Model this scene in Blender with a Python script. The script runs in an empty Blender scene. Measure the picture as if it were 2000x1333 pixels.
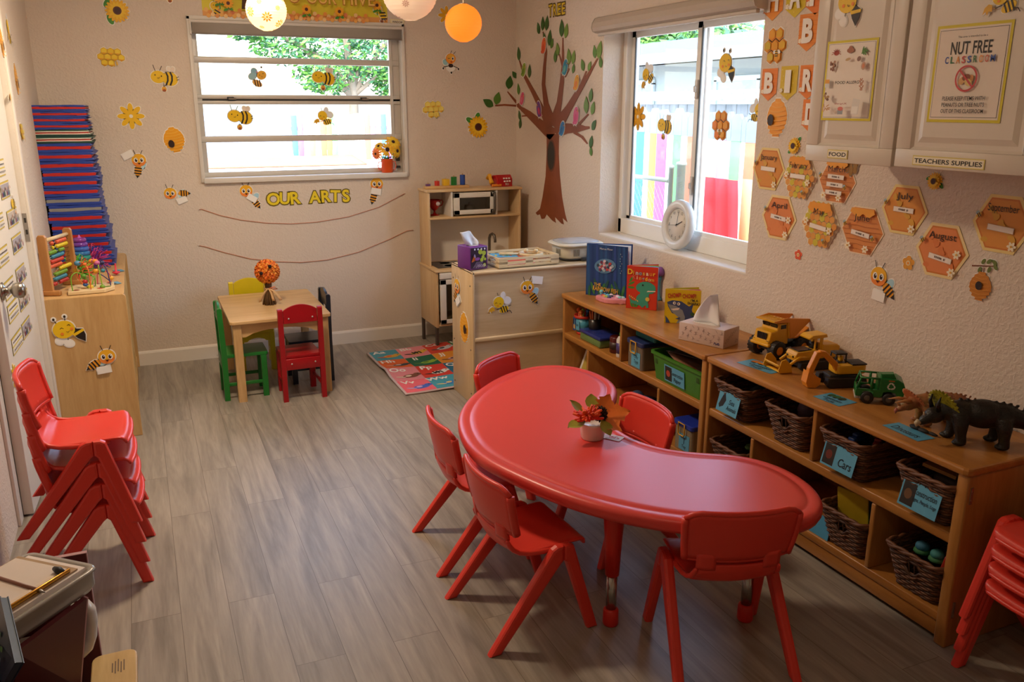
SKY_STRENGTH = 1.45
SUN = .9
LAMPS = [(-2.05, -1.9, 28, 'round flush ceiling light over the middle of the room'), (-2.2, -4.6, 2.5, 'added weak fill light in a round ceiling fitting near the camera')]  # second lamp is an added fill that keeps the rear of the room from going dark
import bpy, bmesh, math, random
from mathutils import Vector, Matrix
SC = bpy.context.scene
COL = SC.collection
rnd = random.Random(11)
PI = math.pi

# ------------------------------------------------------------------ colour and materials
def lin(h):
    h = h.lstrip('#'); out = []
    for i in (0, 2, 4):
        c = int(h[i:i+2], 16) / 255
        out.append(c / 12.92 if c <= .04045 else ((c + .055) / 1.055) ** 2.4)
    return (*out, 1)
_mats = {}
def new_mat(name):
    m = bpy.data.materials.new(name); m.use_nodes = True
    nt = m.node_tree; b = nt.nodes['Principled BSDF']
    return m, nt, b
def plain(hexa, rough=.5, spec=.5, metal=0, var=.06, scale=30, bump=0, bscale=200, trans=0, coat=0, sss=0):
    """painted / moulded surface: base colour broken up a little by noise"""
    key = (hexa, rough, spec, metal, var, scale, bump, bscale, trans, coat, sss)
    if key in _mats: return _mats[key]
    m, nt, b = new_mat('finish_' + hexa.strip('#'))
    N, L = nt.nodes, nt.links
    c = lin(hexa)
    tc = N.new('ShaderNodeTexCoord'); nz = N.new('ShaderNodeTexNoise')
    nz.inputs['Scale'].default_value = scale; nz.inputs['Detail'].default_value = 4
    L.new(tc.outputs['Object'], nz.inputs['Vector'])
    mx = N.new('ShaderNodeMix'); mx.data_type = 'RGBA'
    mx.inputs[6].default_value = tuple(x * (1 - var) for x in c[:3]) + (1,)
    mx.inputs[7].default_value = tuple(min(1, x * (1 + var)) for x in c[:3]) + (1,)
    L.new(nz.outputs['Fac'], mx.inputs[0]); L.new(mx.outputs[2], b.inputs['Base Color'])
    b.inputs['Roughness'].default_value = rough; b.inputs['Specular IOR Level'].default_value = spec
    b.inputs['Metallic'].default_value = metal; b.inputs['Coat Weight'].default_value = coat
    if trans: b.inputs['Transmission Weight'].default_value = trans
    if sss:
        b.inputs['Subsurface Weight'].default_value = sss; b.inputs['Subsurface Scale'].default_value = .02
    if bump:
        n2 = N.new('ShaderNodeTexNoise'); n2.inputs['Scale'].default_value = bscale
        L.new(tc.outputs['Object'], n2.inputs['Vector'])
        bp = N.new('ShaderNodeBump'); bp.inputs['Strength'].default_value = bump; bp.inputs['Distance'].default_value = .002
        L.new(n2.outputs['Fac'], bp.inputs['Height']); L.new(bp.outputs['Normal'], b.inputs['Normal'])
    _mats[key] = m; return m
def paper(hexa, rough=.45): return plain(hexa, rough=rough, spec=.35, var=.02, scale=60)
def wood(name, a, b_, axis='x', rough=.4, scale=9, ring=1.0):
    key = ('wood', a, b_, axis, rough, scale)
    if key in _mats: return _mats[key]
    m, nt, b = new_mat(name); N, L = nt.nodes, nt.links
    tc = N.new('ShaderNodeTexCoord'); mp = N.new('ShaderNodeMapping')
    s = {'x': (.12, 1, 1), 'y': (1, .12, 1), 'z': (1, 1, .12)}[axis]
    mp.inputs['Scale'].default_value = tuple(scale * v for v in s)
    L.new(tc.outputs['Object'], mp.inputs['Vector'])
    n1 = N.new('ShaderNodeTexNoise'); n1.inputs['Scale'].default_value = 3; n1.inputs['Detail'].default_value = 6; n1.inputs['Distortion'].default_value = .8
    n2 = N.new('ShaderNodeTexNoise'); n2.inputs['Scale'].default_value = 22; n2.inputs['Detail'].default_value = 3
    L.new(mp.outputs[0], n1.inputs['Vector']); L.new(mp.outputs[0], n2.inputs['Vector'])
    ad = N.new('ShaderNodeMath'); ad.operation = 'MULTIPLY_ADD'; ad.inputs[1].default_value = .35
    L.new(n2.outputs['Fac'], ad.inputs[0]); L.new(n1.outputs['Fac'], ad.inputs[2])
    r = N.new('ShaderNodeValToRGB'); r.color_ramp.elements[0].position = .42; r.color_ramp.elements[1].position = .85
    r.color_ramp.elements[0].color = lin(b_); r.color_ramp.elements[1].color = lin(a)
    L.new(ad.outputs[0], r.inputs[0]); L.new(r.outputs[0], b.inputs['Base Color'])
    b.inputs['Roughness'].default_value = rough; b.inputs['Specular IOR Level'].default_value = .4
    _mats[key] = m; return m
def glass_pane(name='window_glass', tint=(1, 1, 1, 1), refl=.12):
    if name in _mats: return _mats[name]
    m, nt, b = new_mat(name); N, L = nt.nodes, nt.links; N.remove(b)
    t = N.new('ShaderNodeBsdfTransparent'); t.inputs[0].default_value = tint
    g = N.new('ShaderNodeBsdfGlossy'); g.inputs['Roughness'].default_value = .02
    fr = N.new('ShaderNodeLayerWeight'); fr.inputs[0].default_value = refl
    mx = N.new('ShaderNodeMixShader')
    L.new(fr.outputs['Fresnel'], mx.inputs[0]); L.new(t.outputs[0], mx.inputs[1]); L.new(g.outputs[0], mx.inputs[2])
    L.new(mx.outputs[0], N['Material Output'].inputs[0])
    _mats[name] = m; return m
def translucent(hexa, amount=.5, rough=.7, tex=None):
    key = ('tl', hexa, amount)
    if key in _mats: return _mats[key]
    m, nt, b = new_mat('paper_shade_' + hexa.strip('#')); N, L = nt.nodes, nt.links
    b.inputs['Base Color'].default_value = lin(hexa); b.inputs['Roughness'].default_value = rough
    t = N.new('ShaderNodeBsdfTranslucent'); t.inputs[0].default_value = lin(hexa)
    mx = N.new('ShaderNodeMixShader'); mx.inputs[0].default_value = amount
    L.new(b.outputs[0], mx.inputs[1]); L.new(t.outputs[0], mx.inputs[2]); L.new(mx.outputs[0], N['Material Output'].inputs[0])
    _mats[key] = m; return m

# ------------------------------------------------------------------ mesh builder
def rotz(a): return Matrix.Rotation(a, 4, 'Z')
def loc(*p): return Matrix.Translation(Vector(p))
_txt = {}
def text2d(s, bold=0.0, shear=0.0):
    key = (s, bold, shear)
    if key in _txt: return _txt[key]
    cu = bpy.data.curves.new('lettering', 'FONT'); cu.body = s; cu.size = 1; cu.offset = bold; cu.shear = shear
    cu.resolution_u = 3; cu.align_x = 'CENTER'; cu.fill_mode = 'FRONT'
    ob = bpy.data.objects.new('lettering', cu); COL.objects.link(ob)
    dg = bpy.context.evaluated_depsgraph_get(); me = ob.evaluated_get(dg).to_mesh()
    V = [(v.co.x, v.co.y) for v in me.vertices]; F = [tuple(p.vertices) for p in me.polygons]
    ob.evaluated_get(dg).to_mesh_clear()
    bpy.data.objects.remove(ob); bpy.data.curves.remove(cu)
    if V:
        xs = [v[0] for v in V]; ys = [v[1] for v in V]
        _txt[key] = (V, F, (min(xs), max(xs), min(ys), max(ys)))
    else: _txt[key] = ([], [], (0, 1, 0, 1))
    return _txt[key]

class MB:
    def __init__(s, M=None):
        s.v = []; s.f = []; s.mi = []; s.sm = []; s.mats = []; s.M = M or Matrix()
    def mat(s, m):
        if m not in s.mats: s.mats.append(m)
        return s.mats.index(m)
    def add(s, V, F, m, smooth=False, M=None):
        T = s.M @ M if M is not None else s.M
        o = len(s.v); i = s.mat(m)
        s.v += [tuple(T @ Vector(p)) for p in V]
        for f in F:
            s.f.append(tuple(o + k for k in f)); s.mi.append(i); s.sm.append(smooth)
        return s
    def box(s, x0, x1, y0, y1, z0, z1, m, bev=0, seg=2, M=None):
        if bev <= 0:
            V = [(x, y, z) for z in (z0, z1) for y in (y0, y1) for x in (x0, x1)]
            F = [(0, 2, 3, 1), (4, 5, 7, 6), (0, 1, 5, 4), (2, 6, 7, 3), (0, 4, 6, 2), (1, 3, 7, 5)]
            return s.add(V, F, m, False, M)
        bm = bmesh.new(); bmesh.ops.create_cube(bm, size=1)
        for v in bm.verts: v.co = ((x0 + x1) / 2 + v.co.x * (x1 - x0), (y0 + y1) / 2 + v.co.y * (y1 - y0), (z0 + z1) / 2 + v.co.z * (z1 - z0))
        bmesh.ops.bevel(bm, geom=bm.edges[:], offset=bev, segments=seg, affect='EDGES', profile=.5)
        return s.addbm(bm, m, seg > 1, M)
    def addbm(s, bm, m, smooth=False, M=None):
        bm.verts.index_update()
        V = [tuple(v.co) for v in bm.verts]; F = [tuple(v.index for v in f.verts) for f in bm.faces]
        bm.free(); return s.add(V, F, m, smooth, M)
    def prism(s, pts, h, m, M=None, bev=0, smooth=False):
        """2D outline in local xy, extruded to +z by h"""
        bm = bmesh.new(); vs = [bm.verts.new((p[0], p[1], 0)) for p in pts]
        f = bm.faces.new(vs); r = bmesh.ops.extrude_face_region(bm, geom=[f])
        for e in r['geom']:
            if isinstance(e, bmesh.types.BMVert): e.co.z += h
        if bev:
            ed = [e for e in bm.edges if abs(e.verts[0].co.z - e.verts[1].co.z) < 1e-6]
            bmesh.ops.bevel(bm, geom=ed, offset=bev, segments=2, affect='EDGES', profile=.5)
        bmesh.ops.recalc_face_normals(bm, faces=bm.faces[:])
        return s.addbm(bm, m, smooth, M)
    def lathe(s, prof, m, c=(0, 0, 0), n=24, M=None, smooth=True, cap=True):
        V = []; F = []
        for r, z in prof:
            for k in range(n):
                a = 2 * PI * k / n; V.append((c[0] + r * math.cos(a), c[1] + r * math.sin(a), c[2] + z))
        for i in range(len(prof) - 1):
            for k in range(n):
                k2 = (k + 1) % n; F.append((i * n + k, i * n + k2, (i + 1) * n + k2, (i + 1) * n + k))
        if cap and prof[0][0] > 1e-5: F.append(tuple(range(n))[::-1])
        if cap and prof[-1][0] > 1e-5: F.append(tuple((len(prof) - 1) * n + k for k in range(n)))
        return s.add(V, F, m, smooth, M)
    def tube(s, P, r, m, n=8, closed=False, M=None, smooth=True, flat=None):
        """round bar along a path; r one radius or one per point; flat=(sx,sy) squashes the section"""
        P = [Vector(p) for p in P]; k = len(P); V = []; F = []
        rs = r if isinstance(r, (list, tuple)) else [r] * k
        up = None
        for i in range(k):
            if closed: t = P[(i + 1) % k] - P[i - 1]
            else: t = P[min(i + 1, k - 1)] - P[max(i - 1, 0)]
            if t.length < 1e-9: t = Vector((0, 0, 1))
            t.normalize()
            if up is None:
                up = Vector((0, 0, 1)) if abs(t.z) < .9 else Vector((1, 0, 0))
            a = up - t * up.dot(t)
            if a.length < 1e-6: a = t.orthogonal()
            a.normalize(); b = t.cross(a); up = a
            sx, sy = flat or (1, 1)
            for j in range(n):
                w = 2 * PI * j / n
                V.append(tuple(P[i] + a * (math.cos(w) * rs[i] * sx) + b * (math.sin(w) * rs[i] * sy)))
        for i in range(k if closed else k - 1):
            i2 = (i + 1) % k
            for j in range(n):
                j2 = (j + 1) % n; F.append((i * n + j, i * n + j2, i2 * n + j2, i2 * n + j))
        if not closed:
            F.append(tuple(range(n))[::-1]); F.append(tuple((k - 1) * n + j for j in range(n)))
        return s.add(V, F, m, smooth, M)
    def ball(s, c, r, m, n=12, M=None, R3=None):
        rx, ry, rz = r if isinstance(r, (list, tuple)) else (r, r, r)
        V = []; F = []; h = max(4, n * 2 // 3)
        for i in range(1, h):
            th = PI * i / h
            for j in range(n):
                ph = 2 * PI * j / n; V.append(Vector((rx * math.sin(th) * math.cos(ph), ry * math.sin(th) * math.sin(ph), rz * math.cos(th))))
        V += [Vector((0, 0, rz)), Vector((0, 0, -rz))]; q = len(V)
        for i in range(h - 2):
            for j in range(n): F.append((i * n + j, (i + 1) * n + j, (i + 1) * n + (j + 1) % n, i * n + (j + 1) % n))
        for j in range(n):
            F.append((q - 2, j, (j + 1) % n)); F.append((q - 1, (h - 2) * n + (j + 1) % n, (h - 2) * n + j))
        if R3 is not None: V = [R3 @ v for v in V]
        V = [tuple(v + Vector(c)) for v in V]
        return s.add(V, F, m, True, M)
    def sheet(s, fn, nu, nv, th, m, M=None, smooth=True):
        """curved panel: fn(u,v)->point, thickness th along the sheet's normal"""
        G = [[Vector(fn(i / nu, j / nv)) for j in range(nv + 1)] for i in range(nu + 1)]
        top = []; bot = []
        for i in range(nu + 1):
            for j in range(nv + 1):
                du = G[min(i + 1, nu)][j] - G[max(i - 1, 0)][j]; dv = G[i][min(j + 1, nv)] - G[i][max(j - 1, 0)]
                nn = du.cross(dv)
                if nn.length < 1e-12: nn = Vector((0, 0, 1))
                nn.normalize(); top.append(G[i][j] + nn * th / 2); bot.append(G[i][j] - nn * th / 2)
        w = nv + 1; o = len(top); F = []
        for i in range(nu):
            for j in range(nv):
                a, b, c, d = i * w + j, (i + 1) * w + j, (i + 1) * w + j + 1, i * w + j + 1
                F.append((a, b, c, d)); F.append((o + d, o + c, o + b, o + a))
        for i in range(nu):
            for j in (0, nv):
                a, b = i * w + j, (i + 1) * w + j; F.append((a, o + a, o + b, b) if j == 0 else (b, o + b, o + a, a))
        for j in range(nv):
            for i in (0, nu):
                a, b = i * w + j, i * w + j + 1; F.append((b, o + b, o + a, a) if i == 0 else (a, o + a, o + b, b))
        return s.add([tuple(p) for p in top + bot], F, m, smooth, M)
    def text(s, t, size, m, M, bold=0, shear=0, width=None):
        V, F, bb = text2d(t, bold, shear)
        k = size / .72; cx = (bb[0] + bb[1]) / 2; w = (bb[1] - bb[0]) * k
        kx = k if width is None else k * width / max(w, 1e-6)
        return s.add([((x - cx) * kx, (y - .36) * k, 0) for x, y in V], F, m, False, M)
    def build(s, name, parent=None, fix=True, sub=0, bevel=0, at=None):
        me = bpy.data.meshes.new(name); me.from_pydata(s.v, [], s.f)
        for m in s.mats: me.materials.append(m)
        me.polygons.foreach_set('material_index', s.mi); me.polygons.foreach_set('use_smooth', s.sm)
        me.update()
        if fix:
            bm = bmesh.new(); bm.from_mesh(me); bmesh.ops.recalc_face_normals(bm, faces=bm.faces[:]); bm.to_mesh(me); bm.free()
        ob = bpy.data.objects.new(name, me); COL.objects.link(ob)
        if at is not None:
            me.transform(Matrix.Translation(-Vector(at))); ob.location = at
        if parent is not None: ob.parent = parent
        if sub:
            md = ob.modifiers.new('smooth', 'SUBSURF'); md.levels = sub; md.render_levels = sub
        if bevel:
            md = ob.modifiers.new('soft', 'BEVEL'); md.width = bevel; md.segments = 2; md.limit_method = 'ANGLE'
        return ob

# ------------------------------------------------------------------ scene records
def tag(o, label, cat, group=None, kind=None):
    o['label'] = label; o['category'] = cat
    if group: o['group'] = group
    if kind: o['kind'] = kind
    return o
def thing(name, label, cat, at=(0, 0, 0), rz=0, group=None):
    o = bpy.data.objects.new(name, None); COL.objects.link(o); o.empty_display_size = .05
    o.location = at; o.rotation_euler = (0, 0, rz)
    return tag(o, label, cat, group)
def structure(o, label=None):
    o['kind'] = 'structure'
    if label: o['label'] = label
    return o
def dup(root, at, rz=0, label=None, group=None):
    r = root.copy(); COL.objects.link(r); r.location = at; r.rotation_euler = (0, 0, rz)
    if label: r['label'] = label
    if group: r['group'] = group
    for ch in list(root.children):
        c = ch.copy(); COL.objects.link(c); c.parent = r
        for g in list(ch.children):
            d = g.copy(); COL.objects.link(d); d.parent = c
    return r

# ------------------------------------------------------------------ the camera of the photograph
F_PX, YAW, PITCH, ROLL = 1657.2, .410116, .270796, .000447
CAM = Vector((-2.393795, -5.437389, 1.528502))
def cam_axes():
    f0 = Vector((math.sin(YAW), math.cos(YAW), 0)); r0 = Vector((math.cos(YAW), -math.sin(YAW), 0)); u0 = Vector((0, 0, 1))
    f = f0 * math.cos(PITCH) - u0 * math.sin(PITCH); u = u0 * math.cos(PITCH) + f0 * math.sin(PITCH)
    return r0 * math.cos(ROLL) + u * math.sin(ROLL), u * math.cos(ROLL) - r0 * math.sin(ROLL), f
_R, _U, _F = cam_axes()
def on(axis, val, px, py):
    """point of the plane (axis = val) seen at a photograph pixel: used to survey where things stand"""
    d = _F + _R * ((px - 1000) / F_PX) - _U * ((py - 666.5) / F_PX)
    return CAM + d * ((val - CAM[axis]) / d[axis])
def onz(px, py, z=0): return on(2, z, px, py)
def ony(px, py, y=0): return on(1, y, px, py)
def onx(px, py, x=0): return on(0, x, px, py)
cd = bpy.data.cameras.new('camera'); cam = bpy.data.objects.new('camera', cd); COL.objects.link(cam)
cd.sensor_fit = 'HORIZONTAL'; cd.sensor_width = 36; cd.lens = F_PX / 2000 * 36; cd.clip_start = .05; cd.clip_end = 200
Mc = Matrix((( _R.x, _U.x, -_F.x, CAM.x), (_R.y, _U.y, -_F.y, CAM.y), (_R.z, _U.z, -_F.z, CAM.z), (0, 0, 0, 1)))
cam.matrix_world = Mc; SC.camera = cam
vs = SC.view_settings; vs.view_transform = 'Standard'; vs.look = 'None'; vs.gamma = 1; vs.exposure = .4
try: vs.use_curve_mapping = False
except Exception: pass
SC.cycles.use_denoising = True
SC.cycles.max_bounces = 8; SC.cycles.diffuse_bounces = 5; SC.cycles.transparent_max_bounces = 16
SC.cycles.sample_clamp_indirect = 6

def wall_frame(p, plane):
    """local x = right as seen from inside the room, y = up, z = out of the wall"""
    p = Vector(p)
    if plane == 'door': W = DM.copy(); W.translation = p; return W
    r, u, o = {'back': ((1, 0, 0), (0, 0, 1), (0, -1, 0)), 'right': ((0, -1, 0), (0, 0, 1), (-1, 0, 0)),
               'left': ((0, 1, 0), (0, 0, 1), (1, 0, 0)), 'floor': ((1, 0, 0), (0, 1, 0), (0, 0, 1))}[plane]
    return Matrix(((r[0], u[0], o[0], p.x), (r[1], u[1], o[1], p.y), (r[2], u[2], o[2], p.z), (0, 0, 0, 1)))
# ------------------------------------------------------------------ setting: walls, floor, ceiling
XL, XR, YF, ZC = -2.845, 0.0, -6.3, 2.44
def wall_paint():
    m, nt, b = new_mat('textured_wall_paint'); N, L = nt.nodes, nt.links
    tc = N.new('ShaderNodeTexCoord')
    n0 = N.new('ShaderNodeTexNoise'); n0.inputs['Scale'].default_value = 2.2
    L.new(tc.outputs['Object'], n0.inputs['Vector'])
    mx = N.new('ShaderNodeMix'); mx.data_type = 'RGBA'; mx.inputs[6].default_value = lin('d6c8b8'); mx.inputs[7].default_value = lin('dfd2c3')
    L.new(n0.outputs['Fac'], mx.inputs[0]); L.new(mx.outputs[2], b.inputs['Base Color'])
    n1 = N.new('ShaderNodeTexNoise'); n1.inputs['Scale'].default_value = 72; n1.inputs['Detail'].default_value = 3; n1.inputs['Distortion'].default_value = .6
    n2 = N.new('ShaderNodeTexNoise'); n2.inputs['Scale'].default_value = 190; n2.inputs['Detail'].default_value = 2
    L.new(tc.outputs['Object'], n1.inputs['Vector']); L.new(tc.outputs['Object'], n2.inputs['Vector'])
    rp = N.new('ShaderNodeValToRGB'); rp.color_ramp.elements[0].position = .42; rp.color_ramp.elements[1].position = .68
    L.new(n1.outputs['Fac'], rp.inputs[0])
    ad = N.new('ShaderNodeMath'); ad.operation = 'MULTIPLY_ADD'; ad.inputs[1].default_value = .3
    L.new(n2.outputs['Fac'], ad.inputs[0]); L.new(rp.outputs[0], ad.inputs[2])
    bp = N.new('ShaderNodeBump'); bp.inputs['Strength'].default_value = .42; bp.inputs['Distance'].default_value = .003
    L.new(ad.outputs[0], bp.inputs['Height']); L.new(bp.outputs['Normal'], b.inputs['Normal'])
    b.inputs['Roughness'].default_value = .55; b.inputs['Specular IOR Level'].default_value = .3
    return m
WALL = wall_paint()
TRIM = plain('e6e0d6', rough=.4, var=.02)
def floor_mat():
    m, nt, b = new_mat('grey_vinyl_planks'); N, L = nt.nodes, nt.links
    tc = N.new('ShaderNodeTexCoord'); mp = N.new('ShaderNodeMapping'); mp.inputs['Rotation'].default_value = (0, 0, PI / 2)
    L.new(tc.outputs['Object'], mp.inputs['Vector'])
    br = N.new('ShaderNodeTexBrick'); br.offset = .37; br.inputs['Scale'].default_value = 1
    br.inputs['Brick Width'].default_value = 1.1; br.inputs['Row Height'].default_value = .142; br.inputs['Mortar Size'].default_value = .0008
    br.inputs['Color1'].default_value = (.1, .1, .1, 1); br.inputs['Color2'].default_value = (.9, .9, .9, 1); br.inputs['Mortar'].default_value = (0, 0, 0, 1)
    L.new(mp.outputs[0], br.inputs['Vector'])
    m2 = N.new('ShaderNodeMapping'); m2.inputs['Scale'].default_value = (14, 1.1, 1)
    L.new(tc.outputs['Object'], m2.inputs['Vector'])
    va = N.new('ShaderNodeVectorMath'); va.operation = 'MULTIPLY_ADD'; va.inputs[1].default_value = (7, 3, 0)
    L.new(br.outputs['Color'], va.inputs[0]); L.new(m2.outputs[0], va.inputs[2])
    g1 = N.new('ShaderNodeTexNoise'); g1.inputs['Scale'].default_value = 1.6; g1.inputs['Detail'].default_value = 8; g1.inputs['Distortion'].default_value = 1.0
    g2 = N.new('ShaderNodeTexNoise'); g2.inputs['Scale'].default_value = 9; g2.inputs['Detail'].default_value = 4
    L.new(va.outputs[0], g1.inputs['Vector']); L.new(va.outputs[0], g2.inputs['Vector'])
    ad = N.new('ShaderNodeMath'); ad.operation = 'MULTIPLY_ADD'; ad.inputs[1].default_value = .3
    L.new(g2.outputs['Fac'], ad.inputs[0]); L.new(g1.outputs['Fac'], ad.inputs[2])
    a2 = N.new('ShaderNodeMath'); a2.operation = 'MULTIPLY_ADD'; a2.inputs[1].default_value = .16
    L.new(br.outputs['Color'], a2.inputs[0]); L.new(ad.outputs[0], a2.inputs[2])
    r = N.new('ShaderNodeValToRGB'); r.color_ramp.elements[0].position = .45; r.color_ramp.elements[1].position = 1.05
    r.color_ramp.elements[0].color = lin('777065'); r.color_ramp.elements[1].color = lin('aba294')
    L.new(a2.outputs[0], r.inputs[0])
    mx = N.new('ShaderNodeMix'); mx.data_type = 'RGBA'; mx.inputs[7].default_value = lin('62594d')
    L.new(br.outputs['Fac'], mx.inputs[0]); L.new(r.outputs[0], mx.inputs[6]); L.new(mx.outputs[2], b.inputs['Base Color'])
    bp = N.new('ShaderNodeBump'); bp.inputs['Strength'].default_value = .12; bp.inputs['Distance'].default_value = .002
    L.new(ad.outputs[0], bp.inputs['Height']); L.new(bp.outputs['Normal'], b.inputs['Normal'])
    b.inputs['Roughness'].default_value = .36; b.inputs['Specular IOR Level'].default_value = .5
    return m
f = MB(); f.box(XL - .2, XR + .2, YF - .2, .2, -.1, 0, floor_mat()); structure(f.build('floor'))
f = MB(); f.box(XL - .2, XR + .2, YF - .2, .2, ZC, ZC + .1, plain('e9e4da', rough=.8, var=.02, bump=.3, bscale=120)); structure(f.build('ceiling'))
# window openings
W1 = (-2.034, -.783, 1.085, 2.0)          # back wall: x0,x1,z0,z1
W2 = (-2.4935, -1.1775, .812, 1.975)      # right wall: y0,y1,z0,z1
f = MB(); x0, x1, z0, z1 = W1
f.box(XL - .2, x0, 0, .2, 0, ZC, WALL); f.box(x1, XR + .2, 0, .2, 0, ZC, WALL)
f.box(x0, x1, 0, .2, 0, z0, WALL); f.box(x0, x1, 0, .2, z1, ZC, WALL); structure(f.build('wall_back'))
f = MB(); y0, y1, z0, z1 = W2
f.box(0, .2, YF - .2, y0, 0, ZC, WALL); f.box(0, .2, y1, 0, 0, ZC, WALL)
f.box(0, .2, y0, y1, 0, z0, WALL); f.box(0, .2, y0, y1, z1, ZC, WALL); structure(f.build('wall_right'))
DH, DN, DZ = Vector((-2.862, -1.29, 0)), Vector((-2.898, -1.97, 0)), 2.02     # hinge edge and latch edge of the door
XN = -2.945
f = MB(); f.box(XN - .2, XN, YF - .2, DN.y - .01, 0, ZC, WALL); f.box(XL - .25, XL, DH.y + .012, 0, 0, ZC, WALL); f.box(XN - .2, XL - .02, DN.y - .01, DH.y + .012, DZ + .01, ZC, WALL)
f.box(XN - .2, XN - .01, DN.y - .01, DH.y + .012, 0, DZ + .01, WALL); structure(f.build('wall_left'))
f = MB(); f.box(XN, XR, YF - .2, YF, 0, ZC, WALL); structure(f.build('wall_front'))
# baseboards
def board(p0, p1, name):
    b = MB(); d = (Vector(p1) - Vector(p0)); L_ = d.length; a = math.atan2(d.y, d.x)
    b.prism([(0, 0), (.012, 0), (.012, .074), (.008, .084), (.004, .088), (0, .088)], L_, TRIM, M=loc(*p0) @ rotz(a) @ Matrix(((0, 0, 1, 0), (-1, 0, 0, 0), (0, 1, 0, 0), (0, 0, 0, 1))))
    structure(b.build(name))
board((XL, 0, 0), (XR, 0, 0), 'baseboard_back')
board((XR, -.013, 0), (XR, YF, 0), 'baseboard_right')
board((XL, DH.y + .07, 0), (XL, -.013, 0), 'baseboard_left')
# ------------------------------------------------------------------ door with casing on the left wall
DOORP = plain('ece7dd', rough=.42, var=.02)
du = (DH - DN).normalized(); DOUT = Vector((du.y, -du.x, 0)); DLEN = (DH - DN).length
DM = Matrix(((du.x, 0, DOUT.x, DN.x), (du.y, 0, DOUT.y, DN.y), (0, 1, 0, 0), (0, 0, 0, 1)))      # door face: x along, y up, z out
def ondoor(px, py, off=0):
    d = _F + _R * ((px - 1000) / F_PX) - _U * ((py - 666.5) / F_PX); q = DN + DOUT * off
    return CAM + d * ((q - CAM).dot(DOUT) / d.dot(DOUT))
d = MB(DM); d.box(.002, DLEN - .002, .008, DZ - .004, -.036, 0, DOORP, bev=.002); door = structure(d.build('door_1'))
kp = DM.inverted() @ ondoor(13, 583, .04)
NICK = plain('a9a49a', rough=.28, metal=1, var=.03)
d = MB(DM @ loc(max(kp.x, .06), kp.y, 0)); d.lathe([(0, 0), (.032, 0), (.034, .006), (.02, .012), (.012, .02), (.011, .032), (.026, .04), (.03, .055), (.028, .07), (.018, .078), (0, .079)], NICK); d.build('door_knob', door)
d = MB(); d.box(XL, XL + .012, DH.y + .012, DH.y + .07, 0, DZ + .06, TRIM, bev=.003); d.box(XL - .06, XL + .002, DH.y + .002, DH.y + .014, 0, DZ, TRIM)
d.box(XN, XN + .012, DN.y - .08, DN.y - .01, 0, DZ + .06, TRIM, bev=.003); structure(d.build('trim_1'))
d = MB(); hy, hz = DH.y + .0005, ony(41, 445, DH.y).z; d.box(XL - .016, XL + .0, hy, hy + .0018, hz - .06, hz + .06, plain('b7b2aa', rough=.35, metal=.8))
for z in (-.03, .02): d.box(XL - .012, XL - .004, hy - .001, hy, hz + z, hz + z + .02, plain('3a3733'))
sp = d.build('hinge_plate', door)
# ------------------------------------------------------------------ back window (awning sashes)
ALU = plain('c9c4bb', rough=.42, metal=.15, var=.04); ALUW = plain('dedad2', rough=.4, var=.03); DARK = plain('2d2c2a', rough=.6)
GL = glass_pane()
x0, x1, z0, z1 = W1
w = MB()
w.box(x0, x1, -.028, .2, z0 - .006, z0 + .026, ALUW, bev=.004)
w.box(x0, x0 + .008, -.012, .2, z0 + .026, z1, ALUW); w.box(x1 - .008, x1, -.012, .2, z0 + .026, z1, ALUW)
w.box(x0 - .014, x0 + .006, -.014, 0, z0, z1 + .02, ALUW, bev=.003); w.box(x1 - .006, x1 + .014, -.014, 0, z0, z1 + .02, ALUW, bev=.003)
w.box(x0 - .014, x1 + .014, -.014, 0, z1, z1 + .022, ALUW, bev=.003)
win1 = structure(w.build('window_1'))
yf = .06
fr = MB()
for a, b in ((1.110, 1.140), (1.315, 1.352), (1.535, 1.556), (1.566, 1.590), (1.769, 1.805), (1.946, 1.99)):
    fr.box(x0 + .01, x1 - .01, yf - .012, yf + .02, a, b, ALU, bev=.004)
fr.box(x0 + .01, x1 - .01, yf - .004, yf + .02, 1.555, 1.567, DARK)
fr.box(x0 + .008, x0 + .038, yf - .008, yf + .03, z0 + .026, z1, ALU, bev=.003)
fr.box(x1 - .075, x1 - .055, yf - .014, yf + .02, z0 + .026, z1, ALU, bev=.003)
fr.box(x1 - .056, x1 - .008, yf - .004, yf + .03, z0 + .026, z1, ALU, bev=.003)
fr.build('window_frame', win1)
for a, b in ((1.140, 1.315), (1.352, 1.535), (1.59, 1.769), (1.805, 1.946)):
    g = MB(); g.box(x0 + .036, x1 - .073, yf + .003, yf + .006, a - .004, b + .004, GL); g.build('window_pane', win1)
for px in (450, 710):
    p = ony(px, 187, yf - .02); l = MB(); l.box(p.x - .02, p.x + .02, yf - .026, yf - .012, 1.558, 1.578, DARK, bev=.003); l.box(p.x - .012, p.x + .03, yf - .032, yf - .026, 1.562, 1.572, NICK); l.build('window_latch', win1)
l = MB(); l.box(x1 - .05, x1 - .03, yf - .03, yf - .006, 1.18, 1.21, DARK, bev=.003); l.box(x1 - .052, x1 - .028, yf - .03, yf - .006, 1.135, 1.15, DARK); l.build('window_operator', win1)
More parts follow.
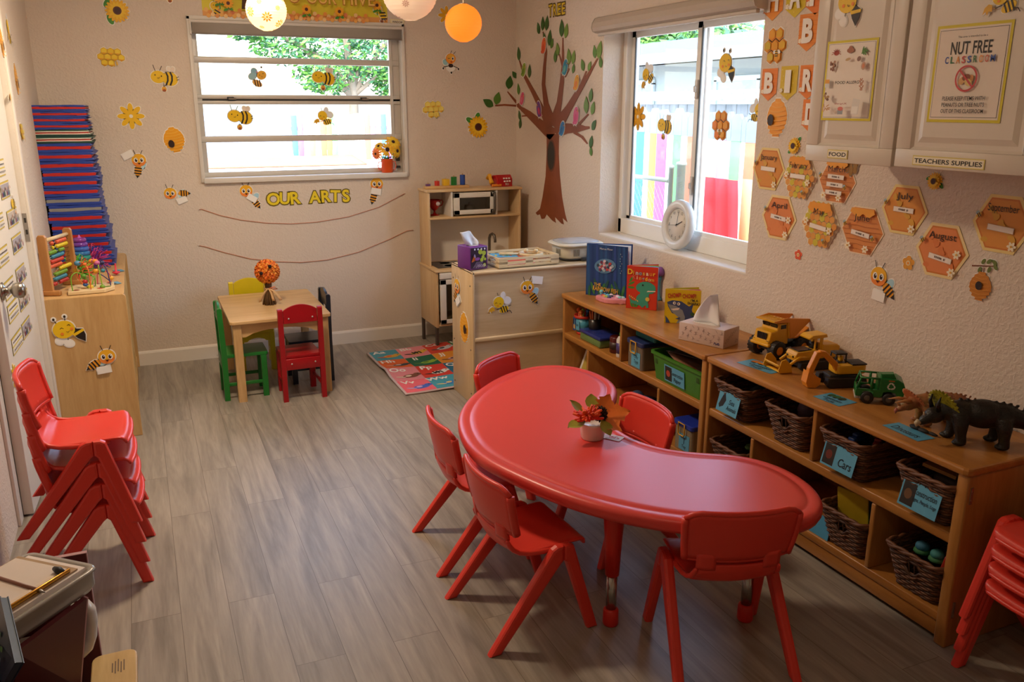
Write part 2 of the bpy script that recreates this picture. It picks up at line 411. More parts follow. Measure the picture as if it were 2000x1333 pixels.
# roller blind over it
BL = plain('9b948a', rough=.75, var=.04, bump=.15, bscale=400)
b = thing('roller_blind', 'rolled-up grey blind across the head of the wide back window', 'blind', (x0, -.03, 1.92))
m = MB(); m.sheet(lambda u, v: (.012 + u * (x1 - x0 - .024), -.004 - .006 * math.sin(v * PI), .002 + v * .07), 8, 6, .004, BL); m.build('blind_cloth', b)
m = MB(); m.box(.004, x1 - x0 - .004, -.004, .018, 0, .012, plain('a8a198', rough=.5), bev=.004); m.build('bottom_bar', b)
m = MB(); m.box(.004, x1 - x0 - .004, -.012, .026, .062, .078, plain('d5d0c8', rough=.5), bev=.003)
m.box(.0, .008, -.012, .02, 0, .078, plain('d5d0c8', rough=.5)); m.box(x1 - x0 - .008, x1 - x0, -.012, .02, 0, .078, plain('d5d0c8', rough=.5)); m.build('head_rail', b)

# ------------------------------------------------------------------ right window (slider)
y0, y1, z0, z1 = W2
VIN = plain('eeeeea', rough=.35, var=.015)
w = MB(); xf = .125
w.box(.0, .2, y0, y1, z0 - .004, z0 + .012, TRIM, bev=.004)
w.box(xf, .2, y1 - .004, y1 + .0, z0, z1, TRIM)
win2 = structure(w.build('window_2'))
fr = MB()
fr.box(xf, xf + .07, y0, y1, z0 + .012, z0 + .095, VIN, bev=.004); fr.box(xf, xf + .07, y0, y1, z1 - .06, z1, VIN, bev=.004)
fr.box(xf, xf + .07, y1 - .035, y1, z0, z1, VIN, bev=.003); fr.box(xf, xf + .07, y0, y0 + .035, z0, z1, VIN, bev=.003)
fr.build('window_frame', win2)
ym = -1.888
def sash(ya, yb, xs, name):
    s = MB(); t = .042
    s.box(xs, xs + .026, ya, yb, z0 + .08, z0 + .08 + t * .8, VIN, bev=.003); s.box(xs, xs + .026, ya, yb, z1 - .05 - t, z1 - .05, VIN, bev=.003)
    s.box(xs, xs + .026, ya, ya + t, z0 + .08, z1 - .05, VIN, bev=.003); s.box(xs, xs + .026, yb - t, yb, z0 + .08, z1 - .05, VIN, bev=.003)
    s.box(xs - .002, xs + .004, ya + t - .005, ya + t + .002, z0 + .1, z1 - .08, plain('4a4d50', rough=.5)); s.box(xs - .002, xs + .004, yb - t - .002, yb - t + .005, z0 + .1, z1 - .08, plain('4a4d50', rough=.5))
    o = s.build('window_sash', win2)
    g = MB(); g.box(xs + .01, xs + .014, ya + t - .004, yb - t + .004, z0 + .1, z1 - .08, GL); g.build('window_pane', o)
    return o
s1 = sash(ym - .02, y1 - .03, xf + .034, 'a'); s2 = sash(y0 + .03, ym + .035, xf + .006, 'b')
for z in (1.56, 1.10):
    l = MB(); l.box(xf - .006, xf + .006, ym + .002, ym + .022, z, z + .09, plain('d8d8d4', rough=.4), bev=.004); l.box(xf - .016, xf - .004, ym + .006, ym + .018, z + .03, z + .06, plain('d8d8d4', rough=.4), bev=.003); l.build('window_latch', s2)
# blind cassette above it
b = thing('roller_blind', 'beige half-round blind cassette over the sliding window beside the tree', 'blind', (0, y1 + .005, 1.9))
prof = [(0, .085), (-.03, .087), (-.055, .078), (-.07, .055), (-.074, .03), (-.066, .012), (-.05, .004), (0, .002)]
CAS = plain('b5aa9c', rough=.5, var=.04)
m = MB(); m.prism(prof, -(y0 - y1) + .02, CAS, M=Matrix(((1, 0, 0, 0), (0, 0, -1, 0), (0, 1, 0, 0), (0, 0, 0, 1)))); m.build('cassette', b)
m = MB(); m.box(-.05, -.03, y0 - y1 - .01, -.02, -.012, .004, plain('c9c2b8', rough=.5), bev=.004); m.build('bottom_bar', b)
m = MB()
for yy in (0.0, -(y1 - y0) - .024): m.prism([(p[0] * 1.04, p[1] * 1.02) for p in prof], .004, plain('cfc6ba', rough=.5), M=loc(0, yy + .004, 0) @ Matrix(((1, 0, 0, 0), (0, 0, -1, 0), (0, 1, 0, 0), (0, 0, 0, 1))))
m.build('end_cap', b)

# ------------------------------------------------------------------ light
wd = bpy.data.worlds.new('sky'); SC.world = wd; wd.use_nodes = True
N, L = wd.node_tree.nodes, wd.node_tree.links
sky = N.new('ShaderNodeTexSky'); sky.sky_type = 'NISHITA'; sky.sun_disc = False; sky.sun_elevation = math.radians(52); sky.sun_rotation = math.radians(215)
sky.air_density = 1.2; sky.dust_density = 3
L.new(sky.outputs[0], N['Background'].inputs[0]); N['Background'].inputs[1].default_value = SKY_STRENGTH
sd = bpy.data.lights.new('sun', 'SUN'); sd.energy = SUN; sd.angle = .01; sd.color = (1, .96, .9)
so = bpy.data.objects.new('sun', sd); COL.objects.link(so); so.rotation_euler = (math.radians(36), 0, math.radians(-35)); so.location = (-3, -3, 8)
def portal(name, at, rot, sx, sy):
    l = bpy.data.lights.new(name, 'AREA'); l.shape = 'RECTANGLE'; l.size = sx; l.size_y = sy; l.cycles.is_portal = True
    o = bpy.data.objects.new(name, l); COL.objects.link(o); o.location = at; o.rotation_euler = rot
portal('daylight_back', ((W1[0] + W1[1]) / 2, .21, (W1[2] + W1[3]) / 2), (-PI / 2, 0, 0), 1.25, .92)
portal('daylight_right', (.21, (W2[0] + W2[1]) / 2, (W2[2] + W2[3]) / 2), (0, PI / 2, 0), 1.16, 1.32)
def ceiling_lamp(x, y, power, label, r=.17):
    t = thing('ceiling_light', label, 'ceiling light', (x, y, ZC))
    m = MB(); m.lathe([(0, 0), (r, 0), (r + .01, -.012), (r, -.025), (r - .012, -.03), (0, -.03)], plain('e0ddd6', rough=.4)); m.build('base', t)
    ld = bpy.data.lights.new('ceiling_bulb', 'AREA'); ld.shape = 'DISK'; ld.size = 2 * r - .04; ld.energy = power; ld.color = (1, .78, .56)
    lo = bpy.data.objects.new('ceiling_bulb', ld); COL.objects.link(lo); lo.location = (x, y, ZC - .034)
for a in LAMPS: ceiling_lamp(*a)
# ------------------------------------------------------------------ kidney table
RED = plain('d8433c', rough=.34, var=.03, scale=6, bump=.05, bscale=500)
RED2 = plain('d42a1c', rough=.36, var=.03, scale=6)
STEEL = plain('b8b6b0', rough=.25, metal=1, var=.03)
def smooth_loop(P, it=2, n=120):
    P = [Vector((a, b)) for a, b in P]
    def cr(p0, p1, p2, p3, t): return .5 * ((2 * p1) + (p2 - p0) * t + (2 * p0 - 5 * p1 + 4 * p2 - p3) * t * t + (3 * p1 - p0 - 3 * p2 + p3) * t ** 3)
    k = len(P); D = []
    for i in range(k):
        for j in range(8): D.append(cr(P[i - 1], P[i], P[(i + 1) % k], P[(i + 2) % k], j / 8))
    L_ = [0]
    for i in range(len(D)): L_.append(L_[-1] + (D[(i + 1) % len(D)] - D[i]).length)
    out = []; j = 0
    for q in range(n):
        s = L_[-1] * q / n
        while L_[j + 1] < s: j += 1
        t = (s - L_[j]) / max(1e-9, L_[j + 1] - L_[j]); out.append(D[j].lerp(D[(j + 1) % len(D)], t))
    for _ in range(it): out = [(out[i - 1] + out[i] * 2 + out[(i + 1) % n]) / 4 for i in range(n)]
    return out
KID = [(-1.494, -3.03), (-1.47, -2.86), (-1.418, -2.70), (-1.316, -2.54), (-1.219, -2.438), (-1.125, -2.355), (-.995, -2.285), (-.884, -2.266), (-.79, -2.30), (-.729, -2.385), (-.703, -2.50), (-.718, -2.64), (-.785, -2.755), (-.868, -2.85), (-.93, -2.95), (-.958, -3.06), (-.955, -3.15), (-.935, -3.215), (-.897, -3.278), (-.825, -3.338), (-.753, -3.374), (-.70, -3.415), (-.664, -3.478), (-.646, -3.55), (-.648, -3.639), (-.673, -3.725), (-.715, -3.795), (-.785, -3.842), (-.88, -3.85), (-.998, -3.811), (-1.115, -3.745), (-1.195, -3.682), (-1.268, -3.603), (-1.335, -3.51), (-1.39, -3.40), (-1.435, -3.28), (-1.473, -3.16)]
KP = smooth_loop(KID, 6, 128)
def offset_loop(P, d):
    n = len(P); out = []
    for i in range(n):
        t = (P[(i + 1) % n] - P[i - 1]).normalized(); nr = Vector((t.y, -t.x))
        out.append(P[i] + nr * d)
    return out
area = sum(KP[i - 1].x * KP[i].y - KP[i].x * KP[i - 1].y for i in range(len(KP)))
SGN = -1 if area > 0 else 1          # offset sign that moves inward
tb = thing('kidney_table', 'large glossy red kidney-shaped plastic table in the middle of the floor', 'table', (-1.1, -3.1, 0))
m = MB(loc(1.1, 3.1, 0))
ZT = .45; rings = [(.07, ZT), (.045, ZT), (.041, ZT - .0035), (.036, ZT - .0005), (.014, ZT - .001), (.005, ZT - .005), (0, ZT - .014), (0, ZT - .03), (.006, ZT - .042), (.016, ZT - .046), (.03, ZT - .046), (.034, ZT - .02)]
V = []; n = len(KP)
for d, z in rings: V += [(p.x, p.y, z) for p in offset_loop(KP, SGN * d)]
F = [tuple(range(n))]
for r in range(len(rings) - 1):
    for i in range(n): F.append((r * n + i, r * n + (i + 1) % n, (r + 1) * n + (i + 1) % n, (r + 1) * n + i))
F.append(tuple((len(rings) - 1) * n + i for i in range(n))[::-1])
m.add(V, F, RED, True); m.build('tabletop', tb)
for lx, ly in ((-1.212, -3.475), (-1.245, -2.72), (-.865, -2.45), (-.82, -3.62)):
    m = MB(loc(1.1, 3.1, 0)); m.lathe([(.021, .17), (.027, .3), (.036, ZT - .03), (.04, ZT - .022)], RED2, c=(lx, ly, 0), n=20)
    leg = m.build('leg', tb)
    m = MB(loc(1.1, 3.1, 0)); m.lathe([(.0165, .045), (.0165, .172)], STEEL, c=(lx, ly, 0), n=16); m.build('steel_sleeve', leg)
    m = MB(loc(1.1, 3.1, 0)); m.lathe([(0, 0), (.022, 0), (.0245, .006), (.0235, .05), (.019, .056), (0, .056)], RED2, c=(lx, ly, 0), n=18); m.build('foot_cap', leg)

# ------------------------------------------------------------------ stacking chairs
CH = plain('dc3a2b', rough=.36, var=.03, scale=8)
def seat_fn(u, v):
    a = 2 * u - 1
    prof = [(.165, .252), (.158, .268), (.14, .274), (.06, .272), (-.01, .266), (-.06, .268), (-.092, .286), (-.106, .315), (-.109, .338)]
    w = [.125, .135, .138, .136, .132, .128, .118, .112, .112]
    t = v * (len(prof) - 1); i = min(int(t), len(prof) - 2); f = t - i
    y = prof[i][0] * (1 - f) + prof[i + 1][0] * f; z = prof[i][1] * (1 - f) + prof[i + 1][1] * f; hw = w[i] * (1 - f) + w[i + 1] * f
    return (a * hw, y + (.012 * a * a if v > .7 else -.006 * a * a * (v < .2)), z + .010 * a * a * (1 if v < .8 else 0) - .004 * (1 - a * a) * (1 if .2 < v < .8 else 0))
def back_fn(u, v):
    a = 2 * u - 1; hw = .157 - .012 * (1 - v) ** 2
    z = .352 + v * .148; cut = .02 * max(0, abs(a) - .82) / .18
    z = z - cut * (1 if v > .5 else 0) * (v - .5) * 2
    return (a * hw, -.112 - .026 * v - .004 * math.sin(v * PI) + .032 * a * a, z)
def make_chair(label):
    t = thing('stacking_chair', label, 'chair')
    m = MB(); m.sheet(seat_fn, 14, 24, .011, CH)
    m.tube([(-.13, .158, .262), (-.07, .167, .258), (0, .169, .257), (.07, .167, .258), (.13, .158, .262)], .008, CH)
    for s in (-1, 1):
        m.tube([(s * .132, .12, .272), (s * .136, .05, .272), (s * .131, -.04, .272), (s * .122, -.085, .29), (s * .114, -.099, .33)], .0085, CH)
    m.build('seat', t, sub=1)
    m = MB(); m.sheet(back_fn, 16, 8, .012, CH)
    e = [back_fn(i / 16, 1) for i in range(17)]; m.tube(e, .008, CH)
    for s in (0, 1): m.tube([back_fn(s, j / 8) for j in range(9)], .010, CH, flat=(1, 1.3))
    m.tube([back_fn(i / 16, 0) for i in range(17)], .007, CH)
    for s in (-1, 1): m.sheet(lambda u, v, s=s: (s * (.066 + .05 * u), -.103 - .006 * v + .012 * u * u, .322 + .05 * v), 4, 4, .012, CH)
    m.build('backrest', t)
    for s in (-1, 1):
        Ms = loc(s * .1655 - .0145, 0, 0) @ Matrix(((1, 0, -s * .05, 0), (0, 1, 0, 0), (0, 0, 1, 0), (0, 0, 0, 1))) @ Matrix(((0, 0, 1, 0), (1, 0, 0, 0), (0, 1, 0, 0), (0, 0, 0, 1)))
        for P in ([(.066, .292), (.088, .291), (.102, .283), (.181, 0), (.147, 0), (.075, .236), (.066, .244)], [(.066, .292), (.046, .291), (.030, .283), (-.181, 0), (-.145, 0), (.056, .236), (.066, .244)]):
            m = MB(); m.prism(P, .029, CH, M=Ms, bev=.008); 
            if P[1][0] > .07: m.box(s * .135 - .02, s * .135 + .02, .045, .098, .262, .284, CH, bev=.006)
            m.build('leg', t)
    return t
HALF = PI / 2
chair = make_chair('red plastic chair')
GT = 'red chairs around the kidney table'
def place(c, x, y, th, label, first=False):
    if first:
        chair.location = (x, y, 0); chair.rotation_euler = (0, 0, th - HALF); chair['label'] = label; chair['group'] = GT; return chair
    return dup(c, (x, y, 0), th - HALF, label, GT)
place(chair, -1.442, -3.301, .049, 'red chair at the outer curve of the kidney table, with all its legs in view', True)
place(chair, -1.425, -2.85, -.05, 'red chair at the outer curve of the kidney table, the one nearer the pine table')
place(chair, -1.032, -2.375, -.969, 'red chair tucked between the kidney table and the birch divider with bee stickers')
place(chair, -.916, -3.009, 3.178, 'red chair in the hollow of the kidney table beside the flower pot')
place(chair, -.985, -3.705, 1.27, 'red chair seen from behind at the near end of the kidney table')
names = ['topmost, with its whole seat in view', 'second from the top', 'third from the top', 'at the bottom, standing on the floor']
for i in range(4):
    dup(chair, (-2.66 - .004 * (3 - i), -2.477, .0735 * (3 - i)), -.04 - HALF, 'red stacked chair beside the door, ' + names[i] + ' of the pile', 'chairs stacked beside the door')
sx, sy, sth = -.243, -4.205, 3.15
names = ['topmost', 'second from the top', 'third from the top', 'at the bottom, on the floor']
for i in range(4):
    dup(chair, (sx, sy, .053 * (3 - i)), sth - HALF, 'red stacked chair by the shelf end, ' + names[i], 'chairs stacked by the toy shelf end')

# ------------------------------------------------------------------ small wooden table and its four chairs
PINE = wood('pine', 'd9b57f', 'c19a62', 'x', rough=.35, scale=7); PINEZ = wood('pine', 'd6b27c', 'bd965f', 'z', rough=.4, scale=7)
t = thing('play_table', 'small square pine table with coloured chairs under the art wall', 'table', (-1.775, -.605, 0))
m = MB(); X, Y, Z = .263, .35, .445
def rrect(x, y, r, n=4):
    P = []
    for cx, cy, a0 in ((x - r, y - r, 0), (-x + r, y - r, PI / 2), (-x + r, -y + r, PI), (x - r, -y + r, 1.5 * PI)):
        for k in range(n + 1): P.append((cx + r * math.cos(a0 + k * PI / 2 / n), cy + r * math.sin(a0 + k * PI / 2 / n)))
    return P
m.prism(rrect(X, Y, .02), .018, PINE, M=loc(0, 0, Z - .018), bev=.003); m.build('tabletop', t)
def arch(w, h, rise, n=10):
    P = [(-w / 2, h), (-w / 2, 0), (-w / 2 + .03, 0)]
    for k in range(1, n): 
        a = k / n; P.append((-w / 2 + .03 + a * (w - .06), rise * math.sin(a * PI) ** .6))
    return P + [(w / 2 - .03, 0), (w / 2, 0), (w / 2, h)]
RX = Matrix.Rotation(PI / 2, 4, 'X')
for s in (-1, 1):
    m = MB(); m.prism(arch(2 * X - .1, .075, .035), .014, PINE, M=loc(0, s * (Y - .035) + .007, Z - .093) @ RX); m.build('apron', t)
    m = MB(); m.prism(arch(2 * Y - .1, .075, .035), .014, PINE, M=loc(s * (X - .035) - .007, 0, Z - .093) @ rotz(HALF) @ RX); m.build('apron', t)
    for q in (-1, 1):
        m = MB(); cx, cy = s * (X - .036), q * (Y - .036)
        m.prism(rrect(.022, .022, .004), Z - .018, PINEZ, M=loc(cx, cy, 0)); m.build('leg', t)
def wood_chair(hexa, label, x, y, th, deco=0):
    C1 = plain(hexa, rough=.3, var=.05, scale=20); SC_ = plain('c9c6bd', rough=.3, metal=.9)
    t = thing('wooden_chair', label, 'chair', (x, y, 0), th - HALF, 'painted chairs at the small wooden table')
    m = MB(); m.prism(rrect(.102, .112, .012), .018, C1, M=loc(0, .012, .232), bev=.003); m.build('seat', t)
    m = MB()
    P = [(-.088, 0)] + [(-.088 + .176 * k / 12, .068 + .03 * math.sin(PI * k / 12) ** .8) for k in range(13)] + [(.088, 0)]
    m.prism(P, .013, C1, M=loc(0, -.104, .428) @ Matrix.Rotation(-.06, 4, 'X') @ RX, bev=.002); bk = m.build('backrest', t)
    m = MB()
    for s in (-1, 1): m.lathe([(0, 0), (.005, 0), (.0045, .002), (0, .0028)], SC_, M=loc(s * .062, -.1185, .455) @ RX, n=10)
    for s in (-1, 1): m.lathe([(0, 0), (.005, 0), (.0045, .002), (0, .0028)], SC_, M=loc(s * .062, -.124, .21) @ RX, n=10)
    m.build('screws', t)
    for s in (-1, 1):
        m = MB(); m.prism([(-.118, 0), (-.09, 0), (-.088, .25), (-.094, .50), (-.1, .508), (-.116, .506), (-.12, .498), (-.116, .25)], .026, C1, M=loc(s * .103 - .013, 0, 0) @ Matrix(((0, 0, 1, 0), (1, 0, 0, 0), (0, 1, 0, 0), (0, 0, 0, 1))), bev=.002); m.build('back_leg', t)
        m = MB(); m.prism(rrect(.015, .015, .003), .232, C1, M=loc(s * .088, .1, 0)); m.build('leg', t)
        m = MB(); m.box(s * .094 - .006, s * .094 + .006, -.092, .09, .075, .093, C1, bev=.002); m.build('stretcher', t)
    m = MB(); m.box(-.09, .09, -.118, -.106, .175, .235, C1, bev=.002); m.prism(arch(.17, .05, .02), .012, C1, M=loc(0, .112, .183) @ RX); m.build('apron', t)
    return t
wood_chair('a01019', 'red wooden child chair with chipped feet at the small pine table', -1.692, -.915, HALF + .03)
wood_chair('1d7a2c', 'green wooden child chair at the side of the pine table nearest the birch cabinet', -1.972, -.775, .0)
wood_chair('d9c31c', 'yellow wooden child chair behind the pine table against the wall', -1.848, -.285, -HALF)
wood_chair('1d2733', 'navy blue wooden child chair at the side of the pine table facing the birch cabinet', -1.592, -.645, PI)

# ------------------------------------------------------------------ toy kitchen
BIR = wood('birch_ply', 'dcbf92', 'caa674', 'z', rough=.38, scale=6); BIRX = wood('birch_ply', 'dcbf92', 'caa674', 'x', rough=.38, scale=6)
WHT = plain('e6e2d8', rough=.35, var=.02); LEGB = plain('4a3d35', rough=.5); GREY = plain('6b655c', rough=.35, metal=.6); HOB = plain('3a3633', rough=.25)
t = thing('toy_kitchen', 'wooden toy kitchen with white doors standing in the corner under the tree', 'toy kitchen', (-.733, -.08, 0))
W_, D_ = .676, .34
for s in (0, 1):
    xx = s * (W_ - .016)
    m = MB(); m.box(xx, xx + .016, -D_ + .008, 0, .15, .513, BIR, bev=.002); sp = m.build('side_panel', t)
    m = MB(); m.box(xx, xx + .016, -.034, -.004, 0, .15, LEGB); m.build('leg', t)
    m = MB(); m.box(xx, xx + .016, -D_ + .02, -D_ + .05, 0, .15, LEGB); m.build('leg', t)
    xx = .005 + s * (.644 - .014)
    m = MB(); m.box(xx, xx + .014, -.192, -.004, .526, 1.0, BIR, bev=.002); m.build('side_panel', t)
m = MB(); m.box(-.006, W_ + .006, -D_ - .004, 0, .511, .526, BIRX, bev=.003); m.build('counter', t)
m = MB(); m.box(.016, W_ - .016, -.03, -.022, .16, .511, WHT); m.box(.016, W_ - .016, -D_ + .02, -.02, .17, .182, BIRX); m.build('back_panel', t)
m = MB(); m.box(.018, .64, -.016, -.008, .526, .99, WHT); m.build('splashback', t)
m = MB(); m.prism(rrect(.1, .11, .008), .003, HOB, M=loc(.135, -.165, .526)); 
for q in (-.05, .05): m.lathe([(.03, .0032), (.034, .0032)], GREY, c=(.135, -.165 + q, .526), n=20)
m.build('hob', t)
m = MB(); m.lathe([(.075, .001), (.078, .003), (.07, .003), (.062, -.0005)], STEEL, c=(.44, -.19, .526), n=24); m.build('sink', t)
m = MB(); fx, fy = .455, -.11
m.tube([(fx, fy, .526), (fx, fy, .60), (fx, fy, .675), (fx + .004, fy - .006, .695), (fx + .012, fy - .02, .705), (fx + .02, fy - .038, .697), (fx + .023, fy - .045, .67), (fx + .023, fy - .045, .65)], .0095, GREY, n=10)
m.lathe([(0, 0), (.022, 0), (.02, .014), (.012, .02)], GREY, c=(fx, fy, .526)); m.tube([(fx, fy, .56), (fx + .04, fy - .012, .562)], .009, GREY); m.ball((fx + .045, fy - .013, .563), .014, GREY); m.build('faucet', t)
def kitchen_door(x0, x1, z0, z1, y, name, hx, parent, wz=None):
    m = MB(); fr = .04
    m.box(x0, x1, y - .014, y, z0, z0 + fr * .7, WHT, bev=.002); m.box(x0, x1, y - .014, y, z1 - fr * .8, z1, WHT, bev=.002)
    m.box(x0, x0 + fr, y - .014, y, z0, z1, WHT, bev=.002); m.box(x1 - fr, x1, y - .014, y, z0, z1, WHT, bev=.002)
    d = m.build(name, parent)
    m = MB(); m.box(x0 + fr - .002, x1 - fr + .002, y - .008, y - .005, z0 + fr * .6, z1 - fr * .7, glass_pane('toy_door_pane', (.75, .75, .72, 1), .2)); m.build('door_pane', d)
    m = MB(); za, zb = z0 + .012, z1 - .012
    if zb - za > .2: za = zb - .14
    m.tube([(hx, y - .012, za), (hx, y - .03, za + .004), (hx, y - .034, za + .018), (hx, y - .034, zb - .018), (hx, y - .03, zb - .004), (hx, y - .012, zb)], .0085, GREY, n=10)
    for z in (za, zb): m.lathe([(0, 0), (.013, 0), (.012, .006), (0, .007)], GREY, M=loc(hx, y - .012, z) @ RX, n=12)
    m.build('door_handle', d); return d
kitchen_door(.175, .466, .852, .990, -.19, 'microwave_door', .449, t)
m = MB(); m.box(.012, .642, -.196, 0, .826, .84, BIRX, bev=.002); m.build('shelf', t)
m = MB(); m.box(-.002, .656, -.2, 0, .998, 1.012, BIRX, bev=.003); m.build('top_board', t)
for xx in (.159, .468):
    m = MB(); m.box(xx, xx + .013, -.192, -.016, .84, .998, WHT); m.build('divider', t)
m = MB(); m.box(.07, W_ - .016, -D_ + .012, -D_ + .016, .17, .178, BIRX); m.box(.016, W_ - .016, -D_ + .002, -D_ + .02, .16, .172, BIRX, bev=.002); m.box(.02, .345, -D_ - .012, -D_ + .004, .47, .508, WHT, bev=.002); m.build('front_rail', t)
kitchen_door(.022, .34, .178, .465, -D_ + .004, 'oven_door', .3, t)
kitchen_door(.35, .655, .178, .505, -D_ + .004, 'cupboard_door', .37, t)

# ------------------------------------------------------------------ birch partition shelf
t = thing('birch_partition_shelf', 'birch shelf unit turned away as a room divider beside the toy kitchen', 'shelf unit', (-.897, -1.4875, 0))
BP = wood('birch_panel', 'd8c29c', 'c6ab80', 'x', rough=.3, scale=4); BZ = wood('birch_side', 'd3b78b', 'c2a274', 'z', rough=.35, scale=5)
PW, PD, PH = .872, .313, .7156
m = MB(); m.box(0, .014, 0, PD, 0, PH, BZ, bev=.003); 
for z in (.06, .30, .64): 
    for yy in (.03, PD - .03): m.lathe([(0, 0), (.005, 0), (.004, .002), (0, .002)], GREY, M=loc(0, yy, z) @ Matrix.Rotation(-HALF, 4, 'Y'), n=8)
m.build('side_panel', t)
m = MB(); m.box(PW - .014, PW, 0, PD, 0, PH, BZ, bev=.003); m.build('side_panel', t)
m = MB(); m.box(.014, PW - .014, .006, PD, PH - .02, PH - .004, BP); m.box(0, PW, 0, .018, PH - .016, PH, BP, bev=.005); m.box(0, PW, PD - .014, PD, PH - .014, PH, BP, bev=.004); m.box(0, .016, 0, PD, PH - .012, PH, BP, bev=.004); m.build('top_panel', t)
m = MB(); m.box(.012, PW - .012, .01, .018, .02, PH - .014, BP); m.build('back_panel', t)
zr = ony(1000, 658, -1.49).z
m = MB(); m.box(.012, PW - .012, -.003, .012, zr - .011, zr + .011, BP, bev=.005); m.build('rail', t)
m = MB(); m.box(.014, PW - .014, .018, PD, .03, .046, BP); m.box(.014, PW - .014, .018, PD, .36, .376, BP); m.build('shelf', t)

# ------------------------------------------------------------------ birch cabinet by the door
t = thing('birch_storage_cabinet', 'low birch cabinet on the wall side below the stack of sleeping mats', 'cabinet', (-2.502, -1.235, 0))
CW, CL, CHH = .338, 1.22, .6965
MAPLE = wood('maple_panel', 'd0ab74', 'bd945c', 'z', rough=.42, scale=8); MAPX = wood('maple_top', 'd4b07a', 'c19a63', 'y', rough=.4, scale=8); MAPE = wood('maple_edge', 'd9c08f', 'b99a66', 'z', rough=.5, scale=20)
def roundtop(w, h, r, n=5):
    P = [(0, 0), (w, 0)] + [(w - r + r * math.cos(a * HALF / n), h - r + r * math.sin(a * HALF / n)) for a in range(n + 1)] + [(r - r * math.sin(a * HALF / n), h - r + r * math.cos(a * HALF / n)) for a in range(n + 1)]
    return P
for yy in (0, CL - .018):
    m = MB(); m.prism(roundtop(CW, CHH, .018), .018, MAPLE, M=loc(-CW, yy + .018, 0) @ RX, bev=.003); m.build('side_panel', t)
m = MB(); m.box(-CW, -.006, .018, CL - .018, CHH - .022, CHH - .002, MAPX); m.build('top_panel', t)
m = MB(); m.box(-CW, -CW + .008, .018, CL - .018, .05, CHH - .02, MAPX); m.build('back_panel', t)
m = MB(); m.box(-CW, -.01, .018, CL - .018, .05, .068, MAPX); m.box(-.02, -.01, .018, CL - .018, 0, .05, MAPX); m.build('bottom_shelf', t)
m = MB(); m.box(-CW, -.012, .018, CL - .018, .36, .376, MAPX); m.build('middle_shelf', t)
for yy in (.09, .17, .26, .42, .8):
    m = MB(); m.box(-CW + .01, -.008, yy, yy + .014, .068, CHH - .022, MAPE); m.build('divider', t)

# ------------------------------------------------------------------ sleeping mats
BLU = plain('24409a', rough=.42, var=.08, scale=12, bump=.25, bscale=30); MRD = plain('b8221c', rough=.45, var=.08, scale=14, bump=.25, bscale=30)
GRN = plain('15443c', rough=.45); CRE = plain('d9d2c4', rough=.5); GRY = plain('8a8a86', rough=.5)
def sleeping_mat(z, h, kind, dx, label, skew):
    cov, lng, pip = {'b': (BLU, MRD, None), 'g': (GRN, MRD, CRE), 'y': (BLU, GRY, None)}[kind]
    t = thing('folded_mat', label, 'nap mat', (-2.714 + dx, -.235, z), skew, 'folded nap mats in the tall stack')
    hw, hl = .126, .185; bulge = rnd.uniform(.012, .026)
    def half(zc, th, m, hwx, ex=0, wob=.004):
        r = [rnd.uniform(-wob, wob) for _ in range(8)]
        P = []
        for k in range(7):
            a = k / 6; P.append((-hwx + 2 * hwx * a, zc - th / 2 + .0012 * math.sin(a * 7 + r[0] * 900)))
        P += [(hwx + ex, zc - th * .1)] if ex else [(hwx + .003, zc)]
        for k in range(7):
            a = 1 - k / 6; P.append((-hwx + 2 * hwx * a, zc + th / 2 + .0012 * math.sin(a * 6 + r[1] * 900)))
        P += [(-hwx - .005, zc + r[2])]
        m_, M_ = m
        m_.prism(P, 2 * hl, M_, M=loc(0, hl, 0) @ RX, bev=.003)
    c = MB()
    half(h * .17, h * .33, (c, cov), hw, bulge * .7); half(h * .83, h * .33, (c, cov), hw - rnd.uniform(0, .006), bulge)
    c.build('cover', t)
    l = MB(); half(h * .5, h * .40, (l, lng), hw - .002 + rnd.uniform(-.004, .003), 0); l.build('lining', t)
    if pip:
        q = MB()
        for zz in (h * .33, h * .67): q.tube([(-hw, -hl - .002, zz), (-hw / 2, -hl - .003, zz + .001), (hw * .6, -hl - .003, zz), (hw, -hl - .001, zz + .001), (hw + .006, 0, zz), (hw, hl, zz)], .0032, pip, n=6)
        q.build('piping', t)
seq = [(.046, 'b')] * 6 + [(.0445, 'y')] * 2 + [(.0440, 'b')] * 6 + [(.034, 'g')] * 2 + [(.0295, 'b')] * 4
z = .6967; cnt = len(seq); ordn = ['first', 'second', 'third', 'fourth', 'fifth', 'sixth', 'seventh', 'eighth', 'ninth', 'tenth', 'eleventh', 'twelfth', 'thirteenth', 'fourteenth', 'fifteenth', 'sixteenth', 'seventeenth', 'eighteenth', 'nineteenth', 'twentieth']
scale = (1.531 - z) / sum(s[0] for s in seq)
for i, (h, k) in enumerate(seq):
    h *= scale
    dx = (.022 - .004 * i if i < 6 else -.002 - .0012 * (i - 6)) + rnd.uniform(-.004, .004)
    desc = {'b': 'blue folded nap mat with red lining', 'g': 'green and red nap mat with cream piping', 'y': 'blue folded nap mat with grey lining'}[k]
    sleeping_mat(z, h * .985, k, dx, '%s, %s from the top of the stack' % (desc, ordn[cnt - 1 - i]), rnd.uniform(-.02, .02)); z += h

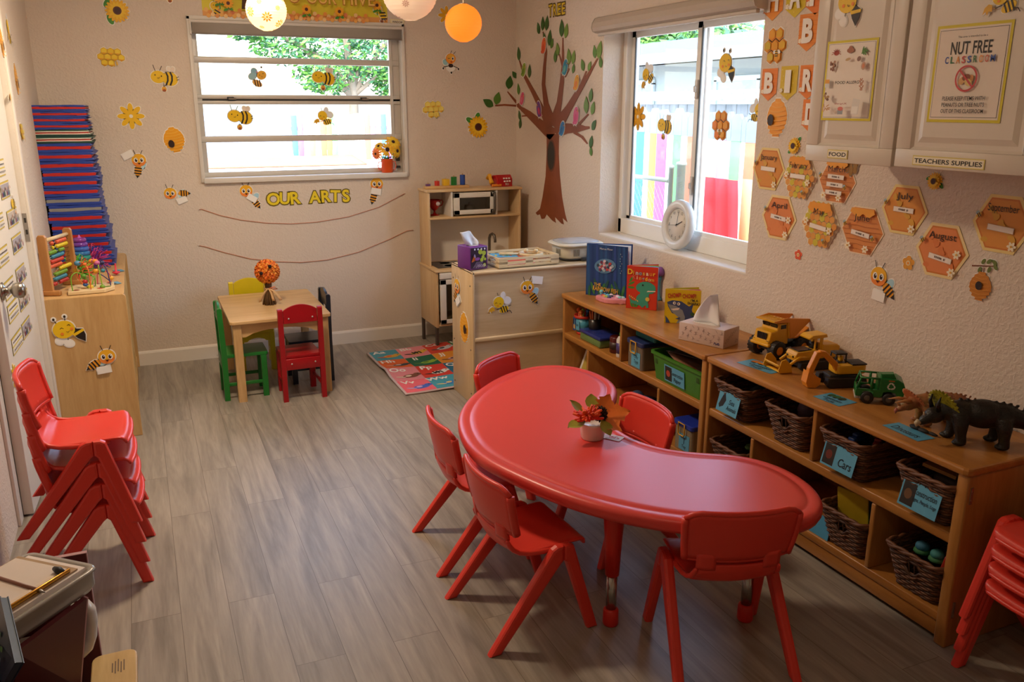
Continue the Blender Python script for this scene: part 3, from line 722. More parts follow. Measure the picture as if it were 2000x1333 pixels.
# ------------------------------------------------------------------ the two toy shelf units
SHW = wood('oiled_birch', 'b98040', '9c642a', 'y', rough=.3, scale=5); SHZ = wood('oiled_birch_upright', 'b67f42', '9c652c', 'z', rough=.32, scale=6); SHB = wood('oiled_birch_back', '9a6a38', '85562a', 'z', rough=.45, scale=6)
SX, SZ = -.3965, .568
HNG = plain('b9b2a4', rough=.3, metal=.9)
def shelf_unit(y0, y1, up, low, label, end_t):
    t = thing('toy_shelf_unit', label, 'shelf unit', (0, y0, 0), 0, 'low birch toy shelf units along the wall')
    L_ = y0 - y1; ex = SX + .012
    def P(a, b): return (-b, -a)
    m = MB(); c = [(SX, 0), (SX, -L_), (-.004, -L_), (-.004, 0)]
    o = [(SX + .018, 0), (SX + .005, -.005), (SX, -.018), (SX, -L_ + .018), (SX + .005, -L_ + .005), (SX + .018, -L_), (-.004, -L_), (-.004, 0)]
    m.prism(o, .024, SHW, M=loc(0, 0, SZ - .024), bev=.007, smooth=False); m.build('top_panel', t)
    for a, b in ((-end_t[0], -.004), (-L_ + .004, -L_ + .004 + end_t[1])):
        m = MB(); m.box(ex, -.006, a, b, 0, SZ - .024, SHZ, bev=.006); s = m.build('side_panel', t)
        h = MB(); yo = b if b > -.1 else a
        for z in (.46, .1): h.box(ex + .012, ex + .02, yo - .003, yo + .003, z, z + .05, HNG); [h.ball((ex + .016, yo, z + q), .0045, HNG, 6) for q in (.012, .038)]
        h.build('hinge_plate', s)
    m = MB(); m.box(ex + .004, -.02, -L_ + .02, -.02, .322, .355, SHW, bev=.005); m.build('middle_shelf', t)
    m = MB(); m.box(ex + .004, -.02, -L_ + .02, -.02, .068, .098, SHW, bev=.005); m.build('bottom_shelf', t)
    m = MB(); m.box(ex + .01, ex + .026, -L_ + .02, -.02, .018, .068, SHW, bev=.003); m.build('plinth', t)
    m = MB(); m.box(-.02, -.012, -L_ + .01, -.01, .03, SZ - .024, SHB); m.build('back_panel', t)
    for y in up:
        m = MB(); m.box(ex + .003, -.02, y - y0 - .009, y - y0 + .009, .355, SZ - .024, SHZ, bev=.004); m.build('divider', t)
    for y in low:
        m = MB(); m.box(ex + .003, -.02, y - y0 - .009, y - y0 + .009, .098, .322, SHZ, bev=.004); m.build('divider', t)
    return t
shelf_unit(-1.4885, -2.770, [-2.095], [-1.775, -2.43], 'low toy shelf unit under the sliding window carrying the picture books', (.026, .03))
shelf_unit(-2.776, -3.975, [-3.375], [-3.071, -3.66], 'low toy shelf unit under the month calendar carrying toy trucks and dinosaurs', (.026, .038))

# ------------------------------------------------------------------ hanging wall cabinets
CABW = plain('d9cfc0', rough=.32, var=.015)
def cab_door(t, y0, y1, z0, z1, x):
    m = MB(); w = y0 - y1; M = Matrix(((0, 0, -1, x), (-1, 0, 0, y0), (0, 1, 0, z0), (0, 0, 0, 1)))
    h = z1 - z0; fr = .052
    m.box(0, w, 0, h, -.018, 0, CABW, bev=.004, M=M)
    m2 = M
    for a, b, c, d in ((0, w, 0, fr), (0, w, h - fr, h), (0, fr, fr, h - fr), (w - fr, w, fr, h - fr)): m.box(a, b, c, d, 0, .007, CABW, bev=.002, M=M)
    V = []; rings = [(fr, .007), (fr + .008, .0015), (fr + .02, .0015), (fr + .036, .006), (fr + .04, .006)]
    for d, zz in rings: V += [(d, d, zz), (w - d, d, zz), (w - d, h - d, zz), (d, h - d, zz)]
    F = []
    for r in range(len(rings) - 1):
        for i in range(4): F.append((r * 4 + i, r * 4 + (i + 1) % 4, (r + 1) * 4 + (i + 1) % 4, (r + 1) * 4 + i))
    F.append(tuple((len(rings) - 1) * 4 + i for i in range(4))); m.add(V, F, CABW, False, M)
    return m.build('door', t)
CX, CZ0, CZ1 = -.33, 1.352, 2.2
t = thing('wall_cabinet', 'white wall cabinet hung above the calendar with food and supplies doors', 'cabinet', (0, 0, 0))
m = MB(); m.box(CX + .026, -.002, -4.10, -3.158, CZ0 + .008, CZ1, CABW, bev=.003); m.box(CX + .02, CX + .03, -4.0, -3.158, CZ0 + .004, CZ1, CABW, bev=.002); m.build('carcass', t)
DFOOD = cab_door(t, -3.154, -3.517, CZ0, CZ1 - .01, CX + .012)
DSUP = cab_door(t, -3.529, -3.985, CZ0 + .003, CZ1 - .01, CX + .012)
# ------------------------------------------------------------------ outdoors, seen through the windows
GRD = plain('cfc6b8', rough=.9, var=.1, scale=8, bump=.4, bscale=40)
f = MB()
f.add([(-14, .22, -.12), (.24, .22, -.12), (.24, 8, .2), (-14, 8, .2), (-14, 17, .42), (8, 17, .42), (8, 8, .2), (8, .22, -.12), (8, -9, -.12), (.24, -9, -.12)],
      [(0, 1, 2, 3), (3, 2, 6, 5, 4), (1, 7, 6, 2), (9, 8, 7, 1)], GRD)
structure(f.build('ground_outside'))
GW = plain('7088a2', rough=.8, var=.06, scale=4)
f = MB(); f.box(-9, .78, 14.0, 14.2, .3, 1.40, GW); tag(f.build('garden_wall'), 'pale blue grey masonry wall far across the yard behind the back window', 'garden wall')
GRV = plain('a8604a', rough=.9, var=.6, scale=60, bump=1, bscale=80)
m = MB()
def gv(u, v):
    x = -4.5 + u * 6.6; y = 12.6 + v * 1.38
    return (x, y, .33 + v * .12 + .13 * math.sin(PI * min(1, v)) * (.6 + .4 * math.sin(u * 9) * math.sin(u * 4.3 + 1)) * (1 if u < .85 else (1 - u) * 6.6))
m.sheet(gv, 60, 12, .02, GRV); tag(m.build('gravel_bed'), 'reddish gravel heaped along the foot of the blue grey yard wall', 'gravel', kind='stuff')
PK = ['e86a4a', '3f7fd0', 'f4f2ea', 'e8d24a', 'b85bd0', 'f4f2ea', '5fd06a', 'f4f2ea', 'ee6a50', 'f4f2ea', 'f0d860', 'd98be0', '6fd07a', 'f4f2ea', 'f08a6a', 'f2e8a0']
t = thing('picket_fence', 'rainbow painted board fence far across the yard outside the back window', 'fence', (.80, 13.95, .3))
for i in range(30):
    c = PK[(i * 3 + 1) % len(PK)]; m = MB(); x = i * .125
    m.box(x, x + .116, 0, .03, 0, 1.02 + .02 * ((i * 7) % 3), plain(c, rough=.7, var=.12), bev=.01); m.build('fence_board', t)
m = MB(); m.box(0, 3.8, .03, .08, .7, .78, GW); m.build('fence_rail', t)
WP = plain('7f95a6', rough=.8, var=.12, scale=14)
t = thing('picket_fence', 'dog-eared board fence with rainbow lower paint outside the sliding window', 'fence', (1.2, 1.25, -.12))
SEQ = ['e86a4a', '3f7fd0', 'f4f2ea', 'e8d24a', 'b85bd0', 'f4f2ea', '5fd06a', 'f4f2ea', 'ee6a50', 'f4f2ea', 'f0d860', 'f0e48a', 'f4f2ea', 'd98be0', 'f4f2ea', '6fd07a', 'f4f2ea', 'f07a5a', 'f4f2ea', 'f2e8a0', 'e8d24a']
yb = -.48 + 1.25
ys = [-(1.25 - v) for v in (.60, .46, .29, .215, .12, -.02, -.1, -.2, -.275, -.36, -.42, -.49, -.58, -.625, -.72, -.765, -.87, -.915, -1.03, -1.1, -1.25, -1.4)]
for i, c in enumerate(SEQ):
    a, b = ys[i], ys[i + 1]; m = MB(); w = a - b
    hp = 1.455 - .04 * i / 20; h = hp + .17 + .02 * math.sin(i * 2.3)
    m.box(0, .022, b + .002, a - .002, 0, hp, plain(c, rough=.7, var=.1), bev=.004)
    m.prism([(-w / 2 + .002, hp), (w / 2 - .002, hp), (w / 2 - .002, h - .03), (w / 4, h), (-w / 4, h), (-w / 2 + .002, h - .03)], .022, WP, M=loc(.0, (a + b) / 2, 0) @ rotz(HALF) @ RX)
    m.build('fence_board', t)
m = MB(); m.box(.024, .08, -3.6, -.4, .9, .98, GW); m.build('fence_rail', t)
WF = wood('weathered_boards', '747c80', '565f66', 'z', rough=.8, scale=5)
t = thing('board_fence', 'taller weathered grey board fence behind the rainbow boards', 'fence', (2.2, 3.2, -.12))
for i in range(32):
    m = MB(); y = -i * .14
    m.box(-.012, .012, y - .067, y + .067, 0, 1.66, WF, bev=.006); m.build('fence_board', t)
m = MB(); m.box(-.04, -.014, -4.5, .1, 1.5, 1.58, WF); m.build('fence_rail', t)
m = MB(); COR = plain('dfe6ea', rough=.5)
m.sheet(lambda u, v: (2.12 + v * .5, 3.2 - u * 4.4, 1.605 + v * .03 + .032 * math.sin(u * 4.4 / .15 * 2 * PI)), 320, 2, .006, COR)
tag(m.build('corrugated_sheet'), 'white corrugated sheet lying along the top of the weathered board fence', 'roofing sheet')
HS = plain('7f8f97', rough=.8, var=.04); RF = plain('4c5660', rough=.9, var=.5, scale=30); FAS = plain('93a8b6', rough=.6)
t = thing('neighbour_house', "neighbour's pale house with a low shingle roof beyond the fences", 'house', (5.4, 3, -.12))
m = MB(); m.box(0, 3.2, -6, 8, 0, 2.27, HS); m.build('wall', t)
m = MB(); m.prism([(-.6, 2.34), (-.6, 2.38), (1.6, 2.82), (3.8, 2.38), (3.8, 2.34)], 15, RF, M=loc(0, 8.4, 0) @ RX); m.build('roof', t)
m = MB(); m.box(-.66, -.58, -6.6, 8.4, 2.24, 2.385, FAS); m.build('fascia', t)
for y in (4.2, 1.6, -.4):
    m = MB(); m.box(-.03, .02, y - .45, y + .45, 1.3, 2.0, plain('7f93a0', rough=.2)); w = m.build('window', t)
    m = MB(); m.box(-.05, -.01, y - .5, y + .5, 1.98, 2.05, FAS); m.box(-.05, -.01, y - .5, y + .5, 1.24, 1.31, FAS); m.box(-.05, -.01, y - .5, y - .44, 1.3, 2.0, FAS); m.box(-.05, -.01, y + .44, y + .5, 1.3, 2.0, FAS); m.build('window_frame', w)
GALV = plain('8fa09c', rough=.4, metal=.3)
t = thing('chain_link_fence', 'grey galvanised chain link gate and posts close outside the sliding window', 'fence', (.9, -.5, -.12))
m = MB(); m.tube([(0, .6, 1.155), (0, -.02, 1.16)], .016, GALV); m.build('top_rail', t)
for y, r, h in ((-.045, .017, 1.24), (-.16, .03, 1.27)):
    m = MB(); m.lathe([(r, 0), (r, h), (r * 1.2, h), (r * 1.1, h + .02), (0, h + .03)], GALV, c=(0, y, 0)); m.build('post', t)
m = MB()
for k in range(0, 34):
    for s in (-1, 1):
        y = .9 - k * .05; P = [(.004 * s, y - s * q * .028 + (.0 if s > 0 else -.55), .45 + q * .0375) for q in range(19)]
        P = [p for p in P if -.02 < p[1] < .6]
        if len(P) > 1: m.tube(P, .0016, GALV, n=4)
m.build('wire_mesh', t)
t = MB(); PNK = translucent('f0606e', .35); PY = translucent('f6efc0', .35)
def tent(u, v):
    f = .05 * (1.15 - v)
    return (.6 + f * math.sin(u * 17 + v * 3) , -1.325 - u * (.30 + .09 * (1 - v)) - .03 * (1 - v), -.1 + v * 1.235)
t.sheet(tent, 80, 10, .004, PNK); tag(t.build('play_tent'), 'pink cloth play tent draped close outside the sliding window', 'tent')
t = MB(); t.sheet(lambda u, v: (.66 + .01 * math.sin(u * 12), -1.60 - u * .8, -.1 + v * 1.24), 12, 4, .004, PY); tag(t.build('play_canopy'), 'pale yellow cloth panel hanging beside the pink play tent', 'cloth')
LEAFM = [plain('3f7430', rough=.6, var=.3, scale=3), plain('5c9638', rough=.6, var=.3, scale=3), plain('376a4a', rough=.6, var=.3, scale=3)]
BARK = plain('7c7468', rough=.9, var=.25, scale=12)
def tree(x, y, z0, h, crowns, label, nleaf, trunk=.14, size=.09, lean=0):
    t = thing('garden_tree', label, 'tree', (x, y, z0), 0, 'trees beyond the yard')
    m = MB(); m.tube([(0, 0, 0), (.05, .02, h * .3), (-.04 + lean, 0, h * .55), (.06 + lean, .05, h * .9)], [trunk, trunk * .8, trunk * .6, trunk * .25], BARK, n=10)
    for c, r in crowns: m.tube([(0, 0, h * .3), (c[0] * .5, c[1] * .5, (h * .4 + c[2]) / 2 + .1), c], [trunk * .5, trunk * .35, trunk * .1], BARK, n=7)
    m.build('trunk', t)
    m = MB()
    for k in range(nleaf):
        c, r = crowns[k % len(crowns)]
        d = Vector((rnd.gauss(0, 1), rnd.gauss(0, 1), rnd.gauss(0, 1))).normalized() * r * rnd.uniform(.25, 1.0) ** .6
        p = Vector(c) + Vector((d.x, d.y, d.z * .75)); s = size * rnd.uniform(.6, 1.5)
        a = Vector((rnd.gauss(0, 1), rnd.gauss(0, 1), rnd.gauss(0, .6))).normalized(); b = a.orthogonal().normalized()
        m.add([tuple(p - a * s), tuple(p + b * s * .45), tuple(p + a * s), tuple(p - b * s * .45)], [(0, 1, 2, 3)], LEAFM[rnd.randrange(3)])
    m.build('foliage', t, fix=False)
tree(2.45, 15.2, .4, 4.4, [((-.6, 0, 1.9), .75), ((.5, .2, 2.2), .85), ((-.2, 0, 3.0), 1.0), ((1.2, 0, 1.6), .7), ((-1.5, .2, 2.6), .8), ((-2.3, .1, 3.0), .7), ((1.5, 0, 2.9), .8)], 'bushy green tree with forked trunk behind the far rainbow boards', 7000, trunk=.13, size=.07)
tree(5.2, 16.2, .4, 5, [((-.6, 0, 2.4), .9), ((.6, .2, 3.0), 1.0)], 'green tree at the far end of the yard, most hidden by the window edge', 2000)
tree(11.0, 15.0, -.12, 6, [((0, 0, 2.7), 1.3), ((.3, -1.8, 2.9), 1.4), ((0, 1.9, 2.8), 1.3), ((0, .5, 3.6), 1.2)], "large leafy tree rising behind the neighbour's shingle roof", 6500, size=.13)
tree(11.5, 10.6, -.12, 6, [((0, 0, 2.7), 1.2), ((.3, -1.6, 2.6), 1.1)], "leafy tree behind the neighbour's roof, further from the back wall", 2400, size=.13)
tree(1.72, .72, -.12, 1.5, [((0, 0, 1.42), .17), ((.05, -.14, 1.3), .16), ((0, .05, 1.2), .15)], 'small leafy sapling between the rainbow boards and the weathered fence', 700, trunk=.012, size=.035)
# ------------------------------------------------------------------ paper cut-outs and stickers
class Decal(MB):
    """a printed die-cut card: white backing with real thickness, printed shapes on its face; unit = card height"""
    def __init__(s, p, plane, size, rot=0, edge=.03, th=.0012, back='f3f0e8', flip=False):
        super().__init__()
        s.W = wall_frame(p, plane) @ rotz(rot) @ Matrix.Diagonal((size * (-1 if flip else 1), size, 1, 1))
        s.size = size; s.z = th + .0005; s.th = th; s.edge = edge; s.backm = paper(back) if back else None; s.step = .0003
    def _put(s, P, hexa, o, backing):
        if backing and s.backm:
            cx = sum(p[0] for p in P) / len(P); cy = sum(p[1] for p in P) / len(P); Q = []
            for x, y in P:
                dx, dy = x - cx, y - cy; l = math.hypot(dx, dy) or 1; Q.append((x + dx / l * s.edge, y + dy / l * s.edge))
            n = len(Q); V = [(x, y, .0005) for x, y in Q] + [(x, y, s.th) for x, y in Q]
            s.add(V, [tuple(range(n))[::-1], tuple(range(n, 2 * n))] + [(i, (i + 1) % n, n + (i + 1) % n, n + i) for i in range(n)], s.backm, False, s.W)
        s.z += s.step
        s.add([(x, y, s.z) for x, y in P], [tuple(range(len(P)))], paper(hexa), False, s.W)
    def poly(s, P, hexa, backing=True): s._put(P, hexa, 0, backing); return s
    def ell(s, cx, cy, rx, ry, hexa, rot=0, n=22, backing=True):
        c, q = math.cos(rot), math.sin(rot); P = []
        for k in range(n):
            a = 2 * PI * k / n; x, y = rx * math.cos(a), ry * math.sin(a); P.append((cx + x * c - y * q, cy + x * q + y * c))
        return s.poly(P, hexa, backing)
    def line(s, P, w, hexa, backing=False):
        for (x0, y0), (x1, y1) in zip(P[:-1], P[1:]):
            l = math.hypot(x1 - x0, y1 - y0) or 1e-6; nx, ny = -(y1 - y0) / l * w / 2, (x1 - x0) / l * w / 2
            ex, ey = (x1 - x0) / l * w * .3, (y1 - y0) / l * w * .3
            s.poly([(x0 - ex + nx, y0 - ey + ny), (x0 - ex - nx, y0 - ey - ny), (x1 + ex - nx, y1 + ey - ny), (x1 + ex + nx, y1 + ey + ny)], hexa, backing)
        return s
    def rect(s, x0, x1, y0, y1, hexa, backing=False): return s.poly([(x0, y0), (x1, y0), (x1, y1), (x0, y1)], hexa, backing)
    def txt(s, t, size, cx, cy, hexa, bold=0, width=None, rot=0, shear=0):
        s.z += s.step; s.text(t, size, paper(hexa), s.W @ loc(cx, cy, s.z) @ rotz(rot), bold, shear, width); return s
    def done(s, name, label, cat, group=None):
        o = s.build(name, fix=False, at=tuple(s.W.translation)); return tag(o, label, cat, group)
YEL, BLK, BRN, ORG, WHI = 'f0c61e', '2a211c', '5a2f1c', 'ee8a2e', 'f3f0e8'
def spot(plane, val, px, py, h):
    if plane == 'door':
        a, b = ondoor(px, py - h / 2), ondoor(px, py + h / 2); return ondoor(px, py), (a - b).z
    ax = 1 if plane == 'back' else 0
    a, b = on(ax, val, px, py - h / 2), on(ax, val, px, py + h / 2)
    return (a + b) / 2, (a - b).z
def dk(plane, val, px, py, h, rot=0, flip=False, **k):
    p, s = spot(plane, val, px, py, h); return Decal(p, plane, s, rot, flip=flip, **k)
def bee_pot(d):
    d.ell(.22, .30, .075, .11, 'efe2d2', .5).ell(.33, .30, .075, .10, 'e8d9c8', -.5)
    d.line([(-.28, .24), (-.34, .46)], .022, BLK).line([(-.12, .26), (-.04, .42)], .022, BLK)
    d.ell(.22, -.04, .27, .25, YEL, -.35); d.ell(-.2, .03, .26, .225, YEL)
    for x in (.11, .26): d.line([(x - .02, .20), (x + .03, .06), (x + .02, -.10), (x - .05, -.26)], .06, BLK)
    d.line([(.44, .0), (.52, .04)], .022, BLK).line([(.45, -.08), (.53, -.06)], .022, BLK)
    d.ell(-.30, .10, .022, .028, BLK, n=10, backing=False).ell(-.08, .06, .022, .028, BLK, n=10, backing=False)
    d.line([(-.23, .0), (-.19, -.02), (-.15, .01)], .014, BRN)
    d.line([(-.02, -.2), (-.04, -.32), (.03, -.27)], .02, BLK); d.ell(-.03, -.41, .085, .095, 'e3a62a', 0); d.ell(-.03, -.455, .06, .045, '9c4a22', n=14, backing=False)
def bee_sign(d, sign=(-.32, .28, .5), face=(0, .12), body=(.12, -.3)):
    fx, fy = face; bx, by = body; sx_, sy_, sr = sign
    c, q = math.cos(sr), math.sin(sr)
    R_ = lambda a, b: (sx_ + a * c - b * q, sy_ + a * q + b * c)
    d.ell(fx + (bx - fx) * .6 + .16, (fy + by) / 2, .11, .17, 'a9d3e2', -.7).ell(fx + (bx - fx) * .6 + .1, (fy + by) / 2 - .09, .09, .12, 'bfe0ea', -1.1)
    ang = math.atan2(by - fy, bx - fx)
    d.ell(bx, by, .22, .135, 'e9a02a', ang)
    for k in (-.09, .02, .12): d.line([(bx + math.cos(ang) * k - math.sin(ang) * .12, by + math.sin(ang) * k + math.cos(ang) * .12), (bx + math.cos(ang) * k + math.sin(ang) * .12, by + math.sin(ang) * k - math.cos(ang) * .12)], .05, BLK)
    d.poly([(bx + math.cos(ang) * .2 - math.sin(ang) * .06, by + math.sin(ang) * .2 + math.cos(ang) * .06), (bx + math.cos(ang) * .2 + math.sin(ang) * .06, by + math.sin(ang) * .2 - math.cos(ang) * .06), (bx + math.cos(ang) * .32, by + math.sin(ang) * .32)], BLK)
    d.line([(fx - .1, fy + .22), (fx - .16, fy + .40)], .022, BLK).line([(fx + .08, fy + .22), (fx + .16, fy + .38)], .022, BLK)
    d.ell(fx, fy, .265, .25, 'f0b428'); d.ell(fx, fy - .08, .235, .165, 'ee8a3a', backing=False); d.ell(fx, fy + .03, .22, .15, 'f0b428', backing=False)
    for s_ in (-1, 1):
        d.ell(fx + s_ * .11, fy + .0, .075, .1, WHI, n=16, backing=False); d.ell(fx + s_ * .10, fy, .046, .068, '2b1a14', n=14, backing=False); d.ell(fx + s_ * .10 + .015, fy + .03, .018, .022, WHI, n=8, backing=False)
    d.poly([(fx - .06, fy - .10), (fx + .06, fy - .10), (fx, fy - .17)], '4a1a14', False)
    d.poly([R_(-.21, -.13), R_(.21, -.13), R_(.21, .13), R_(-.21, .13)], 'f4f1ea')
def bee_sleepy(d):
    d.ell(-.2, -.24, .17, .13, 'f6f4ee', .5).ell(-.02, -.36, .14, .11, 'f4f1ea', -.3)
    for x, y, x2, y2 in ((-.28, .28, -.34, .40), (-.04, .36, -.04, .47)): d.line([(x, y), (x2, y2)], .022, BLK); d.ell(x2, y2, .05, .055, 'f3f0e8', n=12); d.ell(x2, y2, .034, .042, BLK, n=12, backing=False)
    d.poly([(.06, -.02), (.24, -.22), (.44, -.34), (.46, -.12), (.40, .06), (.2, .08)], BLK)
    d.poly([(.10, -.09), (.17, -.15), (.44, .0), (.41, .07)], YEL, False)
    d.ell(-.1, .08, .30, .27, YEL, .3)
    d.line([(-.2, .1), (-.16, .14), (-.11, .11)], .016, BLK).line([(.0, .2), (.05, .23), (.08, .19)], .016, BLK)
    d.ell(-.16, -.05, .045, .045, ORG, n=12, backing=False).ell(.11, .09, .045, .045, ORG, n=12, backing=False); d.line([(-.04, .02), (.0, -.01), (.04, .03)], .014, BRN)
def bee_dipper(d):
    d.ell(.12, .33, .10, .16, 'eceff2', -.1).ell(.3, .12, .18, .15, 'e9edf1', -.5)
    d.line([(-.1, .36), (-.14, .48)], .02, BLK)
    d.ell(.16, -.24, .22, .13, YEL, .35)
    for k in (.06, .17, .28): d.line([(k - .05, -.10), (k + .04, -.36)], .045, BLK)
    d.ell(-.08, .08, .235, .235, YEL); d.line([(-.24, .04), (-.2, .08), (-.15, .05)], .016, BLK).line([(-.06, .0), (-.02, .03), (.02, -.01)], .016, BLK); d.ell(-.12, -.06, .04, .03, ORG, n=12, backing=False)
    d.line([(.3, -.3), (.44, -.32), (.5, -.42)], .025, BLK).line([(.34, -.12), (.46, -.08)], .025, BLK)
    d.line([(.0, -.18), (-.2, -.22)], .028, BLK).line([(-.2, -.22), (-.30, -.2)], .02, 'b8862c')
    d.poly([(-.28, -.12), (-.38, -.08), (-.5, -.16), (-.56, -.32), (-.47, -.26), (-.42, -.36), (-.38, -.26), (-.28, -.28)], 'e0ac28')
def bee_wing(d):
    d.ell(-.15, .25, .15, .17, '8fc0d6', .3).ell(-.25, .02, .2, .16, '9fcad4', .4)
    d.line([(.18, .30), (.22, .46)], .02, BLK); d.ell(.22, .47, .03, .03, BLK, n=10)
    d.ell(-.04, -.32, .24, .14, 'ecb65a', -.5)
    for k in (-.14, -.02, .1): d.line([(k - .02, -.16), (k + .02, -.46)], .055, '4a2a1c')
    d.ell(.2, .08, .23, .2, 'f0b43c', .4); d.ell(.1, .08, .02, .03, BLK, n=8, backing=False).ell(.28, .16, .02, .03, BLK, n=8, backing=False); d.line([(.2, .02), (.22, -.02)], .02, BRN)
    d.ell(-.02, .22, .04, .04, 'e8889a', n=10, backing=False)
def bee_wink(d):
    d.ell(-.26, -.02, .1, .13, '9fcfd6', .6); d.line([(.0, .36), (.06, .48)], .02, BLK).line([(.12, .32), (.24, .44)], .02, BLK)
    d.poly([(-.22, -.2), (.22, -.2), (.16, -.34), (0, -.46), (-.16, -.34)], WHI); d.ell(0, -.16, .12, .08, '3a241c')
    d.line([(-.14, -.18), (-.34, -.22)], .03, BLK).line([(.14, -.18), (.34, -.26)], .03, BLK); d.ell(-.36, -.28, .04, .05, BLK, n=8).ell(.36, -.3, .04, .05, BLK, n=8).ell(.02, -.46, .04, .05, BLK, n=8)
    d.ell(0, .14, .235, .22, 'ee9a34'); d.ell(0, .2, .18, .13, 'f0b43c', backing=False); d.ell(.1, .14, .06, .085, WHI, n=14, backing=False).ell(.09, .14, .035, .05, BLK, n=12, backing=False); d.line([(-.14, .16), (-.09, .13), (-.05, .16)], .02, BLK); d.ell(.02, .0, .05, .03, 'b03a2a', n=12, backing=False)
def sunflower(d, leaves=((-.35, .3, .9), (-.3, -.36, 2.0))):
    for x, y, a in leaves: d.ell(x, y, .2, .11, '3f8a2c', a, n=14); d.line([(x - .15 * math.cos(a), y - .15 * math.sin(a)), (x + .15 * math.cos(a), y + .15 * math.sin(a))], .012, '5fae3c')
    for k in range(18): a = k * 2 * PI / 18; d.ell(.3 * math.cos(a), .3 * math.sin(a), .17, .07, 'eeb61c', a, n=12, backing=k % 2 == 0)
    for k in range(14): a = k * 2 * PI / 14 + .1; d.ell(.22 * math.cos(a), .22 * math.sin(a), .13, .055, 'f4c92c', a, n=10, backing=False)
    d.ell(0, 0, .165, .165, '5a2c1c', backing=False); d.ell(0, 0, .11, .11, '45201a', backing=False)
def daisy(d, c='f0c022'):
    for k in range(8): a = k * PI / 4; d.ell(.3 * math.cos(a), .3 * math.sin(a), .19, .095, c, a, n=14)
    d.ell(0, 0, .2, .2, c, backing=False); d.ell(0, 0, .07, .07, 'f3efe0', n=14, backing=False)
def flower5(d, c, cc='f3e9c0'):
    for k in range(5): a = k * 2 * PI / 5 + .3; d.ell(.24 * math.cos(a), .24 * math.sin(a), .21, .19, c, a, n=14)
    d.ell(0, 0, .15, .15, cc, n=16, backing=False); d.ell(0, 0, .09, .09, 'e6932e', n=14, backing=False)
def hive(d, hole=(-.14, -.14), c='eea824', c2='f4c04a'):
    P = []; W = [.12, .26, .34, .385, .40, .385, .34, .26, .14]
    for k, w in enumerate(W): y = .46 - k * .115; P += [(w - .02, y + .03), (w, y - .03)]
    Q = P + [(-x, y) for x, y in P[::-1]]; d.poly(Q, c)
    for k, w in enumerate(W[:-1]): y = .40 - k * .115; d.line([(-w * .85, y + .01), (-w * .3, y - .02), (w * .3, y - .02), (w * .85, y + .015)], .022, c2)
    d.ell(hole[0], hole[1], .115, .15, '33201a', n=20, backing=False)
def hexa(cx, cy, r, a0=PI / 6): return [(cx + r * math.cos(a0 + k * PI / 3), cy + r * math.sin(a0 + k * PI / 3)) for k in range(6)]
def comb(d, cells, r, rim, fills, bee=None, drip=True):
    for i, (x, y) in enumerate(cells): d.poly(hexa(x, y, r * 1.08), rim)
    for i, (x, y) in enumerate(cells):
        d.poly(hexa(x, y, r * .84), fills[i % len(fills)], False); d.poly([(x - r * .6, y - r * .42), (x, y - r * .8), (x + r * .62, y - r * .4), (x, y - r * .5)], 'e89a2a', False)
    if drip: d.line([(.12, -.2), (.14, -.42)], .06, rim, True).line([(.24, -.2), (.28, -.36)], .06, rim, True)
    if bee:
        x, y = bee; d.ell(x - .08, y + .05, .07, .05, WHI, .5, n=12, backing=False).ell(x + .09, y + .05, .07, .05, WHI, -.5, n=12, backing=False); d.ell(x, y, .055, .11, 'e0b030', n=14, backing=False)
        for k in (-.06, 0, .06): d.line([(x - .05, y + k), (x + .05, y + k)], .025, BLK)
COMB9 = [(-.42, .27), (-.0, .27), (.42, .27), (-.63, -.09), (-.21, -.09), (.21, -.09), (.63, -.09), (-.42, -.45 + .0), (0, -.45)]
COMB9 = [(x * .95, y + .09) for x, y in COMB9]
COMB7 = [(-.15, .34), (.15, .34), (-.30, .08), (0, .08), (.30, .08), (-.15, -.18), (.15, -.18)]
def scaled_comb(cells, k): return [(x * k, y * k) for x, y in cells]

# back wall
def S(fn, plane, val, px, py, h, name, label, cat='wall sticker', rot=0, flip=False, group=None, *a, **k):
    edge = k.pop('edge', .03); back = k.pop('back', 'f3f0e8')
    d = dk(plane, val, px, py, h, rot, flip, edge=edge, back=back); fn(d, *a, **k); return d.done(name, label, cat, group)
GB = 'honey bee cut-outs on the walls'
S(sunflower, 'back', 0, 229, 21, 50, 'sunflower_cutout', 'large sunflower cut-out with two green leaves above the yellow honeycomb near the mats')
d = dk('back', 0, 217, 112, 40, -.05); comb(d, scaled_comb(COMB9, .8), .17, 'e0b01c', ['f2d43a', 'eecb2c']); d.done('honeycomb_cutout', 'bright yellow honeycomb cut-out below the large sunflower', 'wall sticker')
S(bee_pot, 'back', 0, 320, 152, 54, 'bee_cutout', 'flying bee cut-out with honey pot on the wall between honeycomb and back window', group=GB)
S(bee_pot, 'back', 0, 331, -22, 54, 'bee_cutout', 'flying bee cut-out at the picture edge, only its honey pot showing above the wall bee', group=GB)
S(daisy, 'back', 0, 256, 227, 52, 'daisy_cutout', 'yellow eight-petal daisy cut-out beside the top of the mat stack')
S(hive, 'back', 0, 340, 273, 50, 'beehive_cutout', 'golden beehive cut-out on the wall left of the back window', rot=.15)
S(bee_sign, 'back', 0, 269, 318, 50, 'bee_cutout', 'big-eyed bee cut-out holding a blank sign up behind its head, beside the mats', group=GB, sign=(-.34, .3, .45), face=(.05, .1), body=(-.02, -.3))
S(bee_sign, 'back', 0, 342, 381, 44, 'bee_cutout', 'big-eyed bee cut-out lying sideways over its sign below the golden beehive', group=GB, sign=(.26, -.24, .35), face=(-.2, .08), body=(.36, .06))
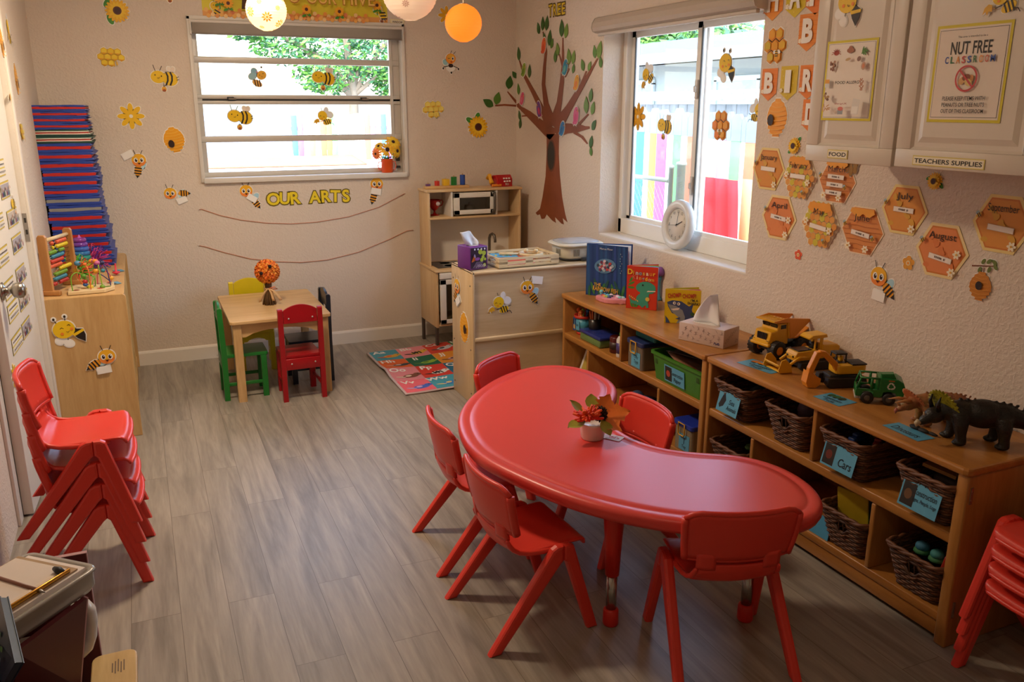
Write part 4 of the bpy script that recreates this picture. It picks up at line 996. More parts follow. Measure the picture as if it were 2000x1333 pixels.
S(bee_sign, 'back', 0, 485, 381, 46, 'bee_cutout', 'big-eyed bee cut-out with sign at the left of the yellow art letters', group=GB, sign=(.14, -.14, -.6), face=(-.08, .18), body=(.28, -.34))
S(bee_sign, 'back', 0, 735, 369, 48, 'bee_cutout', 'big-eyed bee cut-out with sign right of the yellow art letters, under the vase', group=GB, sign=(-.02, -.1, -.2), face=(.02, .2), body=(-.14, -.34))
for ch, px, py, h, r in (('O', 534, 388.5, 27, .0), ('U', 556, 387, 26, -.08), ('R', 577, 386, 27, .05), ('A', 615, 384.5, 26, .0), ('R', 637, 383, 26, .03), ('T', 655, 382.5, 26, -.05), ('S', 675.5, 382, 27, .05)):
    d = dk('back', 0, px, py, h, r, back=None); d.txt(ch, .9, 0, 0, '6a5a1c', .075); d.txt(ch, .86, 0, 0, 'ead22c', .03)
    nth = {577: ' in the word OUR', 637: ' in the word ARTS'}.get(px, '')
    d.done('letter_cutout', 'yellow cut-out letter %s%s on the art wall' % (ch, nth), 'letter', 'yellow letters spelling our arts')
S(bee_wink, 'back', 0, 880, 121, 46, 'bee_cutout', 'winking orange bee cut-out below the orange paper lantern', group=GB)
S(daisy, 'back', 0, 872, 30, 38, 'daisy_cutout', 'golden flower cut-out half hidden behind the orange paper lantern', c='eab01c')
d = dk('back', 0, 846, 214, 38, .05); comb(d, scaled_comb(COMB9[:7] + [(-.2, -.36), (.2, -.36)], .72), .17, 'e8cf58', ['f2e070', 'eed860']); d.done('honeycomb_cutout', 'pale yellow honeycomb cut-out right of the back window', 'wall sticker')
S(sunflower, 'back', 0, 933, 248, 46, 'sunflower_cutout', 'sunflower cut-out with leaves above the toy kitchen, near the room corner', leaves=((-.36, .28, -.5), (-.02, .42, 1.2)))
d = Decal(ony(776, 43), 'back', .03, -.03, back='e2d79a', edge=.0, th=.001); d.rect(-1.5, 1.5, -.5, .5, 'e6dca6', True); d.rect(-1.3, 1.3, -.34, .34, 'efe9d2'); d.txt('WINDOW', .42, 0, 0, '2a2622', .02, width=2.2); d.done('name_label', 'small cream label reading WINDOW above the right end of the back blind', 'label')
# welcome banner over the back window
bl = ony(397, 40); br = ony(757, 50)
d = Decal((bl + br) / 2 + Vector((0, 0, .12)), 'back', 1, 0, back='e9e3cc', edge=.0, th=.0015); w2 = (br.x - bl.x) / 2
d.rect(-w2, w2, -.115, .13, 'e2d23a', True); d.rect(-w2, w2, -.115, -.07, 'e6a458')
for k in range(46): d.poly(hexa(-w2 + .02 + k * .0205, -.065 - .012 * ((k * 7) % 3), .013), ['f0bd6a', 'e89a44', 'f2c987', 'e58a5a'][k % 4], False)
for k in range(40): d.poly(hexa(-w2 + .03 + k * .0235, -.098 + .006 * (k % 2), .0125), ['eeb35a', 'f4cd90', 'e69a50'][k % 3], False)
for x, h in ((-w2 + .095, -.005), (-w2 + .14, -.03), (-.02 + .06, -.045), (.235, -.05), (w2 - .075, -.005), (-.17, -.03)):
    d.line([(x, h), (x, -.06)], .006, '3f8a2c'); d.ell(x - .014, h - .035, .014, .007, '3f8a2c', .4, n=10, backing=False).ell(x + .014, h - .03, .014, .007, '3f8a2c', -.4, n=10, backing=False)
    for k in range(10): a = k * PI / 5; d.ell(x + .018 * math.cos(a), h + .018 * math.sin(a), .012, .006, 'f0a826', a, n=8, backing=False)
    d.ell(x, h, .010, .010, '5a2c1c', n=12, backing=False)
d.poly([(-w2 + .21, -.06), (-w2 + .255, -.06), (-w2 + .24, .0), (-w2 + .26, .13), (-w2 + .2, .13), (-w2 + .22, .02)], '4a2a1a', False)
x = -.115
for word, ww in (('TO', .115), ('OUR', .17), ('HIVE', .19)):
    d.txt(word, .078, x + ww / 2, .026, 'b97a2c', .03, width=ww + .012); d.txt(word, .072, x + ww / 2, .026, 'f0c76a', .0, width=ww); x += ww + .045
d.done('welcome_banner', 'yellow hive banner with sunflowers hung over the back window', 'banner')
for px, rot, lb in ((420, -.3, 'flying bee on the left end of the yellow hive banner'), (742, .3, 'flying bee on the right end of the yellow hive banner')):
    d = dk('back', -.002, px, 20 if px < 500 else 26, 44, rot, th=.0015)
    d.line([(-.1, .34), (-.26, .46)], .02, BLK); d.ell(-.06, .18, .2, .19, YEL); d.ell(.08, -.12, .13, .22, YEL, .4)
    for k in (.02, -.12, -.26): d.line([(-.06 + .05, k), (.24, k - .06)], .06, BLK)
    d.line([(.1, -.3), (.16, -.42)], .025, BLK); d.poly([(-.12, -.3), (.04, -.3), (.02, -.46), (-.1, -.46)], '8a4a2a'); d.ell(-.12, .2, .02, .025, BLK, n=8, backing=False).ell(.03, .22, .02, .025, BLK, n=8, backing=False)
    d.done('bee_cutout', lb, 'wall sticker')
# window stickers
GWN = 'bee stickers on the back window panes'
yg = .0622
S(bee_wing, 'back', yg, 503, 150, 40, 'bee_sticker', 'blue-winged bee sticker on the upper pane of the back window', 'window sticker', group=GWN)
S(bee_pot, 'back', yg, 631, 152, 48, 'bee_sticker', 'bee sticker with honey pot on the upper pane of the back window', 'window sticker', group=GWN)
S(bee_pot, 'back', yg, 468, 228, 50, 'bee_sticker', 'bee sticker with honey pot on the lower pane of the back window', 'window sticker', group=GWN)
S(bee_dipper, 'back', yg, 633, 229, 38, 'bee_sticker', 'bee sticker with honey dipper on the lower pane of the back window', 'window sticker', group=GWN)
xa, xb = .1682, .1402
GWR = 'stickers on the sliding window panes'
S(bee_dipper, 'right', xa, 1265, 147, 50, 'bee_sticker', 'small bee sticker with honey dipper high on the sliding window pane nearest the tree', 'window sticker', rot=.5, group=GWR)
S(daisy, 'right', xa, 1247, 228, 54, 'daisy_sticker', 'orange-yellow daisy sticker on the sliding window', 'window sticker', group=GWR, c='eeb22c')
S(bee_pot, 'right', xa, 1298, 246, 52, 'bee_sticker', 'bee sticker with honey pot beside the daisy on the sliding window', 'window sticker', group=GWR)
S(bee_sleepy, 'right', xb, 1420, 130, 66, 'bee_sticker', 'large sleepy bee sticker with black tail high on the sliding window', 'window sticker', rot=-.35, group=GWR)
d = dk('right', xb, 1408, 246, 60, 0); comb(d, [(x * 1.0, y * 1.15 - .08) for x, y in COMB7], .165, 'e8932c', ['e9a936', 'e2a030', 'ee8f3a'], (.02, -.2), False); d.done('honeycomb_sticker', 'orange honeycomb sticker with tiny bee on the sliding window', 'window sticker', GWR)
S(bee_dipper, 'right', xb, 1480, 218, 50, 'bee_sticker', 'bee sticker half hidden by the window edge beside the beehive cut-out', 'window sticker', group=GWR, flip=True)
# left wall and door
S(bee_dipper, 'left', XL, 15, 60, 62, 'bee_cutout', 'upper of the two bee cut-outs high on the wall past the door', group=GB)
S(hive, 'left', XL, 31, 155, 62, 'beehive_cutout', 'beehive cut-out on the wall between the door and the mat stack', c='e3a43a')
S(bee_dipper, 'left', XL, 18, 178, 62, 'bee_cutout', 'lower of the two bee cut-outs high on the wall past the door', group=GB)
d = dk('left', XL, 41, 258, 48, 0); comb(d, scaled_comb(COMB9, .6), .14, 'dcb01c', ['ecd03a']); d.done('honeycomb_cutout', 'honeycomb cut-out on the wall between the door and the mat stack', 'wall sticker')
S(bee_pot, 'door', 0, 24, 398, 44, 'bee_cutout', 'bee cut-out among the photo cards on the door', group=GB)
S(daisy, 'door', 0, 27, 735, 62, 'daisy_cutout', 'yellow daisy cut-out low on the door behind the chair stack')
S(hive, 'left', XL + .0125, 2, 82, 60, 'beehive_cutout', 'beehive cut-out at the picture edge on the casing above the door', c='e3a43a')
# furniture stickers
GF = 'bee stickers on the birch furniture'
yc = -1.2352
S(bee_sleepy, 'back', yc, 133, 648, 64, 'bee_sticker', 'sleepy bee sticker with white wings on the end of the birch cabinet', 'sticker', group=GF)
S(bee_sign, 'back', yc, 202, 705, 56, 'bee_sticker', 'big-eyed bee sticker with blank sign on the end of the birch cabinet', 'sticker', group=GF, sign=(-.02, -.3, .1), face=(.12, .14), body=(-.28, -.1))
ypf = -1.4777
S(bee_dipper, 'back', ypf, 977, 594, 46, 'bee_sticker', 'flying bee sticker with honey dipper on the broad face of the birch divider', 'sticker', group=GF)
S(bee_sign, 'back', ypf, 1036, 566, 52, 'bee_sticker', 'big-eyed bee sticker lifting a blank sign on the broad face of the birch divider', 'sticker', group=GF, sign=(.26, .34, -.15), face=(-.14, .1), body=(.12, -.3))
S(bee_sign, 'right', -.8972, 894, 567, 56, 'bee_sticker', 'big-eyed bee sticker on the narrow end of the birch divider', 'sticker', group=GF, sign=(.1, -.34, .6), face=(0, .14), body=(-.18, -.2))
S(hive, 'right', -.8972, 907, 640, 58, 'beehive_sticker', 'golden beehive sticker on the narrow end of the birch divider', 'sticker', hole=(.16, -.02))
xcd = CX + .012 - .0062
S(bee_sleepy, 'right', xcd, 1660, 12, 84, 'bee_sticker', 'sleepy bee sticker with black tail on the food cabinet door', 'sticker', rot=-.4)
S(bee_dipper, 'right', xcd, 1962, -4, 80, 'bee_sticker', 'striped bee sticker at the top of the supplies cabinet door', 'sticker', rot=.1)

# ------------------------------------------------------------------ paper tree in the corner
def tp(px, py, lift=.0): return (onx(px, py, -lift), 'right') if px > 1007.5 + py * .012 else (ony(px, py, -lift), 'back')
def leafpts(c, L_, a, w=.30):
    P = []
    for k in range(9): t = k / 8; P.append((L_ * (t - .5), L_ * w * math.sin(PI * t ** .8)))
    for k in range(7, 0, -1): t = k / 8; P.append((L_ * (t - .5), -L_ * w * math.sin(PI * t ** .8)))
    return [(x * math.cos(a) - y * math.sin(a), x * math.sin(a) + y * math.cos(a)) for x, y in P]
tr = thing('paper_tree', 'tall brown paper tree with green leaves climbing the wall corner', 'wall tree', onx(1080, 432))
TRC = plain('8a4826', rough=.55, var=.3, scale=9)
def flat(pts3, plane, th, m, mb, lift=0):
    """outline already surveyed on a wall, given real card thickness"""
    W = wall_frame(pts3[0], plane); I = W.inverted(); o = Vector(tr.location)
    Q = [(I @ p) for p in pts3]
    mb.prism([(q.x, q.y) for q in Q], th, m, M=Matrix.Translation(-o) @ W @ loc(0, 0, .0005 + lift))
tk = [(1068, 262), (1068, 300), (1066, 345), (1060, 385), (1055, 408), (1046.5, 416), (1050, 420.5), (1055, 419), (1058, 428), (1064, 427), (1068, 419), (1079, 431), (1086, 435.5), (1084, 424), (1097, 437), (1101.5, 438.5), (1099, 426), (1108.5, 434.5), (1104, 418), (1098, 385), (1093.5, 340), (1091.5, 300), (1092, 262)]
m = MB(); flat([onx(*p) for p in tk], 'right', .0012, TRC, m); m.build('trunk', tr)
m = MB(); flat([onx(1077 + 8.5 * math.cos(a * PI / 12), 304 + 32 * math.sin(a * PI / 12)) for a in range(24)], 'right', .0006, plain('6a3a22', rough=.55), m, .0016); flat([onx(1077 + 6.6 * math.cos(a * PI / 12), 304 + 28 * math.sin(a * PI / 12)) for a in range(24)], 'right', .0005, plain('2f2a20', rough=.6), m, .0024); m.build('hollow', tr)
BR = [[(1082, 264, 25), (1070, 255, 22), (1050, 238, 16), (1032, 222, 12), (1020, 213, 8)], [(1020, 213, 7), (1013, 208, 5), (1010.6, 207, 4)], [(1009.5, 206.8, 4), (985, 205, 3.6), (967, 206.5, 3)],
      [(1018, 212, 7), (1011, 203, 5.5)], [(1009.3, 201, 5), (1000, 190, 4), (991, 179, 2)],
      [(1076, 248, 20), (1062, 220, 11), (1042, 180, 8), (1026, 150, 6)], [(1026, 150, 5), (1020, 134, 3.5), (1015, 118, 2)], [(1079, 245, 20), (1067, 203, 10), (1062, 165, 7), (1064, 130, 5.5), (1067, 100, 4), (1061, 62, 2)],
      [(1082, 245, 20), (1093, 200, 10), (1098, 160, 8), (1100, 130, 5), (1100, 74, 2)], [(1099, 128, 3.5), (1093, 106, 2)], [(1103, 150, 5), (1112, 134, 3)], [(1086, 250, 24), (1112, 210, 13), (1132, 176, 10), (1150, 146, 6), (1168, 114, 2.5)],
      [(1136, 166, 5), (1146, 139, 2.5)], [(1085, 256, 26), (1108, 251, 20), (1130, 250, 16), (1144, 250, 7), (1152, 249, 4)], [(1132, 242, 5), (1150, 223, 2.5)], [(1122, 258, 6), (1138, 268, 5), (1148, 281, 2.5)], [(1020, 227, 2.5), (1030, 226, 3)]]
for i, B in enumerate(BR):
    pl = tp(*B[len(B) // 2][:2])[1]; hit = onx if pl == 'right' else ony
    Lp, Rp = [], []
    for k, (x, y, w) in enumerate(B):
        a = B[max(k - 1, 0)]; b = B[min(k + 1, len(B) - 1)]; dx, dy = b[0] - a[0], b[1] - a[1]; l = math.hypot(dx, dy)
        Lp.append(hit(x - dy / l * w / 2, y + dx / l * w / 2)); Rp.append(hit(x + dy / l * w / 2, y - dx / l * w / 2))
    m = MB(); flat(Lp + Rp[::-1], pl, .0012, TRC, m, .00012 * i); m.build('branch', tr)
LV = [(953, 201, 26, 2.6, 0), (971, 192, 26, 1.3, 1), (994.5, 161, 27, 1.4, 0), (1013.5, 174, 23, 1.75, 1), (1014, 105, 28, 1.75, 0), (1004.5, 146, 17, 2.2, 0), (1035, 139, 27, 1.5, 0), (1015.5, 225, 20, 1.9, 0), (1017, 241, 22, 1.35, 0), (1052.5, 55, 25, 1.9, 0), (1061, 46, 28, 1.55, 0), (1069, 45, 30, 1.35, 0), (1074.5, 74, 32, 1.4, 0), (1079, 85, 22, 1.1, 1), (1064, 72, 18, 2.0, 0), (1098, 55, 35, 1.6, 0), (1107, 60, 30, 1.3, 2), (1090, 96, 27, 1.8, 2), (1085.5, 110, 24, 1.5, 1), (1112, 110, 32, 1.75, 2), (1121, 112, 28, 1.3, 2), (1121, 134, 20, 1.3, 1), (1139, 127, 26, 2.0, 1), (1152.5, 129, 22, 1.0, 2), (1162.5, 101, 27, 1.8, 1), (1172, 97, 36, 1.25, 2), (1174, 121, 24, 1.8, 1), (1155, 186, 28, 1.4, 1), (1146, 205, 34, 1.65, 2), (1159, 211, 28, 1.2, 2), (1161, 244, 26, .9, 0), (1155.5, 277, 26, 1.3, 0), (1155, 295, 20, 1.8, 1)]
LC = [plain('35631f', rough=.5, var=.25, scale=40), plain('55832a', rough=.5, var=.25, scale=40), plain('6f9636', rough=.5, var=.25, scale=40)]
for px, py, L_, a, c in LV:
    p, pl = tp(px, py); hit = onx if pl == 'right' else ony
    sz = (hit(px, py - L_ / 2) - hit(px, py + L_ / 2)).length
    W = wall_frame(p, pl); m = MB(); m.prism(leafpts(None, sz, a), .001, LC[c], M=Matrix.Translation(-Vector(tr.location)) @ W @ loc(0, 0, .0035))
    m.build('leaf', tr)
def bird(px, py, h, c, w, rot, flip, label):
    p, pl = tp(px, py, .0034); p2, s_ = spot(pl, -.0034, px, py, h)
    d = Decal(p2, pl, s_, rot, edge=.05, flip=flip)
    d.poly([(-.18, -.1), (-.34, -.36), (-.26, -.34), (-.22, -.44), (-.16, -.36), (-.02, -.3)], w); d.line([(-.0, -.34), (-.02, -.48)], .03, WHI).line([(.1, -.34), (.1, -.48)], .03, WHI)
    d.ell(.02, .02, .27, .42, c, -.15); d.poly([(.16, .3), (.3, .24), (.16, .2)], 'e6a43a'); d.ell(-.02, -.08, .12, .2, w, -.3, backing=False); d.ell(.1, .28, .028, .028, BLK, n=8, backing=False)
    d.done('bird_cutout', label, 'bird cut-out', 'paper birds on the tree')
bird(1062, 90, 38, 'e8683a', 'd9552e', -.1, False, 'orange paper bird near the top of the tree')
bird(1023, 137, 34, '8aa83a', '5f8a2c', -.3, False, 'green paper bird on the upper left branch of the tree')
bird(1104, 132, 38, '2f8fb0', '6fbfb0', -.2, False, 'teal paper bird on the centre branch of the tree')
bird(1126, 162, 38, 'eeb03a', 'ee8a3a', -.2, False, 'yellow paper bird on the right branch of the tree')
bird(1020, 193, 32, 'd9567e', 'e07a9a', -.3, False, 'pink paper bird on the lower left branch of the tree')
bird(1053, 214, 38, '7a4a9a', 'd03a7a', .1, True, 'purple and pink paper bird at the fork of the tree')
bird(1125, 227, 42, 'e06a9a', 'd9558a', 0, False, 'pink paper bird sitting upright on the lower right branch of the tree')
bird(1098, 252, 36, '3a86c4', '2f6aa8', -.25, False, 'blue paper bird low on the trunk fork of the tree')
for ch, px in (('T', 1075.5), ('R', 1084.5), ('E', 1092.5), ('E', 1101)):
    py = 20 - (px - 1075) * .16; d = dk('right', 0, px, py, 26, .02, back=None); d.txt(ch, .92, 0, 0, '5a4416', .08, width=.74); d.txt(ch, .88, 0, 0, 'dcbf2c', .02, width=.6)
    d.done('letter_cutout', 'yellow cut-out letter %s over the paper tree%s' % (ch, {1092.5: ', the first of two', 1101: ', the last one'}.get(px, '')), 'letter', 'yellow letters above the paper tree')

# ------------------------------------------------------------------ bunting and cut-outs right of the window
def pennant(px, py, h, ch, c, label, lh=.62, rot=0):
    d = dk('right', 0, px, py, h, rot, edge=.0, th=.001); w = .38
    d.poly([(-w, .5), (w, .5), (w, -.28), (0, -.52), (-w, -.28)], c)
    if c.startswith('e8') or c.startswith('e9'):
        for k in range(7): d.line([(-w, .42 - k * .12), (w, .42 - k * .12)], .012, 'd97a2a')
    else:
        for k in range(14): d.ell(-w + .06 + (k * .23) % (2 * w - .1), .4 - (k * .11) % .8, .02, .02, 'ead860', n=8, backing=False)
    for k in range(5): a = k * 2 * PI / 5; d.ell(-.28 + .04 * math.cos(a), -.22 + .04 * math.sin(a), .035, .03, 'f4ead0', a, n=8, backing=False)
    d.txt(ch, lh, 0, .06, 'f3efe6', .05, width=.44 if ch != 'I' else .26); d.done('bunting_pennant', label, 'pennant', 'letter bunting on the wall')
pennant(1512, 0, 78, 'H', 'e8922e', 'orange pennant H at the top left of the letter bunting beside the window')
pennant(1556, -6, 78, 'A', 'd8bf2c', 'yellow pennant A beside the orange H at the top of the bunting')
pennant(1596, -12, 78, 'P', 'e8802e', 'orange pennant at the top edge, mostly hidden by the cabinet')
pennant(1579, 63, 72, 'B', 'e98f34', 'orange pennant B beside the upper honeycomb, cut off by the cabinet')
pennant(1503, 165, 62, 'B', 'e9852e', 'orange pennant B in the lower bunting row above the beehive')
pennant(1541, 162, 66, 'I', 'd8bb2c', 'yellow pennant I in the lower bunting row')
pennant(1579, 160, 66, 'R', 'e9852e', 'orange pennant R in the lower bunting row, half behind the cabinet')
pennant(1584, 226, 64, 'D', 'e9852e', 'orange pennant below the lower bunting row, mostly behind the cabinet')
d = dk('right', 0, 1515, 92, 74, 0); comb(d, [(x * 1.0, y * 1.15 - .06) for x, y in COMB7], .165, 'e0922c', ['e8a52c', 'e2b42e', 'd8bc3c'], (.12, -.18), False); d.done('honeycomb_cutout', 'orange honeycomb cut-out with small bee between the two bunting rows', 'wall sticker')
S(hive, 'right', 0, 1518, 230, 76, 'beehive_cutout', 'orange beehive cut-out between the bunting and January', hole=(-.2, -.06), c='eea230', c2='f2b64e')
S(sunflower, 'right', 0, 1553, 285, 36, 'sunflower_cutout', 'small sunflower cut-out above February beside the cabinet', leaves=((.3, .34, .8), (-.34, -.3, .6)))
S(flower5, 'right', 0, 1560, 498, 24, 'flower_cutout', 'small red-orange flower cut-out below May', edge=.05, c='e2603a')
S(flower5, 'right', 0, 1775, 514, 33, 'flower_cutout', 'amber flower cut-out beside August', edge=.05, c='e2a03a')
S(sunflower, 'right', 0, 1828, 354, 38, 'sunflower_cutout', 'dim sunflower cut-out just below the supplies cabinet', leaves=((-.42, .12, .3), (.38, -.2, -.8)))
d = dk('right', -.0032, 1664, 322, 56, 0, edge=.02)
for x, y, r in ((-.2, .1, .16), (.2, .1, .16), (0, .2, .2)): d.ell(x, y, r, r, '9a7030')
for x, y in ((-.2, -.08), (0, -.2), (.2, -.1)): d.ell(x, y, .1, .22, '9a7030')
d.done('flower_cutout', 'brown flower cut-out overlapping March under the food cabinet', 'wall sticker')
p, s_ = spot('right', 0, 1918, 548, 86)
d = Decal(p, 'right', s_, 0, edge=.02); d.line([(-.3, .3), (.3, .38)], .03, '7a4a34', True); d.line([(.02, .3), (.02, .18)], .02, '7a4a34')
for x, y, a in ((-.02, .44, 1.0), (.12, .46, .8), (.26, .46, -.6), (.3, .36, -.9), (-.08, .24, 1.2), (.16, .28, 1.3)): d.ell(x, y, .075, .045, '6a7a3a', a, n=12)
P = []; W = [.10, .19, .25, .285, .29, .26, .2, .1]
for k, w in enumerate(W): P += [(w - .012, .20 - k * .088), (w, .20 - k * .088 - .05)]
d.poly(P + [(-x, y) for x, y in P[::-1]], 'c8802e')
for k, w in enumerate(W[:-1]): d.line([(-w * .8, .15 - k * .088), (0, .12 - k * .088), (w * .8, .15 - k * .088)], .014, 'd99a44')
d.ell(-.02, -.12, .085, .1, '2c2422', n=18, backing=False); d.done('beehive_cutout', 'brown beehive cut-out hanging from a leafy twig below September', 'wall sticker')
S(bee_sign, 'right', 0, 1721, 553, 76, 'bee_cutout', 'big-eyed bee cut-out with blank sign below June on the shelf wall', group=GB, sign=(.0, -.34, -.1), face=(-.08, .16), body=(.26, -.14))
# ------------------------------------------------------------------ month calendar
def month(name, px, py, h, style, rows, label, rot=0):
    d = dk('right', 0, px, py, h, rot, edge=.0, th=.0016, back='e9d9a0')
    def fl(r): return [(x * 1.02, y * 1.0) for x, y in hexa(0, 0, r, 0)]
    R0 = .577
    rim = {0: 'ead28a', 1: 'f0e2c8', 2: 'f0dcc0', 3: 'ecd59a'}[style]
    d.poly(fl(R0), rim, True)
    if style in (0, 3):
        c = {0: 'dc9440', 3: 'e28a50'}[style]; d.poly(fl(R0 * .89), 'd07c34', False); d.poly(fl(R0 * .83), c, False)
        for k in range(10): d.ell(-.3 + (k * .37) % .6, -.3 + (k * .23) % .6, .07, .05, {0: 'd8a23c', 3: 'dd8046'}[style], k, n=12, backing=False)
    elif style == 1:
        d.poly(fl(R0 * .95), 'f1e4c4', False)
        for i in range(-3, 4):
            for j in range(-3, 4):
                x, y = i * .16 + (j % 2) * .08, j * .139
                if abs(y) < .42 and abs(x) + abs(y) * .577 < .5: d.poly(hexa(x, y, .083), ['dd9440', 'cfbf3c', 'e0a04a'][(i * 2 + j) % 3], False)
        d.poly([(-.3, .47), (.3, .47), (.36, .34), (.2, .26), (.1, .3), (0, .2), (-.1, .3), (-.22, .24), (-.36, .34)], 'e89a30', False)
    else:
        d.poly(fl(R0 * .95), 'd98c4c', False)
        for k in range(9): y = -.4 + k * .1; w = .52 - abs(y) * .577; d.line([(-w, y), (-w * .3, y + .012), (w * .2, y - .008), (w, y + .004)], .01, 'b86a34')
        d.poly([(-.3, .47), (.3, .47), (.34, .38), (.18, .28), (.02, .36), (-.12, .26), (-.28, .36), (-.34, .38)], 'e8a03a', False)
    d.txt(name, .135, -.0, .285, '2a1c16', .0, width=min(.60, .095 * len(name) + .04))
    for r in range(rows[1]):
        y = rows[0] - r * .18; a = rows[2] if len(rows) > 2 else -.03
        c, q = math.cos(a), math.sin(a); Rr = lambda x, yy: (x * c - yy * q, y + x * q + yy * c)
        d.poly([Rr(-.26, -.055), Rr(.26, -.055), Rr(.26, .055), Rr(-.26, .055)], 'c9a58a', False); d.poly([Rr(-.25, -.047), Rr(.25, -.047), Rr(.25, .047), Rr(-.25, .047)], 'efe6dc', False)
        if rows[3]:
            for k in range(7):
                if k != 5: d.poly([Rr(-.12 + k * .035, -.018), Rr(-.098 + k * .035, -.018), Rr(-.098 + k * .035, .02), Rr(-.12 + k * .035, .02)], '6a5a54', False)
    for x, y in {0: ((.26, -.36),), 1: ((-.38, .05), (.36, -.1)), 2: ((-.3, -.34), (.2, -.36)), 3: ((.36, -.02), (.3, -.36))}[style]:
        for k in range(6): a = k * PI / 3; d.ell(x + .045 * math.cos(a), y + .045 * math.sin(a), .045, .026, 'f3e8cc', a, n=8, backing=False)
        d.ell(x, y, .022, .022, 'e0a83a', n=8, backing=False)
    for x, y in {0: ((-.44, .12),), 1: ((.24, -.36),), 2: ((.38, -.12), (-.4, .12)), 3: ((-.4, .16),)}[style]:
        d.ell(x - .03, y + .04, .045, .03, '9fb8c0', .5, n=10, backing=False); d.ell(x, y, .06, .035, 'd8a83a', .8, n=12, backing=False); d.line([(x - .03, y + .02), (x + .01, y - .04)], .016, BLK).line([(x, y + .035), (x + .04, y - .02)], .016, BLK)
    d.done('month_card', label, 'month card', 'hexagon month calendar')
month('January', 1502, 330, 82, 0, (.0, 1, -.03, 0), 'honey-coloured hexagon month card reading January')
month('February', 1563, 346, 84, 1, (.02, 1, -.03, 0), 'honeycomb-patterned hexagon month card reading February')
month('March', 1636, 354, 86, 2, (.1, 3, -.02, 1), 'wood-grain hexagon month card reading March with three name strips')
month('April', 1522, 425, 86, 3, (.0, 1, -.08, 1), 'orange hexagon month card reading April')
month('May', 1603, 438, 90, 1, (-.06, 1, -.1, 0), 'honeycomb-patterned hexagon month card reading May')
month('June', 1685, 451, 94, 2, (-.06, 1, -.1, 1), 'wood-grain hexagon month card reading June')
month('July', 1767, 410, 97, 0, (.0, 1, -.02, 1), 'honey-coloured hexagon month card reading July')
month('August', 1840, 490, 106, 3, (-.14, 1, -.12, 1), 'orange hexagon month card reading August')
month('September', 1958, 438, 114, 0, (-.08, 1, -.06, 0), 'honey-coloured hexagon month card reading September')

# ------------------------------------------------------------------ posters and labels on the cabinet doors
def cabframe(px0, px1, py0, py1):
    a, b = onx((px0 + px1) / 2, py0, xcd), onx((px0 + px1) / 2, py1, xcd); l, r = onx(px0, (py0 + py1) / 2, xcd), onx(px1, (py0 + py1) / 2, xcd)
    return Vector((xcd, (l.y + r.y) / 2, (a.z + b.z) / 2)), abs(l.y - r.y), abs(a.z - b.z)
p, w, h = cabframe(1611, 1709, 78, 236); w *= 1.0
d = Decal(p, 'right', h, 0, edge=0, th=.0008, back='e8e4da'); a = w / h / 2
d.rect(-a, a, -.5, .5, 'd8c82a', True); d.rect(-a + .03, a - .03, -.47, .47, 'efe6da'); d.rect(-a + .04, a - .04, -.46, .46, '6a625c'); d.rect(-a + .044, a - .044, -.456, .456, 'efe6da')
d.txt('FOOD ALLERGY', .036, 0, -.02, '2a2622', .012, width=a * 1.05)
d.ell(-a * .58, .35, .045, .032, 'b04a3c', backing=False)
for k in range(8): t = PI * k / 7; d.line([(-a * .58 + .03 * math.cos(t), .35 + .02 * math.sin(t)), (-a * .58 + .075 * math.cos(t), .35 + .07 * math.sin(t) - .02)], .008, 'b04a3c')
for x, y in ((-.03, .37), (.0, .40), (.03, .37), (-.005, .36)): d.ell(x, y, .032, .026, 'a86a4c', n=14, backing=False)
for k in range(7): d.ell(a * .55 + .02 * math.cos(k * 2), .35 + .022 * math.sin(k * 3), .045, .013, '5a8a3c', k * .9, n=10, backing=False)
for k in range(9): d.ell(-a * .62 + .035 * math.cos(k * 1.9), .19 + .05 * math.sin(k * 2.7), .02, .018, ['8a5a44', 'a87a5c'][k % 2], k, n=10, backing=False)
d.ell(a * .42, .26, .035, .03, '8a6a5c', .5, n=12, backing=False).ell(a * .62, .17, .04, .05, 'c9a48c', n=14, backing=False).ell(a * .62, .17, .02, .03, 'e2906a', n=12, backing=False); d.ell(.0, .26, .045, .018, 'c9a878', .2, n=12, backing=False)
d.rect(-a * .84, -a * .66, -.08, .02, 'dfe0dc'); d.rect(-a * .84, -a * .66, -.03, .02, 'e8a84a')
for k in range(24): d.ell(a * .66 + .022 * math.sin(k * 5), -.12 + (k % 12) * .012, .012, .009, 'c08a6c', k, n=8, backing=False)
for k in range(5): d.ell(-a * .66 + .03 * math.cos(k * 2.2), -.2 + .035 * math.sin(k * 1.7), .026, .018, ['b08a5c', '7a5038'][k % 2], k, n=12, backing=False)
for k in range(7): d.ell(-a * .62 + .05 * math.cos(k), -.34 + .03 * math.sin(k * 2), .035, .008, 'c89a6c', k * .5, n=8, backing=False)
d.rect(-.045, .045, -.42, -.36, '9aa2a8'); d.ell(0, -.35, .048, .026, 'd8776a', n=16, backing=False); d.txt('allergyUK', .022, 0, -.285, 'a8524a', .005, width=a * .5)
d.poly([(a * .42, -.42), (a * .72, -.42), (a * .76, -.24), (a * .48, -.22)], 'e2ded6', False); d.poly([(a * .45, -.41), (a * .68, -.41), (a * .7, -.32), (a * .46, -.32)], 'f0ede6', False)
d.done('allergy_poster', 'yellow-bordered food allergy poster with crab and nuts on the food cabinet door', 'poster')
p, w, h = cabframe(1822, 1968, 46, 240)
d = Decal(p, 'right', h, 0, edge=0, th=.0008, back='e8e4da'); a = w / h / 2
